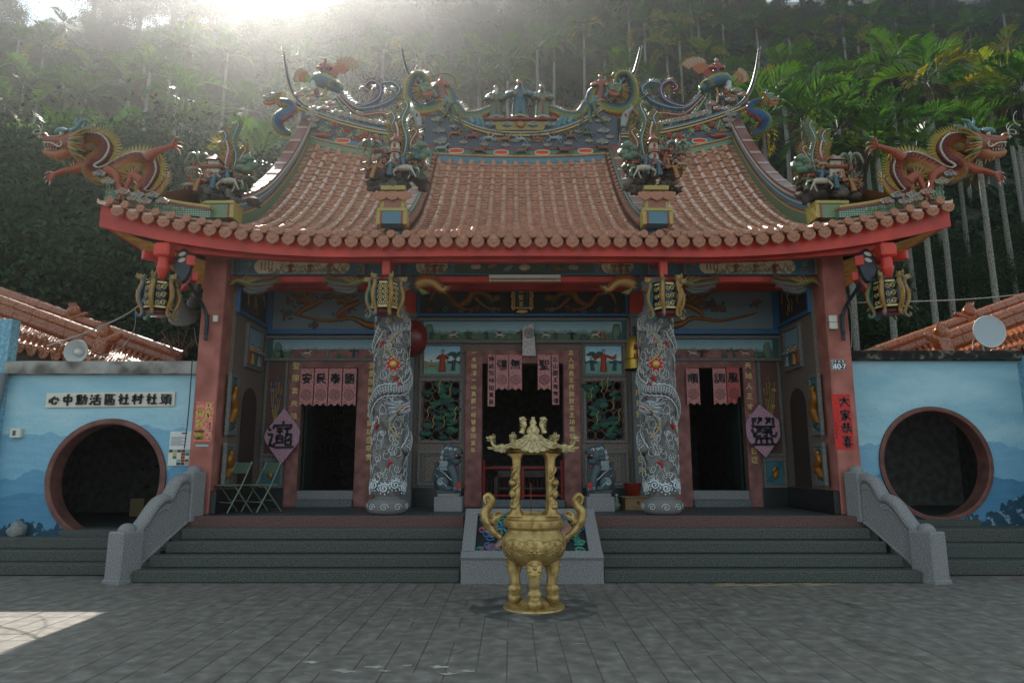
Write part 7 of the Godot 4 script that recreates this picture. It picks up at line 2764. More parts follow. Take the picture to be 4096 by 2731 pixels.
# incense burner and small things of the courtyard
func courtyard_things() ->void:
	var o:=thing("incense_burner","tall golden incense burner with pagoda lid and dragon handles on three legs","incense burner",V(0.045,0.0,8.0))
	var q:=g()
	q.lathe([Vector2(0.0,0.11),Vector2(0.08,0.105),Vector2(0.16,0.06),Vector2(0.19,0.03),Vector2(0.335,0.03),Vector2(0.345,0.015),Vector2(0.345,0.0)],40)
	add(q,"base_disc",M.brass,o)
	for k in 3:
		var an:=TAU*k/3.0
		var b:=Basis(Vector3.UP,an)
		q=g()
		q.t=Transform3D(b,Vector3.ZERO)
		q.tube(curve([Vector3(0,0.56,0.20),Vector3(0,0.45,0.245),Vector3(0,0.32,0.25),Vector3(0,0.25,0.235),Vector3(0,0.20,0.24),Vector3(0,0.12,0.25)],5),blend([0.09,0.095,0.062,0.055,0.068,0.07],26),14)
		q.ball(Vector3(0,0.085,0.25),Vector3(0.08,0.07,0.08),16,10)
		q.lathe([Vector2(0.0,0.02),Vector2(0.055,0.02),Vector2(0.055,0.045)],14,Vector3(0,0,0.25))
		q.lathe([Vector2(0.075,0.165),Vector2(0.082,0.19),Vector2(0.07,0.225)],12,Vector3(0,0,0.245),0,TAU,0.08,6)
		var leg:=add(q,"leg",M.brass,o)
		q=g()
		q.t=Transform3D(b,Vector3(0,0,0))
		q.ball(Vector3(0,0.47,0.325),Vector3(0.03,0.025,0.03),8,6)
		for s in [-1.0,1.0]:
			q.ball(Vector3(s*0.045,0.515,0.305),Vector3(0.035,0.02,0.03),8,6,Basis(Vector3.BACK,s*0.4))
			q.ball(Vector3(s*0.03,0.495,0.322),Vector3(0.014,0.012,0.012),7,5)
			q.ball(Vector3(s*0.05,0.44,0.31),Vector3(0.035,0.022,0.025),8,6)
			q.tube(flat_z(spiral(Vector2(s*0.065,0.545),0.03,1.2,0,9,s),0.285),0.010,5)
		q.tube([Vector3(-0.05,0.405,0.31),Vector3(0,0.39,0.325),Vector3(0.05,0.405,0.31)],0.014,6)
		add(q,"lion_mask",M.brass,leg)
	q=g()
	q.lathe([Vector2(0.0,0.455),Vector2(0.16,0.465),Vector2(0.27,0.51),Vector2(0.345,0.59),Vector2(0.368,0.68),Vector2(0.355,0.75),Vector2(0.325,0.80),Vector2(0.298,0.83),Vector2(0.292,0.865),Vector2(0.325,0.875),Vector2(0.333,0.885),Vector2(0.333,0.95),Vector2(0.326,0.962),Vector2(0.29,0.965),Vector2(0.28,0.9),Vector2(0.0,0.88)],48)
	var bowl:=add(q,"bowl",M.brass,o)
	for f in 2:
		var b:=Basis(Vector3.UP,PI*f)
		q=g()
		q.t=Transform3D(b,Vector3.ZERO)
		var rr:=0.366
		for s in [-1.0,1.0]:
			for k in 16:
				var ps:=[]
				var c:=Vector2(s*(0.10+0.16*(k % 4)*0.5+0.02*(k/4)),0.735-0.042*(k/4.0))
				for p in spiral(c,0.026,1.2,k*1.1,8,s):ps.append(bowl_p(p.x,p.y))
				q.tube(ps,0.0048,4)
			var ps2:=[]
			for p in curve(flat2([0.02*s,0.60,0.09*s,0.625,0.16*s,0.60,0.25*s,0.64,0.33*s,0.62,0.40*s,0.67]),5):ps2.append(bowl_p(p.x,p.y))
			q.tube(ps2,0.006,4)
			ps2=[]
			for p in curve(flat2([0.0,0.755,0.06*s,0.765,0.11*s,0.745,0.2*s,0.76,0.3*s,0.755,0.40*s,0.72]),5):ps2.append(bowl_p(p.x,p.y))
			q.tube(ps2,0.005,4)
			q.ball(bowl_p(s*0.035,0.655),Vector3(0.02,0.014,0.012),8,5)
			q.ball(bowl_p(s*0.05,0.625),Vector3(0.03,0.012,0.012),8,5)
		q.ball(bowl_p(0,0.63),Vector3(0.022,0.018,0.02),8,5)
		for k in 3:q.tube([bowl_p(-0.03,0.69+0.02*k),bowl_p(0.03,0.69+0.02*k)],0.004,4)
		add(q,"dragon_relief",M.brass,bowl)
	for k in 18:
		q=g()
		var b:=Basis(Vector3.UP,TAU*k/18.0)
		q.t=Transform3D(b,b*Vector3(0,0.917,0.333))
		for it in [[0,0.018,0.09,0.006],[0.012,0.0,0.06,0.006],[0,-0.018,0.09,0.006],[-0.042,0.0,0.006,0.03],[0.042,-0.009,0.006,0.02]]:
			q.box(Vector3(it[0],it[1],0),Vector3(it[2],it[3],0.008))
		add(q,"key_pattern",M.brass,bowl)
	q=g()
	q.lathe([Vector2(0.30,0.95),Vector2(0.315,0.965),Vector2(0.31,1.0),Vector2(0.285,1.03),Vector2(0.26,1.03),Vector2(0.27,0.96)],40)
	q.lathe([Vector2(0.25,1.68),Vector2(0.27,1.68),Vector2(0.30,1.715),Vector2(0.33,1.745),Vector2(0.24,1.745)],40)
	var cage:=add(q,"lid_ring",M.brass,o)
	for k in 4:
		var an:=PI/4+PI/2*k
		q=g()
		var b:=Basis(Vector3.UP,an)
		q.t=Transform3D(b,Vector3.ZERO)
		q.tube(curve([Vector3(0,1.0,0.285),Vector3(0,1.06,0.28),Vector3(0,1.2,0.275),Vector3(0,1.5,0.27),Vector3(0,1.64,0.272),Vector3(0,1.70,0.28)],4),blend([0.115,0.055,0.043,0.043,0.055,0.115],21),10)
		var post:=add(q,"post",M.brass,cage)
		q=g()
		q.t=Transform3D(b,Vector3.ZERO)
		var line:=[]
		var rs:=[]
		for j in 26:
			var f:=j/25.0
			line.append(Vector3(sin(f*15.0)*0.036,1.10+0.46*f,0.30+0.022*cos(f*15.0)))
			rs.append(0.024*(1.0-0.4*f))
		q.tube(line,rs,7,[],Vector3.ZERO,1.0,0.15)
		q.ball(Vector3(0.0,1.37,0.335),Vector3(0.045,0.04,0.035),9,6,Basis(),0.25,3)
		q.ball(Vector3(0.0,1.25,0.33),Vector3(0.035,0.05,0.03),9,6,Basis(),0.25,5)
		q.ball(Vector3(0.0,1.11,0.325),Vector3(0.045,0.03,0.03),9,6,Basis(),0.2,1)
		add(q,"post_dragon",M.brass,post)
	q=g()
	var nseg:=72
	for i in 9:
		var f:=i/8.0
		for j in nseg+1:
			var an:=TAU*j/nseg
			var lobe:=pow(absf(sin(an*3.0)),3.0)
			var r:=lerpf(0.10,0.40+0.13*lobe,f)
			var y:=1.91-0.20*pow(f,0.62)+0.05*lobe*pow(f,3.0)-0.012*(1.0 if f>0.95 and j % 2 else 0.0)
			q.put(Vector3(sin(an)*r,y,cos(an)*r),Vector3(sin(an)*0.5,0.85,cos(an)*0.5))
	for i in 8:
		for j in nseg:
			var a:=i*(nseg+1)+j
			q.ix.append_array([a,a+nseg+1,a+1,a+1,a+nseg+1,a+nseg+2])
	var lid:=add(q,"lid_roof",M.brass_pale,o)
	for j in 36:
		q=g()
		var an:=TAU*j/36.0
		var lobe:=pow(absf(sin(an*3.0)),3.0)
		var ps:=[]
		for i in 6:
			var f:=0.12+0.88*i/5.0
			var r:=lerpf(0.10,0.40+0.13*lobe,f)
			ps.append(Vector3(sin(an)*r,1.914-0.20*pow(f,0.62)+0.05*lobe*pow(f,3.0),cos(an)*r))
		q.tube(ps,0.007,4)
		add(q,"roof_rib",M.brass_pale,lid)
	for k in 6:
		var an:=TAU*k/6.0
		var b:=Basis(Vector3.UP,an-PI/3)
		q=g()
		q.t=Transform3D(b*Basis.from_scale(Vector3.ONE*0.9),b*Vector3(0.38,1.735,0))
		var line:=curve(flat([-0.07,0.03,-0.02,0.055,0.03,0.035,0.08,0.05,0.11,0.10,0.10,0.13]),4)
		q.tube(line,blend([0.006,0.018,0.022,0.02,0.018,0.016],line.size()),7,[],Vector3.BACK,1.0,0.12)
		for m in range(1,line.size()-2,2):q.cone(line[m]+Vector3(0,0.015,0),line[m]+Vector3(-0.01,0.042,0),0.008,4)
		q.t=q.t*Transform3D(Basis.from_scale(Vector3.ONE*0.11),Vector3(0.115,0.145,0))
		dragon_head(q,["#ffffff","#c9b98a","#ffffff","#ffffff","#ffffff","#e8e0c0","#ffffff"],0)
		add(q,"roof_dragon",M.brass_pale,lid)
	q=g()
	q.lathe([Vector2(0.10,1.90),Vector2(0.065,1.915),Vector2(0.075,1.93),Vector2(0.078,1.965),Vector2(0.05,2.005),Vector2(0.03,2.02),Vector2(0.042,2.045),Vector2(0.03,2.08),Vector2(0.018,2.09),Vector2(0.022,2.115),Vector2(0.0,2.117)],20)
	add(q,"gourd_finial",M.brass_pale,lid)
	for s in [-1.0,1.0]:
		q=g()
		q.tube(curve([Vector3(s*0.13,1.925,0),Vector3(s*0.115,1.97,0),Vector3(s*0.10,2.02,0),Vector3(s*0.115,2.065,0),Vector3(s*0.105,2.10,0)],4),blend([0.035,0.022,0.028,0.034,0.018],17),8,[],Vector3.BACK,1.0,0.15)
		q.ball(Vector3(s*0.12,2.085,0.01),Vector3(0.04,0.03,0.03),8,6,Basis(),0.25,2)
		for k in 5:q.cone(Vector3(s*0.13,1.95+0.03*k,0),Vector3(s*0.165,1.96+0.033*k,0),0.012,4)
		add(q,"finial_dragon",M.brass_pale,lid)
		q=g()
		q.t=Transform3D(Basis.from_scale(Vector3(s,1,1)),Vector3.ZERO)
		var line:=curve(flat([0.37,0.76,0.45,0.82,0.53,0.93,0.55,1.03,0.50,1.10,0.47,1.17,0.51,1.225,0.555,1.20,0.55,1.14,0.53,1.13]),5)
		q.tube(line,blend([0.03,0.035,0.05,0.05,0.042,0.036,0.03,0.024,0.016,0.01],line.size()),9,[],Vector3.BACK,1.0,0.10)
		for m in range(4,line.size()-3):
			var tg:Vector3=(line[m+1]-line[m-1]).normalized()
			var up:=Vector3.BACK.cross(tg)*-1.0
			q.cone(line[m]+up*0.03,line[m]+up*0.075+tg*0.015,0.011,4)
		add(q,"handle",M.brass,o)
		q=g()
		q.t=Transform3D(Basis.from_scale(Vector3(s,1,1)),Vector3.ZERO)
		q.tube(curve([Vector3(0.47,0.93,0.02),Vector3(0.43,0.97,0.03),Vector3(0.38,0.99,0.02)],3),blend([0.045,0.032,0.03],7),8)
		q.t=q.t*Transform3D(Basis(Vector3.BACK,2.7)*Basis.from_scale(Vector3.ONE*0.15),Vector3(0.44,0.985,0.02))
		dragon_head(q,["#ffffff","#d8c48a","#ffffff","#ffffff","#ffffff","#f0e4b8","#ffffff"],0)
		add(q,"handle_head",M.brass,o)
	q=g()
	q.col=L("#7a3a32")
	q.tube([Vector3(-0.03,0.88,0.0),Vector3(-0.028,1.36,0.0)],0.006,5)
	add(q,"incense_stick",M.matt,o)
	q=g()
	q.lathe([Vector2(0.0,0.006),Vector2(0.70,0.006),Vector2(0.72,0.0),Vector2(0.72,-0.005)],48,V(0.045,0,8.0))
	tag(add(q,"burner_base",M.concrete_patch if M.has("concrete_patch") else mat("concrete_patch",0.85,0,"#7c7874",noise_tex(44,0.015,[[0.25,"#8a8884"],[0.55,"#b4b2ae"],[0.8,"#ffffff"]],6),2.6)),"round grey concrete patch in the paving under the incense burner","base")
	q=g()
	q.col=L("#8a8d8c")
	q.ball(Vector3(0,0.09,0),Vector3(0.13,0.13,0.1),14,10,Basis(),0.2,5)
	tag(add(q,"field_stone",M.matt_rock),"rough grey stone lying at the foot of the mouldy blue wall","stone").position=V(-7.85,0.47,10.9)
	var w:=thing("dry_weed","dry reddish weed growing on the pale parapet next to the pillar","plant",V(-5.75,3.2,11.2))
	var rw:=RandomNumberGenerator.new()
	rw.seed=12
	for k in 9:
		q=g()
		q.col=L("#7a4a3c")
		var e:=Vector3(rw.randf_range(-0.35,0.3),rw.randf_range(0.25,0.6),rw.randf_range(-0.1,0.1))
		q.tube(curve([Vector3.ZERO,e*0.5+Vector3(0,0.06,0),e],3),0.006,4)
		for j in 7:
			var p:=e*(0.4+0.1*j)
			q.tube([p,p+Vector3(rw.randf_range(-0.1,0.1),rw.randf_range(0.0,0.12),rw.randf_range(-0.05,0.05))],0.004,3)
		add(q,"twig",M.matt,w)
	var r:=RandomNumberGenerator.new()
	r.seed=8
	q=g()
	q.col=L("#a8946a")
	for k in 26:
		var p:=V(2.9+r.randf_range(-0.5,0.9),0.008,9.42+r.randf_range(-0.12,0.06))
		var a:=r.randf_range(-0.3,0.3)
		var l:=r.randf_range(0.1,0.4)
		q.tube([p,p+Vector3(cos(a),0.02,sin(a))*l],0.003,3)
	for k in 90:
		var p:=V(r.randf_range(-4.5,6.0),0.006,r.randf_range(5.5,9.3))
		var a:=r.randf()*TAU
		q.tube([p,p+Vector3(cos(a),0.03,sin(a))*r.randf_range(0.03,0.12)],0.0025,3)
	tag(add(q,"straw_litter",M.matt,null,"stuff"),"dry straw and leaf litter scattered on the paving","litter")
func bowl_p(x:float,y:float) ->Vector3:
	var ys:=[0.455,0.51,0.59,0.68,0.75,0.80,0.83]
	var rs:=[0.0,0.27,0.345,0.368,0.355,0.325,0.298]
	var r:=0.36
	for k in 6:
		if y>=ys[k] and y<=ys[k+1]:r=lerpf(rs[k],rs[k+1],(y-ys[k])/(ys[k+1]-ys[k]))
	r+=0.003
	var th:=x/r
	return Vector3(sin(th)*r,y,cos(th)*r)
# brush written characters, each a list of strokes on a 20 x 20 grid (y down)
const GLYPH:={
	"心":["4 9 3 14","7 7 7 13 9 16 13 16 15 13","10 5 12 9","15 7 18 11"],
	"中":["4 6 4 12","4 6 16 6 16 12","4 12 16 12","10 1 10 19"],
	"動":["2 3 10 2","1 5 11 5","3 7 3 12","3 7 9 7 9 12","3 9.5 9 9.5","3 12 9 12","6 2 6 17","2 14.5 10 14.5","1 17 11 17","12 6 18 6 17 16 15 17","15 2 14 10 11 17"],
	"活":["2 3 4 5","1 8 3 10","1 18 5 12","15 2 8 4","6 8 19 8","12 4 12 12","8 12 8 18","8 12 17 12 17 18","8 17.5 17 17.5"],
	"區":["2 2 18 2","3 2 3 18 19 18","8 4 8 8","8 4 13 4 13 8","8 8 13 8","5 10 5 15","5 10 9 10 9 15","5 15 9 15","12 10 12 15","12 10 17 10 17 15","12 15 17 15"],
	"社":["4 2 6 4","2 6 8 6 2 12","5 9 5 18","6 10 8 12","10 8 18 8","14 2 14 17","9 17 19 17"],
	"村":["1 6 9 6","5 2 5 18","5 7 1 13","5 8 9 12","10 6 19 6","15 2 15 17 13 16","11 9 13 12"],
	"頭":["2 3 9 3","3 6 3 10","3 6 8 6 8 10","3 10 8 10","4 12 5 15","8 12 7 15","1 17 10 16","10 3 19 3","14 3 13 6","11 6 11 15","11 6 18 6 18 15","11 9 18 9","11 12 18 12","11 15 18 15","13 15 10 19","16 15 19 19"],
	"安":["10 1 10 3","3 4 2 7","3 4 17 4 16 7","9 7 5 13 15 18","14 9 11 15 4 19","2 11 18 10"],
	"民":["4 3 15 3 15 8","4 8 15 8","4 3 4 18 9 15","4 12 17 11","10 8 13 16 18 18"],
	"泰":["3 4 17 4","4 7 16 7","2 10 18 10","10 1 8 8 2 14","11 9 18 14","10 11 10 19 8 18","5 14 8 16","14 13 10 16","12 15 16 18"],
	"國":["3 3 3 18","3 3 17 3 17 18","3 18 17 18","5 7 15 6","6 9 6 13","6 9 10 9 10 13","6 13 10 13","5 16 11 15","11 4 13 12 16 15","15 9 11 15","13 4 15 5"],
	"神":["4 2 6 4","2 6 8 6 2 12","5 9 5 18","6 10 8 12","10 5 10 14","10 5 18 5 18 14","10 9.5 18 9.5","10 14 18 14","14 1 14 19"],
	"威":["3 5 18 5","4 5 4 12 1 18","6 9 10 9","8 10 5 14 10 17","10 11 8 16 5 18","12 2 14 12 18 18","17 9 11 18","14 2 17 4"],
	"顯":["2 2 2 7","2 2 8 2 8 7","2 4.5 8 4.5","2 7 8 7","4 8 2 11 5 13","8 8 6 11 9 13","2 15 2 18","4 15 5 18","7 15 8 18","10 3 19 3","14 3 13 6","11 6 11 15","11 6 18 6 18 15","11 9 18 9","11 12 18 12","11 15 18 15","13 15 10 19","16 15 19 19"],
	"赫":["1 5 9 5","1 9 10 9","5 2 5 9 2 18","7 10 7 17","2 12 3 15","9 12 10 14","11 5 19 5","10 9 19 9","15 2 14 9 12 18","16 10 16 17","12 12 13 14","18 12 19 14"],
	"佑":["6 2 1 10","4 7 4 19","7 6 19 6","13 2 11 9 6 16","9 11 9 18","9 11 17 11 17 18","9 17 17 17"],
	"萬":["2 4 18 4","6 1 7 6","14 1 13 6","5 7 5 12","5 7 15 7 15 12","5 9.5 15 9.5","5 12 15 12","10 7 10 17","3 14 3 19","3 14 17 14 17 18","7 16 13 17"],
	"疆":["2 3 7 3 7 7","2 7 7 7","2 7 2 11 7 11 6 18","3 14 6 14","9 3 19 3","10 5 10 9","10 5 18 5 18 9","10 7 18 7","10 9 18 9","9 11 19 11","10 13 10 17","10 13 18 13 18 17","10 15 18 15","14 5 14 17","8 19 19 19"],
	"無":["6 1 2 5","4 4 18 4","1 8 19 8","3 12 18 12","5 4 5 12","9 4 9 12","12 4 12 12","15 4 15 12","3 15 2 18","8 15 8 18","12 15 13 18","16 15 18 18"],
	"聖":["2 3 10 3","3 3 3 11","8 3 8 11","3 6 8 6","3 8.5 8 8.5","1 11 10 10","12 4 12 10","12 4 18 4 18 10","12 9 18 9","5 13 16 13","4 16 17 16","2 19 19 19","10 13 10 19"],
	"三":["4 4 16 4","5 10 15 10","2 16 18 16"],
	"山":["10 3 10 16","3 8 3 16 17 16","17 8 17 17"],
	"王":["4 4 16 4","5 10 15 10","2 17 18 17","10 4 10 17"],
	"壽":["4 3 16 3","2 6 18 6","10 1 10 6","5 8 15 8 15 10","3 10.5 17 10.5","4 13 9 13","4 16 9 16","4 13 4 16","11 13 18 13","15 11 15 19 13 18","12 15 13 17"],
	"順":["2 4 2 17","5 4 5 14","8 2 8 18","10 3 19 3","14 3 13 6","11 6 11 15","11 6 18 6 18 15","11 9 18 9","11 12 18 12","11 15 18 15","13 15 10 19","16 15 19 19"],
	"調":["4 1 5 3","1 5 8 5","2 8 7 8","2 11 7 11","2 14 2 18","2 14 7 14 7 18","2 18 7 18","10 3 10 12 8 18","10 3 19 3 19 18 17 17","12 6 17 6","14.5 4 14.5 9","11 9 18 9","12 12 12 16","12 12 17 12 17 16","12 16 17 16"],
	"風":["4 3 4 11 1 18","4 3 16 3 16 14 19 18","7 6 13 5","6 9 6 13","6 9 14 9 14 13","6 13 14 13","10 6 10 17","5 17 13 17","13 15 15 18"],
	"德":["5 1 1 5","5 5 1 10","3 8 3 19","7 3 19 3","13 1 13 6","8 6 8 10","8 6 18 6 18 10","8 10 18 10","7 12 19 12","8 14 7 18","11 14 11 18 15 18","13 14 14 16","17 14 19 17"],
	"齊":["10 1 10 3","2 4 18 4","5 5 4 10","8 6 8 11","10 5 10 10","13 6 12 10","15 5 17 10","5 12 3 19","15 12 16 19","6 13 14 13","6 16 14 16"],
	"天":["4 4 16 4","2 9 18 9","10 4 9 10 2 18","10 10 18 18"],
	"鎮":["5 1 1 7","5 2 9 6","3 8 8 8","2 11 9 11","5 8 5 17","3 13 4 15","1 18 9 17","10 3 19 3","14 1 14 5","11 6 11 14","11 6 18 6 18 14","11 9 18 9","11 11.5 18 11.5","10 14 19 14","13 15 11 18","16 15 19 18"],
	"魔":["10 1 10 3","3 4 18 4","4 4 3 12 1 18","5 7 11 7","8 5 8 10","12 7 18 7","15 5 15 10","7 11 7 15","7 11 15 11 15 15","7 13 15 13","7 15 15 15","10 15 6 19","13 15 13 19 18 19"],
	"愛":["15 1 4 3","5 4 6 6","9 4 10 6","15 3 13 6","3 7 2 9","3 7 17 7 16 9","5 10 6 12","8 9 9 12 13 11","15 9 17 11","9 12 3 17","8 14 15 13 4 19","7 15 17 19"],
	"護":["4 1 5 3","1 5 8 5","2 8 7 8","2 11 7 11","2 14 2 18","2 14 7 14 7 18","2 18 7 18","9 3 19 3","12 1 12 5","16 1 16 5","11 5 9 10","10 7 10 12","10 7 18 7","10 9 18 9","10 12 18 12","14 6 14 12","10 14 17 14 10 19","11 15 18 19"],
	"利":["10 2 3 4","1 7 11 7","6 4 6 18","6 8 1 14","6 9 11 13","13 5 13 14","18 2 18 18 16 17"],
	"功":["2 5 8 5","5 5 5 14","1 15 9 13","10 7 18 7 17 17 14 17","14 2 13 10 9 18"],
	"垂":["15 1 5 3","2 6 18 6","10 3 10 18","5 6 5 14","15 6 15 14","1 10 19 10","4 14 16 14","3 18 17 18"],
	"宇":["10 1 10 3","3 4 2 7","3 4 17 4 16 7","5 9 15 9","2 13 18 13","10 9 10 18 8 17"],
	"寰":["10 1 10 3","3 4 2 6","3 4 17 4 16 6","4 7 16 7","4 7 4 10 16 10 16 7","7 12 13 12","7 14 13 14","9 14 3 19","10 15 17 19"],
	"一":["2 10 18 9"],
	"水":["10 2 10 18 8 16","2 7 8 7 2 15","16 4 12 8","11 8 18 16"],
	"明":["2 4 2 15","2 4 8 4 8 15","2 9 8 9","2 15 8 15","11 3 11 12 9 18","11 3 18 3 18 18 16 17","11 8 18 8","11 12 18 12"],
	"潭":["2 3 4 5","1 8 3 10","1 18 5 12","7 2 19 2","8 5 8 9","8 5 18 5 18 9","11 3 11 9","15 3 15 9","8 9 18 9","9 11 9 15","9 11 17 11 17 15","9 13 17 13","9 15 17 15","6 17 19 17","13 11 13 19"],
	"真":["3 3 17 3","10 1 10 6","5 6 5 14","5 6 15 6 15 14","5 9 15 9","5 11.5 15 11.5","2 14 18 14","7 15 4 19","13 15 16 19"],
	"武":["3 3 11 3","1 7 18 7","6 10 6 17","3 11 3 18","6 13 10 13","1 18 11 16","12 2 13 12 18 18","15 3 17 5"],
	"柱":["1 6 9 6","5 2 5 18","5 7 1 13","5 8 9 12","14 1 15 3","10 5 19 5","10 11 18 11","14 5 14 17","9 17 19 17"],
	"馨":["2 3 9 3","5 1 5 7","2 7 9 7","3 9 9 9","12 2 11 6","12 2 17 2 18 6","11 7 18 7 11 11","12 8 18 11","15 11 5 12","2 13 18 13","10 12 10 16","6 15 6 19","6 15 14 15 14 19","6 19 14 19"],
	"香":["15 2 5 4","2 7 18 7","10 3 10 11","9 8 2 12","11 8 18 12","5 13 5 19","5 13 15 13 15 19","5 16 15 16","5 19 15 19"],
	"綿":["5 1 2 5 6 7","8 4 2 10 8 10","5 10 5 13","2 14 1 18","5 14 5 18","8 14 9 17","14 1 13 4","11 4 11 10","11 4 18 4 18 10","11 7 18 7","11 10 18 10","11 13 11 18","11 13 19 13 19 17","15 11 15 19"],
	"年":["6 1 3 6","5 4 17 4","5 9 16 9","5 9 5 13","1 13 19 13","11 4 11 19"],
	"人":["10 3 9 10 2 18","9 9 18 18"],
	"結":["5 1 2 5 6 7","8 4 2 10 8 10","5 10 5 13","2 14 1 18","5 14 5 18","8 14 9 17","10 5 19 5","15 1 15 9","11 9 18 9","11 12 11 18","11 12 18 12 18 18","11 18 18 18"],
	"義":["6 1 8 3","14 1 12 3","4 4 16 4","5 6.5 15 6.5","2 9 18 9","10 4 10 9","8 10 3 12","2 14 18 13","6 11 6 19 4 18","3 17 9 15","12 10 14 16 18 19","16 14 11 19"],
	"代":["6 2 1 10","4 7 4 19","7 9 19 7","11 2 13 13 18 18","15 2 17 4"],
	"勅":["1 4 10 4","3 7 3 11","3 7 9 7 9 11","3 11 9 11","6 1 6 18","6 12 1 17","6 12 10 16","11 7 18 7 17 17 15 17","14 2 13 10 10 18"],
	"封":["2 4 9 4","5 1 5 8","1 8 10 8","2 13 9 13","5 9 5 18","1 18 10 17","10 6 19 6","15 2 15 17 13 16","11 10 13 13"],
	"業":["7 1 7 6","12 1 12 6","3 2 4 5","16 2 15 5","1 6 19 6","6 7 7 9","13 7 12 9","3 9.5 17 9.5","4 12 16 12","1 15 19 15","10 9 10 19","8 15 3 19","11 15 17 19"],
	"昭":["2 4 2 15","2 4 8 4 8 15","2 9 8 9","2 15 8 15","10 4 18 4 17 9 15 9","13 4 10 10","11 12 11 18","11 12 18 12 18 18","11 18 18 18"],
	"千":["15 2 5 5","2 10 18 10","10 5 10 19"],
	"地":["1 7 8 7","4 2 4 15","1 16 8 13","8 10 18 7 18 12","11 5 11 17 19 17 19 14","15 2 15 14"],
	"才":["2 7 18 7","11 2 11 18 8 16","11 8 3 15"],
	"立":["10 1 11 4","3 6 17 6","6 9 8 15","14 8 12 16","2 17 18 17"],
	"極":["1 6 7 6","4 2 4 18","4 7 1 13","4 8 7 12","9 2 18 2","13 2 11 8","9 6 9 13","9 6 12 6 12 12","9 12 12 12","14 6 18 6 13 14","14 8 18 14","8 17 19 17"],
	"運":["2 2 3 4","1 8 4 8 3 14 1 17","3 15 8 18 19 18","7 2 7 4","7 2 18 2 18 4","8 6 17 6","9 8 9 12","9 8 16 8 16 12","9 10 16 10","9 12 16 12","7 14 18 14","12 4 12 17"],
	"川":["4 3 4 11 2 18","10 4 10 16","16 3 16 18"],
	"光":["10 1 10 8","4 3 6 7","16 3 14 7","2 9 18 9","8 9 7 14 3 18","12 9 12 16 15 18 18 17 18 14"],
	"耀":["5 1 5 7","2 3 3 6","8 3 7 6","1 8 10 8","4 8 4 13 1 18","6 8 6 17 9 17","11 2 14 2 14 6","16 2 19 2 19 6","12 8 10 13","12 10 12 19","12 10 19 10","12 13 19 13","12 16 19 16","12 19 19 19","15 8 15 19"],
	"瞻":["2 4 2 16","2 4 6 4 6 16","2 8 6 8","2 12 6 12","2 16 6 16","11 1 9 5","11 2 15 2 13 5","8 6 19 6","9 6 8 13 7 18","12 7 10 9","15 7 17 9","11 10 18 10","11 12 17 12","11 14 17 14","11 15 11 19","11 15 17 15 17 19","11 19 17 19"],
	"日":["4 3 4 18","4 3 16 3 16 18","4 10 16 10","4 18 16 18"],
	"月":["5 2 5 13 3 18","5 2 15 2 15 18 13 17","5 7 15 7","5 12 15 12"],
	"大":["2 7 18 6","10 2 9 9 2 18","10 8 18 18"],
	"家":["10 1 10 3","3 4 2 7","3 4 17 4 16 7","4 8 16 8","10 8 4 12","9 10 11 15 9 19 7 18","10 12 3 16","11 14 3 19","15 10 11 13","11 12 18 18"],
	"恭":["4 4 16 4","7 1 7 8","13 1 13 8","1 8 19 8","7 9 2 13","12 9 18 13","10 11 10 18 8 17","6 14 4 17","13 13 14 15","16 14 18 17"],
	"喜":["3 3 17 3","10 1 10 6","5 6 15 6","6 8 6 11","6 8 14 8 14 11","6 11 14 11","7 12 8 14","13 12 12 14","2 14.5 18 14.5","6 16 6 19","6 16 14 16 14 19","6 19 14 19"],
	"禧":["4 2 6 4","1 6 7 6 1 12","4 9 4 18","5 10 7 12","9 3 19 3","14 1 14 6","10 5.5 18 5.5","11 8 11 11","11 8 17 8 17 11","11 11 17 11","8 14 19 14","11 16 11 19","11 16 17 16 17 19","11 19 17 19"],
	"平":["4 3 16 3","5 6 7 9","15 6 13 9","2 11 18 11","10 3 10 19"],
	"和":["9 2 3 4","1 7 11 7","6 4 6 18","6 8 1 14","6 9 10 13","13 6 13 16","13 6 18 6 18 16","13 15 18 15"],
	"巷":["4 4 16 4","7 1 7 8","13 1 13 8","1 8 19 8","7 9 2 14","12 9 18 13","7 12 14 12 14 15","7 15 14 15","7 12 7 18 16 18 17 16"],
	"宮":["10 1 10 3","3 4 2 7","3 4 17 4 16 7","6 8 6 11","6 8 14 8 14 11","6 11 14 11","10 11 9 13","5 14 5 19","5 14 15 14 15 19","5 19 15 19"],
	"米":["10 1 10 19","2 9 18 9","5 3 7 7","15 3 13 7","9 10 2 17","11 10 18 17"],
	"酒":["2 3 4 5","1 8 3 10","1 18 5 12","7 3 19 3","8 7 8 19","8 7 18 7 18 19","11 3 11 8 10 12","15 3 15 11 17 11","8 15 18 15","8 19 18 19"],
	"招財進寶":["11 0 11 2","5 3 4 5","5 3 17 2.5 16 5","7 5 11 5","7 7 11 7","9 5 9 9","12 5 16 5","14 4 14 9","7 10 7 15","7 10 11 10 11 15","7 12 11 12","7 14.5 11 14.5","13 9 17 9 16.5 12 15 12","14 9 12.5 12","13 13 13 16","13 13 17 13 17 16","13 16 17 16","6 15 4.5 17","1 5 2.5 6.5","1 9 4 9 3 13","3 13 2 17","2 16 7 18 19 17.5"],
	"學好孔孟":["5 1 4 4","7 1 9 3","9 1 6 5","12 1 15 4","15 1 12 5","3 1 3 6","17 1 17 6","2 7 18 7","5 8 9 8 7 11","2 9 4 14 8 13","7 9 3 14","10 9 14 9 12 11 12 14 10 13","9 11 16 11","15 7 15 13 18 14 19 11","5 15 15 15","5 15 4 19","8 15 8 19","12 15 12 19","15 15 16 19","2 19.5 19 19"],
}
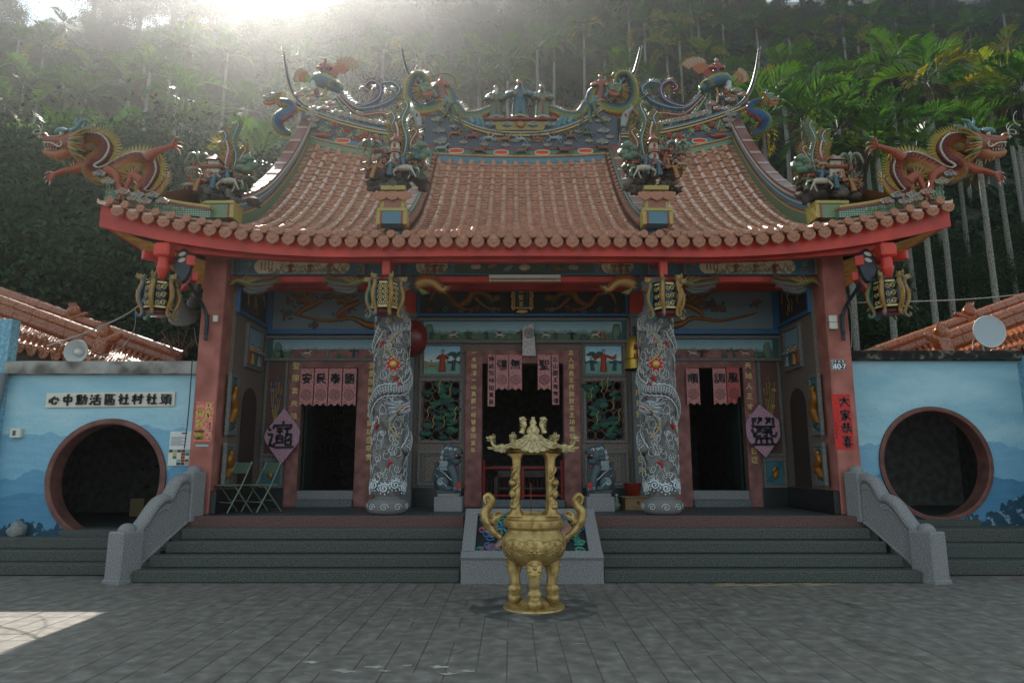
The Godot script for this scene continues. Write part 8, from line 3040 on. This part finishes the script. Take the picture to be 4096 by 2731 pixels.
func character(parent:Node,ch:String,at:Vector3,size:float,m:Material,face:=Basis(),thick:=0.0025,weight:=1.0,aspect:=1.0) ->void:
	if not GLYPH.has(ch):return
	var q:=g()
	q.t=Transform3D(face,at)
	var u:=size/20.0
	for st in GLYPH[ch]:
		var nums:PackedFloat64Array=st.split_floats(" ")
		var ps:=[]
		for i in range(0,nums.size(),2):ps.append(Vector2((nums[i]-10.0)*u*aspect,(10.0-nums[i+1])*u))
		var dense:=[]
		for i in ps.size()-1:
			for j in 3:dense.append(ps[i].lerp(ps[i+1],j/3.0))
		dense.append(ps[-1])
		var n:int=GLYPH[ch].size()
		var w:=size*clampf(0.20-0.0065*n,0.075,0.15)*weight
		q.stroke(dense,w*1.05,w*0.72,-0.001,thick)
	add(q,"character",m,parent)
func column_of(parent:Node,text:String,at:Vector3,step:float,size:float,m:Material,face:=Basis(),weight:=1.0) ->void:
	for k in text.length():
		character(parent,text[k],at+face*Vector3(0,-step*k,0),size,m,face,0.003,weight)
func paper(parent:Node,poly:Array,m:Material,called:="sheet",curl:=0.0) ->void:
	var lo:=Vector2(1e9,1e9); var hi:=-lo
	for p in poly:
		lo=lo.min(p); hi=hi.max(p)
	var q:=g()
	var n:=10
	for i in n+1:
		for j in 7:
			var f:=float(i)/n
			var h:=j/6.0
			var p:=Vector2(lerpf(lo.x,hi.x,h),lerpf(hi.y,lo.y,f))
			if poly.size()>4 or not (poly[0].y==poly[1].y):
				p=clip_to(poly,f,h,lo,hi)
			q.put(Vector3(p.x,p.y,curl*sin(h*2.6+f*2.0)*f),Vector3(0.1*cos(h*2.6+f*2.0),0,1))
	for i in n:
		for j in 6:
			var a:=i*7+j
			q.ix.append_array([a,a+1,a+7,a+1,a+8,a+7])
	add(q,called,m,parent)
func clip_to(poly:Array,f:float,h:float,lo:Vector2,hi:Vector2) ->Vector2:
	var y:=lerpf(hi.y,lo.y,clampf(f,0.004,0.996))
	var xs:=[]
	for k in poly.size():
		var a:Vector2=poly[k]
		var b:Vector2=poly[(k+1) % poly.size()]
		if (a.y-y)*(b.y-y)<=0 and absf(a.y-b.y)>1e-6:xs.append(a.x+(b.x-a.x)*(y-a.y)/(b.y-a.y))
	if xs.size()<2:return Vector2((lo.x+hi.x)/2,y)
	return Vector2(lerpf(xs.min(),xs.max(),h),y)
func rosette(parent:Node,at:Vector3,r:float,kind:int) ->void:
	var m:Material=mat("paper_hole",0.9,0,"#241c1d")
	var q:=g()
	q.t=Transform3D(Basis(),at)
	for ring in 4:
		var n:int=[6,8,12,16][ring]+(kind % 2)*2
		var rr:float=r*[0.16,0.42,0.68,0.9][ring]
		for k in n:
			var an:=TAU*(k+0.5*(ring % 2))/n
			var c:=Vector2(cos(an),sin(an))*rr
			var d:=Vector2(-sin(an),cos(an))*(rr*2.0/n+0.004)
			var e:=Vector2(cos(an),sin(an))*r*0.085
			if kind==3:d*=1.25
			q.face([Vector3(c.x-d.x,c.y-d.y,0.0015),Vector3(c.x+e.x,c.y+e.y,0.0015),Vector3(c.x+d.x,c.y+d.y,0.0015),Vector3(c.x-e.x,c.y-e.y,0.0015)])
	add(q,"cut_rosette",m,parent)
func banner(x:float,ytop:float,w:float,h:float,text:String,label:String,kind:int,hex:="#d08f8c",torn:=false) ->void:
	var o:=thing("paper_banner",label,"banner",V(x,ytop,12.49),"paper banners over the doors")
	var m:=mat("paper_"+hex,0.85,0,hex,noise_tex(51,0.02,[[0.3,"#d9d2d2"],[0.7,"#ffffff"]],4),0.5)
	m.backlight_enabled=true
	m.backlight=Color(hex)*0.25
	if text.length()>1:
		paper(o,[Vector2(-w/2,0),Vector2(w/2,0),Vector2(w/2,-h),Vector2(-w/2,-h)],m,"sheet",0.012)
		column_of(o,text,Vector3(0,-h*0.09,0.006),h/text.length()*0.97,w*0.82,M.ink)
		return
	var q:=g()
	var foot:=[[-0.5,-0.9],[-0.5,-1.0],[-0.36,-0.955],[-0.2,-0.93],[-0.1,-0.97],[0.0,-0.99],[0.1,-0.97],[0.2,-0.93],[0.36,-0.955],[0.5,-1.0],[0.5,-0.9]]
	var poly:=PackedVector2Array([Vector2(-0.5*w,0)])
	for f in foot:poly.append(Vector2(f[0]*w,f[1]*h))
	poly.append(Vector2(0.5*w,0))
	if torn:poly[9]=Vector2(0.2*w,-0.86*h); poly[10]=Vector2(0.3*w,-0.80*h); poly[11]=Vector2(0.5*w,-0.78*h)
	q.prism(poly,-0.001,0.001)
	add(q,"sheet",m,o)
	character(o,text,Vector3(0,-h*0.27,0.003),w*0.86,M.ink,Basis(),0.002,1.25)
	rosette(o,Vector3(0,-h*0.70,0.002),w*0.42,kind)
	q=g()
	for s in [-1.0,1.0]:
		q.tube(curve([Vector3(s*w*0.42,-h*0.93,0.001),Vector3(s*w*0.3,-h*0.90,0.001),Vector3(s*w*0.22,-h*0.90,0.001)],3),0.004,3)
	add(q,"cut_corner",M.paper_hole,o)
func writing() ->void:
	var fr:=Basis()
	var t1:="安民泰國"
	var who:=["next to the flower panel","second from the flower panel","second from the dragon column","next to the dragon column"]
	for k in 4:
		banner(-3.975+0.262*k,3.30,0.245,0.70,t1[k],"faded pink paper banner over the door by the chairs, "+who[k],0 if k % 3==0 else 1)
	banner(-0.58,3.56,0.13,0.96,"神威顯赫佑萬民","narrow pink paper strip with seven characters beside the pair of rosette banners",0)
	banner(-0.385,3.55,0.235,0.66,"疆","pink paper banner over the middle door next to the narrow seven character strip",2)
	banner(-0.135,3.55,0.235,0.66,"無","pink paper banner over the middle door next to the white torn sheet",2)
	banner(0.395,3.55,0.24,0.66,"聖","pink paper banner with ringed cut pattern hanging alone over the middle door",3)
	banner(0.60,3.55,0.13,0.92,"三山國王壽無疆","narrow pink paper strip with seven characters beside the single ringed banner",0)
	banner(3.13,3.30,0.24,0.68,"順","pink paper banner standing alone over the side door near the bell",2)
	banner(3.62,3.30,0.24,0.68,"調","pale pink paper banner with flower cut pattern over the poster side door",1)
	banner(3.875,3.31,0.24,0.68,"風","redder pink paper banner with torn foot over the poster side door",2,"#c4625e",true)
	var o:=thing("paper_banner","whitish paper banner flipped upward over the middle door lintel","banner",V(0.12,3.52,12.40),"paper banners over the doors")
	var wm:=mat("paper_white",0.85,0,"#c9c4c0",noise_tex(51,0.02,[[0.3,"#d9d2d2"],[0.7,"#ffffff"]],4),0.5)
	paper(o,[Vector2(-0.12,0.58),Vector2(0.08,0.6),Vector2(0.12,0.0),Vector2(-0.13,0.0)],wm,"sheet",0.03)
	rosette(o,Vector3(0.0,0.42,0.02),0.10,1)
	for s in [-1.0,1.0]:
		o=thing("diamond_paper","pink diamond paper with a combined lucky character by the folding chair side door" if s<0 else "pink six sided paper with a combined character beside the poster side door","poster",V(-4.36 if s<0 else 4.34,2.06 if s<0 else 2.15,12.42),"diamond papers by the side doors")
		var pm:=mat("paper_pink",0.85,0,"#c496a6",noise_tex(52,0.03,[[0.3,"#d0cad0"],[0.7,"#ffffff"]],4),0.6)
		if s<0:paper(o,[Vector2(0.02,0.50),Vector2(0.33,0.12),Vector2(0.31,-0.12),Vector2(0.02,-0.50),Vector2(-0.32,-0.06),Vector2(-0.31,0.06)],pm,"sheet",0.015)
		else:paper(o,[Vector2(-0.04,0.48),Vector2(0.30,0.19),Vector2(0.31,-0.12),Vector2(0.02,-0.48),Vector2(-0.30,-0.16),Vector2(-0.31,0.16)],pm,"sheet",0.015)
		character(o,"招財進寶" if s<0 else "學好孔孟",Vector3(0.0,0.0,0.022),0.52,M.ink,fr,0.003,1.25)
	o=thing("red_poster","bright red vertical poster with four black characters on the pillar","poster",V(4.985,2.22,10.745))
	var q:=g()
	q.box(Vector3(0,0,0),Vector3(0.29,0.86,0.004))
	add(q,"sheet",mat("paper_red",0.8,0,"#d8352c",noise_tex(52,0.03,[[0.3,"#d0cad0"],[0.7,"#ffffff"]],4),0.6),o)
	column_of(o,"大家恭喜",Vector3(0.05,0.31,0.004),0.205,0.185,M.ink,fr,1.15)
	for k in 5:character(o,"王",Vector3(-0.11,-0.02-0.055*k,0.004),0.04,M.ink)
	q=g(); q.col=L("#b52a24"); q.box(Vector3(0.0,0.03,0.0028),Vector3(0.292,0.012,0.003)); add(q,"fold",M.matt,o)
	o=thing("gold_poster","faded pink new year poster with gold characters and lucky jars","poster",V(-5.03,2.22,10.745))
	q=g()
	q.box(Vector3(0,0,0),Vector3(0.28,0.62,0.004))
	add(q,"sheet",mat("paper_peach",0.8,0,"#d98a80",noise_tex(53,0.02,[[0.3,"#d8c8a8"],[0.5,"#ffe8d0"],[0.7,"#ffffff"]],4),0.7),o)
	var gy:=mat("gold_ink",0.6,0.1,"#cfb45a")
	character(o,"大",Vector3(0.06,0.24,0.003),0.12,gy,fr,0.003,1.3)
	character(o,"家",Vector3(0.06,0.11,0.003),0.12,gy,fr,0.003,1.3)
	character(o,"恭",Vector3(-0.07,0.13,0.003),0.13,gy,fr,0.003,1.3)
	character(o,"禧",Vector3(-0.07,-0.02,0.003),0.13,gy,fr,0.003,1.3)
	for k in 3:character(o,["代","天","安"][k],Vector3(0.10,-0.03-0.035*k,0.003),0.03,M.ink)
	q=g(); q.col=L("#cdb35c")
	q.t=Transform3D(Basis.from_scale(Vector3(1,1,0.05)),Vector3(-0.06,-0.28,0.004))
	q.lathe([Vector2(0.05,0.0),Vector2(0.08,0.03),Vector2(0.075,0.08),Vector2(0.04,0.1),Vector2(0.07,0.12),Vector2(0.09,0.15)],16)
	add(q,"printed_jar",M.matt,o)
	for k in 6:
		q=g(); q.col=L(["#6fa0a0","#cdb35c","#b8504a"][k % 3]); q.box(Vector3(0.07+0.03*(k % 2),-0.15-0.025*k,0.003),Vector3(0.03,0.018,0.003)); add(q,"printed_coin",M.matt,o)
	q=g(); q.col=L("#8fb4b8"); q.box(Vector3(0.0,-0.37,-0.001),Vector3(0.2,0.03,0.003)); add(q,"torn_strip",M.matt,o)
	o=thing("sign_board","pale sign board with nine dark carved characters on the blue wall","sign",V(-6.665,2.585,10.99))
	q=g(); q.col=L("#d6cfc0"); q.box(Vector3(0,0,0.012),Vector3(2.07,0.235,0.022),Basis(Vector3.BACK,0.012),0.004); add(q,"board",M.matt,o)
	var sign:="心中動活區社村社頭"
	for k in 9:character(o,sign[k],Vector3(-0.90+0.225*k,0.012*0.9*(k-4)*0.22,0.026),0.195,M.ink,fr,0.02,1.05)
	o=thing("notice_sheet","white notice sheet with a grid of coloured pictures on the blue wall","poster",V(-5.46,1.81,10.985))
	q=g(); q.col=L("#d3d6d4"); q.box(Vector3(0,0,0),Vector3(0.40,0.54,0.004)); add(q,"sheet",M.matt,o)
	var r:=RandomNumberGenerator.new()
	r.seed=3
	for i in 6:
		for j in 5:
			q=g(); q.col=L(["#2f6f68","#c9a24f","#8a3f30","#d8d2b8","#7fa8a0","#4a3a30"][r.randi() % 6])
			if j<2 and i<2:q.col=L("#d5d2c4")
			q.box(Vector3(-0.165+0.066*i,-0.24+0.05*j,0.003),Vector3(0.06,0.045,0.003)); add(q,"printed_picture",M.matt,o)
	for k in 8:
		q=g(); q.col=L("#4a4c4e"); q.box(Vector3(-0.05-0.02*(k % 3),0.05+0.018*k,0.003),Vector3(0.26-0.05*(k % 3),0.006,0.002)); add(q,"printed_line",M.matt,o)
	q=g(); q.col=L("#1d1f22"); q.box(Vector3(0.03,0.24,0.003),Vector3(0.09,0.02,0.002)); add(q,"printed_title",M.matt,o)
	o=thing("house_number_plate","dark blue house number plate with white figures on the pillar","sign",V(4.985,3.12,10.742))
	q=g(); q.col=L("#dfe2e4"); q.box(Vector3(0,0,0),Vector3(0.23,0.17,0.006),Basis(),0.002); add(q,"rim",M.glaze,o)
	q=g(); q.col=L("#1a2740")
	q.box(Vector3(-0.092,0,0.003),Vector3(0.036,0.158,0.004)); q.box(Vector3(0.022,0.051,0.003),Vector3(0.178,0.052,0.004)); q.box(Vector3(0.022,-0.028,0.003),Vector3(0.178,0.098,0.004)); add(q,"enamel",M.glaze,o)
	var wp:=mat("white_ink",0.5,0,"#e6e8ea")
	for k in 3:character(o,"平和巷"[k],Vector3(-0.04+0.06*k,0.051,0.006),0.038,wp,fr,0.001)
	for k in 4:character(o,["萬","水","村","社"][k],Vector3(-0.092,0.058-0.039*k,0.006),0.03,wp,fr,0.001)
	for it in [["40",-0.02,0.085],["7",0.095,0.075],["-",0.055,0.06]]:
		var tm:=TextMesh.new()
		var sf:=SystemFont.new()
		sf.font_names=PackedStringArray(["Droid Sans"])
		sf.font_weight=700
		tm.font=sf
		tm.text=it[0]
		tm.font_size=32
		tm.pixel_size=it[2]/23.0
		tm.depth=0.002
		var mi:=put_mesh(tm,"number",wp,o)
		mi.position=Vector3(it[1]-0.005,-0.03,0.007)
	o=thing("name_plaque","dark green name plaque with gold characters in a carved gilt frame","sign",V(-0.01,4.34,12.36))
	q=g(); q.col=L("#183b44"); q.box(Vector3(0,0.28,0),Vector3(0.27,0.42,0.03),Basis(),0.004); add(q,"board",M.glaze,o)
	q=g()
	for s in [-1.0,1.0]:
		q.box(Vector3(s*0.145,0.28,0.012),Vector3(0.02,0.44,0.03),Basis(),0.004)
		q.box(Vector3(0,0.28+s*0.215,0.012),Vector3(0.31,0.02,0.03),Basis(),0.004)
	add(q,"frame",M.gilt,o)
	for s in [-1.0,1.0]:
		q=g()
		q.tube(curve(flat([s*0.15,0.03,s*0.19,0.1,s*0.165,0.2,s*0.195,0.3,s*0.17,0.4,s*0.19,0.48,s*0.13,0.53]),4),0.018,6,[],Vector3.ZERO,1.0,0.2)
		for k in 4:q.ball(Vector3(s*0.185,0.08+0.11*k,0.02),Vector3(0.025,0.03,0.015),7,5)
		add(q,"carved_side",M.gilt,o)
	q=g()
	q.ball(Vector3(0,0.0,0.03),Vector3(0.12,0.035,0.03),10,6,Basis(),0.25,3)
	q.ball(Vector3(0,0.545,0.02),Vector3(0.14,0.035,0.02),10,6,Basis(),0.25,4)
	add(q,"crest",M.gilt,o)
	column_of(o,"三聖宮",Vector3(-0.02,0.40,0.018),0.125,0.105,M.gold_paint,fr,1.1)
	for k in 4:character(o,"山",Vector3(0.085,0.42-0.05*k,0.018),0.022,M.gold_paint)
	var jm:=T
	column_of(jm,"聖德齊天鎮魔",V(-4.205,3.36,12.545),0.235,0.135,M.gold_paint)
	column_of(jm,"三愛顯赫護國利民功垂宇寰",V(-2.80,3.36,12.545),0.152,0.125,M.gold_paint)
	column_of(jm,"一水明潭一山真武一柱馨香綿萬年",V(-0.905,3.60,12.545),0.128,0.10,M.gold_paint)
	column_of(jm,"三人結義三代勅封三王功業昭千年",V(0.90,3.60,12.545),0.128,0.105,M.gold_paint)
	column_of(jm,"天地人三才立極",V(4.18,3.36,12.545),0.19,0.135,M.gold_paint)
	column_of(jm,"日運",V(4.20,1.80,12.545),0.17,0.12,M.gold_paint)
	column_of(jm,"華山川光耀一潭瞻日月".substr(1),V(2.12,3.05,12.434),0.20,0.135,M.gold_paint)
	var bell:=get_node("temple_bell")
	var red:=mat("red_ink",0.6,0,"#a8322a")
	for k in 2:character(bell,["風","調"][k],Vector3(-0.01,0.36-0.15*k,0.165),0.11,red,Basis(),0.004)
	var carton:=get_node("carton")
	for k in 2:character(carton,["米","酒"][k],Vector3(0.0+0.09*k,0.12,0.151),0.075,mat("carton_print",0.8,0,"#5a3a30"),Basis(),0.001)
	for k in 2:
		q=g(); q.col=L("#6a4a3a"); q.box(Vector3(0.04,0.05-0.02*k,0.1515),Vector3(0.26,0.006,0.001)); add(q,"printed_line",M.matt,carton)
# wooded slope
const PALMS:=[
	[21.8,64.5,8.9],[26.7,68.2,8.7],[25.8,58.5,9.3],[29.6,61.2,8.8],[18,37.8,12],[29.6,53.2,10.4],[16.5,30,12.9],[41.3,66.5,9],
	[28.5,46.2,11.7],[32.6,46.2,11.2],[55.5,70,9],[30.2,38.5,13.1],[10,22,12.7],[20.9,30.5,11.8],[12.2,22,12],[13.7,22,11.8],
	[9.4,24,12.5],[16.2,45.8,9.8],[16.1,52.5,9.5],[15.9,22,12],[3.6,58.2,8.7],[-0.7,45.8,10.3],[-2.5,43.8,10.2],[7.7,52.5,9.6],
	[6.8,60.8,9.1],[12.2,58,10.3],[8.5,39,9.7],[-0.5,41.2,10.3],[7,41,10.2],[16.3,60.8,9.5],[-39.7,51,9.3],[-28.5,41.5,9.7],
	[-33.9,42.2,9.4],[-37.2,54.8,8.8],[-28.1,46,9.1],[-19.6,37.2,10.1],[-18.7,36.2,8.6],[-17.5,40.8,8.6],[-25.4,45.8,9.8],[-24.4,52.8,9.1],
	[-11,27.2,9.6],[-19.5,31.2,9.4],[-16.1,43,9.2],[-44.7,59,10.5],[-53,66.2,8.9],[-52.5,72.2,9.3],[-36.2,60.8,8.9],[-28.1,54.8,9.8],
	[-16.7,49.8,9.1],[-13,48.8,9.2],[-10.8,51.2,10],[-8,51.8,9.1],[19.1,24.2,13.3],[45.5,67.2,8.7],[36.6,69,8.7],[49.6,67,9],
	[14.3,34,12.5],[14.4,28.5,11.8],[18.2,30.5,12.2],[21.1,32.5,12.8]
]
func leaf_mat(called:String,hex:String,glow:String,rough:=0.42) ->StandardMaterial3D:
	var m:=mat(called,rough,0,hex)
	m.metallic_specular=0.3 if called=="palm_leaf" else 0.0
	m.backlight_enabled=true
	m.backlight=Color(glow)
	return m
func frond(q:Geo,az:float,lift:float,len:float,droop:float,tint:Color,r:RandomNumberGenerator) ->void:
	var out:=Vector3(sin(az),0,cos(az))
	var side:=Vector3(cos(az),0,-sin(az))
	var ps:=[]
	var n:=22
	var p:=Vector3.ZERO
	var el:=lift
	for k in n:
		ps.append(p)
		p+=(out*cos(el)+Vector3.UP*sin(el))*len/n
		el-=droop/n*(0.4+1.2*k/n)
	q.col=tint*Color(0.9,0.95,0.7)
	q.tube([ps[0],ps[5],ps[10],ps[16],ps[21]],[0.035,0.026,0.02,0.012,0.005],4)
	for k in range(5,n):
		var f:=float(k)/n
		var tg:Vector3=(ps[mini(k+1,n-1)]-ps[k-1]).normalized()
		var up:=side.cross(tg).normalized()
		if up.y<0:up=-up
		var l:=len*0.36*(0.55+0.9*sin(PI*clampf(f*0.9+0.08,0,1)))*(1.0-0.35*f)
		for s in [-1.0,1.0]:
			for half in 1:
				var b:Vector3=ps[k]
				var d:Vector3=(side*s*0.66+tg*(0.62+0.3*f)+up*(0.46-0.2*f)+Vector3(r.randf_range(-0.12,0.12),r.randf_range(-0.16,0.1),r.randf_range(-0.12,0.12))).normalized()
				var w:=0.052+0.016*r.randf()
				var wv:=d.cross(up).normalized()*w
				var t:=0.82+0.36*r.randf()
				q.col=Color(tint.r*t,tint.g*t,tint.b*t)
				var m:=b+d*l*0.55
				var e:=b+d*l+Vector3(0,-l*0.16,0)
				var nn:=wv.cross(d).normalized()
				if nn.y<0:nn=-nn
				var i0:=q.put(b,nn)
				q.put(m+wv,nn); q.put(m-wv,nn); q.put(e,nn)
				q.ix.append_array([i0,i0+1,i0+2,i0+1,i0+3,i0+2])
func palm_crown(seed_:int) ->ArrayMesh:
	var r:=RandomNumberGenerator.new()
	r.seed=seed_
	var q:=g()
	var green:=[Color(0.058,0.125,0.03),Color(0.085,0.16,0.032),Color(0.042,0.10,0.034)]
	for k in 8:
		var az:=k*2.399+r.randf()*0.4
		var lift:=lerpf(1.40,0.15,k/7.0)
		var tint:Color=green[r.randi() % 3]
		if k>4 and seed_ % 2 and r.randf()<0.55:tint=Color(0.29,0.22,0.045)
		elif r.randf()<(0.15 if seed_ % 2 else 0.0):tint=Color(0.20,0.21,0.04)
		frond(q,az,lift,2.3*r.randf_range(0.88,1.1),1.45+0.4*r.randf(),tint,r)
	for k in 2+seed_ % 2:
		frond(q,r.randf()*TAU,-0.9,1.7,0.5,Color(0.10,0.075,0.05),r)
	return q.mesh()
func tassel(seed_:int) ->ArrayMesh:
	var r:=RandomNumberGenerator.new()
	r.seed=seed_
	var q:=g()
	for k in 46:
		var az:=r.randf()*TAU
		var o:=Vector3(sin(az),0,cos(az))
		q.col=[Color(0.10,0.065,0.035),Color(0.13,0.09,0.045),Color(0.08,0.07,0.03)][k % 3]
		q.tube([Vector3(0,-0.15,0)+o*0.1,Vector3(0,-0.25,0)+o*r.randf_range(0.25,0.45),Vector3(0,-0.9-0.4*r.randf(),0)+o*r.randf_range(0.15,0.5)],[0.015,0.014,0.006],3,[],Vector3.ZERO,1.0,0.0,false)
	return q.mesh()
func leaf_blob(seed_:int,count:int,radius:Vector3,size:float,tints:Array,clumps:=26) ->ArrayMesh:
	var r:=RandomNumberGenerator.new()
	r.seed=seed_
	var q:=g()
	var cs:=[]
	for k in clumps:
		var d:=Vector3(r.randfn(),r.randfn()*0.9+0.25,r.randfn()).normalized()
		cs.append([d*radius*r.randf_range(0.55,1.0),r.randf_range(0.22,0.42)*radius.x,tints[r.randi() % tints.size()]])
	for k in count:
		var c:Array=cs[r.randi() % clumps]
		var o:Vector3=Vector3(r.randfn(),r.randfn()*0.75,r.randfn())*c[1]*0.55
		var p:Vector3=c[0]+o
		var nn:=(o.normalized()+Vector3(r.randfn(),r.randfn()+0.8,r.randfn())*0.5).normalized()
		var a:=nn.cross(Vector3(r.randfn(),r.randfn(),r.randfn())).normalized()
		var b:=nn.cross(a)
		a=(a+Vector3.DOWN*0.4).normalized()
		var s:=size*r.randf_range(0.7,1.3)
		q.col=c[2] if r.randf()<0.6 else tints[r.randi() % tints.size()]
		var i0:=q.put(p,nn)
		q.put(p+a*s*0.5+b*s*0.24,nn); q.put(p+a*s,nn); q.put(p+a*s*0.5-b*s*0.24,nn)
		q.ix.append_array([i0,i0+1,i0+2,i0,i0+2,i0+3])
	return q.mesh()
func forest() ->void:
	var palm_leaf:=leaf_mat("palm_leaf","#ffffff","#f0ff90",0.38)
	var leaf:=leaf_mat("leaf","#ffffff","#7f9050",0.7)
	var leaf_dark:=leaf_mat("leaf_dark","#ffffff","#5c7048",0.8)
	var bark:=mat("palm_bark",0.85,0,"#aba9a0",noise_tex(61,0.05,[[0.3,"#55534c"],[0.5,"#a6a39a"],[0.62,"#e8e8e4"],[0.8,"#ffffff"]],3),1.2)
	var bark_dark:=mat("bark",0.9,0,"#5a4c40",noise_tex(61,0.05,[[0.3,"#55534c"],[0.5,"#a6a39a"],[0.8,"#ffffff"]],3),1.0)
	var crowns:=[]
	var tassels:=[]
	for k in 6:
		crowns.append(palm_crown(200+k))
		tassels.append(tassel(300+k % 3))
	var q:=g()
	var ps:=[]; var rs:=[]
	for k in 41:
		ps.append(Vector3(0.12*sin(k*0.05),k/40.0,0.1*sin(k*0.06)))
		rs.append(0.115-0.03*k/40.0)
	q.tube(ps,rs,9,[],Vector3.ZERO,1.0,0.0,false)
	var trunk_m:=q.mesh()
	q=g()
	q.col=Color(0.075,0.11,0.04)
	q.tube([Vector3(0,-0.75,0),Vector3(0,-0.4,0),Vector3(0,0.02,0)],[0.09,0.12,0.06],8)
	var shaft_m:=q.mesh()
	var r:=RandomNumberGenerator.new()
	r.seed=19
	var rows:=PALMS.duplicate()
	for k in 24:
		var d:=r.randf_range(26,74)
		var x:=r.randf_range(-0.85,0.85)*d
		if x>-0.45*d and x<0.1*d and d>60:continue
		rows.append([x,d,r.randf_range(8.0,11.0)])
	for k in 12:
		rows.append([r.randf_range(10.5,24.0),r.randf_range(21.5,30.0),r.randf_range(11.5,14.5)])
	for it in rows:
		var base:=V(it[0],hill_y(it[0],it[1]),it[1])
		var far:bool=it[1]>50.0
		var near_right:bool=it[0]>8.0 and it[1]<34.0
		var lab:="tall palm with bare pale trunk beyond the annex roof" if near_right else ("small hazy palm high on the wooded hill" if far else "feathery palm on the slope behind the temple roof")
		var k:=r.randi() % 6
		var ripe:=r.randf()<0.6
		lab=lab.replace("palm","palm "+("with brown seed tassel" if ripe else "without tassel")) if not near_right else lab.replace("trunk","trunk, "+("brown tassel" if ripe else "plain crown"))
		if k % 2:lab=lab.replace("palm","yellow tinged palm")
		var o:=thing("palm_tree",lab,"palm tree",base,"palms beyond the annex roof" if near_right else ("palms high on the hill" if far else "palms on the slope"),r.randf()*TAU)
		var t:=put_mesh(trunk_m,"trunk",bark,o)
		t.scale=Vector3(1.0 if near_right else 1.25,it[2],1.0 if near_right else 1.25)
		var top:=Vector3(0.12*sin(2.0),it[2],0.1*sin(2.4))
		var c:=put_mesh(crowns[k],"crown",palm_leaf,o)
		c.position=top
		c.scale=Vector3.ONE*(r.randf_range(0.78,0.95) if near_right else r.randf_range(0.88,1.12))
		c=put_mesh(shaft_m,"crown_shaft",palm_leaf,o)
		c.position=top
		if ripe:
			c=put_mesh(tassels[k],"seed_tassel",bark_dark,o)
			c.position=top+Vector3(0,-0.5,0)
			c.scale=Vector3.ONE*r.randf_range(0.8,1.2)
	var greens:=[Color(0.028,0.052,0.028),Color(0.036,0.065,0.03),Color(0.025,0.05,0.034),Color(0.042,0.07,0.03)]
	var blobs:=[]
	for k in 4:blobs.append(leaf_blob(400+k,16000,Vector3(2.6,2.3,2.6),0.13,greens,44))
	q=g()
	q.tube(curve([Vector3(0,-0.2,0),Vector3(0.1,1.2,0.05),Vector3(0.0,2.6,0.1),Vector3(0.2,4.2,0.0)],4),blend([0.26,0.2,0.16,0.07],13),8)
	for k in 6:
		var an:=k*1.1
		q.tube(curve([Vector3(0.05,1.9+0.25*k,0.06),Vector3(cos(an)*0.9,2.9+0.25*k,sin(an)*0.9),Vector3(cos(an)*1.7,3.6+0.2*k,sin(an)*1.7)],3),blend([0.09,0.06,0.02],7),6)
	var limb_m:=q.mesh()
	var spots:=[]
	for it in [[-8.2,18.6,1.15],[-11.0,18.8,1.25],[-13.8,19.2,1.35],[-16.5,20.0,1.4],[-9.5,21.0,1.5],[-12.5,22.0,1.6],[-15.8,22.6,1.6],[-19.0,22.5,1.6],[-7.2,23.0,1.35],[-11.0,25.0,1.6],[-15.0,26.5,1.7],[-19.5,27.0,1.7],[-6.0,20.5,0.9]]:
		spots.append(it+[0])
	for k in 70:
		var d:=r.randf_range(30,88)
		var x:=r.randf_range(-0.92,0.88)*d
		spots.append([x,d,r.randf_range(0.9,1.5) if x<-0.12*d and d>55 else r.randf_range(0.45,0.8),1])
	for k in 44:
		spots.append([-92.0+4.3*k+r.randf_range(-2,2),r.randf_range(88,114),r.randf_range(1.6,2.6),1])
	for k in 26:
		spots.append([r.randf_range(9.0,30.0),r.randf_range(24,38),r.randf_range(0.55,0.85),2])
	for k in spots.size():
		var it:Array=spots[k]
		var lab:String=["dark dense broadleaf tree behind the annex with the sign board","broadleaf tree mixed among the palms on the hill","low leafy tree growing between the bare palm trunks"][it[3]]
		if it[3]==1:lab="tall spreading tree on the crest of the hill" if it[2]>1.55 else ("hazy broadleaf tree high on the hill behind the palms" if it[2]>0.85 else "low bushy tree among the palms on the hill")
		var o:=thing("broadleaf_tree",lab,"tree",V(it[0],hill_y(it[0],it[1]),it[1]),["dark trees behind the annex","broadleaf trees on the hill","low trees between the palm trunks"][it[3]],r.randf()*TAU)
		o.scale=Vector3.ONE*it[2]
		put_mesh(limb_m,"trunk",bark_dark,o)
		var lm:Material=leaf_dark if it[3]==0 else leaf
		var c:=put_mesh(blobs[k % 4],"crown",lm,o)
		c.position=Vector3(0.1,4.2,0)
		if it[3]==0:
			c=put_mesh(blobs[(k+1) % 4],"crown",lm,o)
			c.position=Vector3(0.5,2.2,0.4)
	var mm:=MultiMesh.new()
	mm.transform_format=MultiMesh.TRANSFORM_3D
	mm.mesh=leaf_blob(500,420,Vector3(1.0,0.7,1.0),0.34,greens,9)
	mm.instance_count=3000
	for k in 3000:
		var d:=r.randf_range(19.5,112)
		var x:=r.randf_range(-0.95,0.95)*d
		mm.set_instance_transform(k,Transform3D(Basis(Vector3.UP,r.randf()*TAU).scaled(Vector3.ONE*r.randf_range(0.8,1.9)),V(x,hill_y(x,d)+0.3,d)))
	var ug:=MultiMeshInstance3D.new()
	ug.name="undergrowth"
	ug.multimesh=mm
	ug.material_override=leaf
	ug.set_meta("kind","stuff")
	ug.set_meta("label","dense shrubs and ferns covering the hillside")
	ug.set_meta("category","undergrowth")
	add_child(ug)
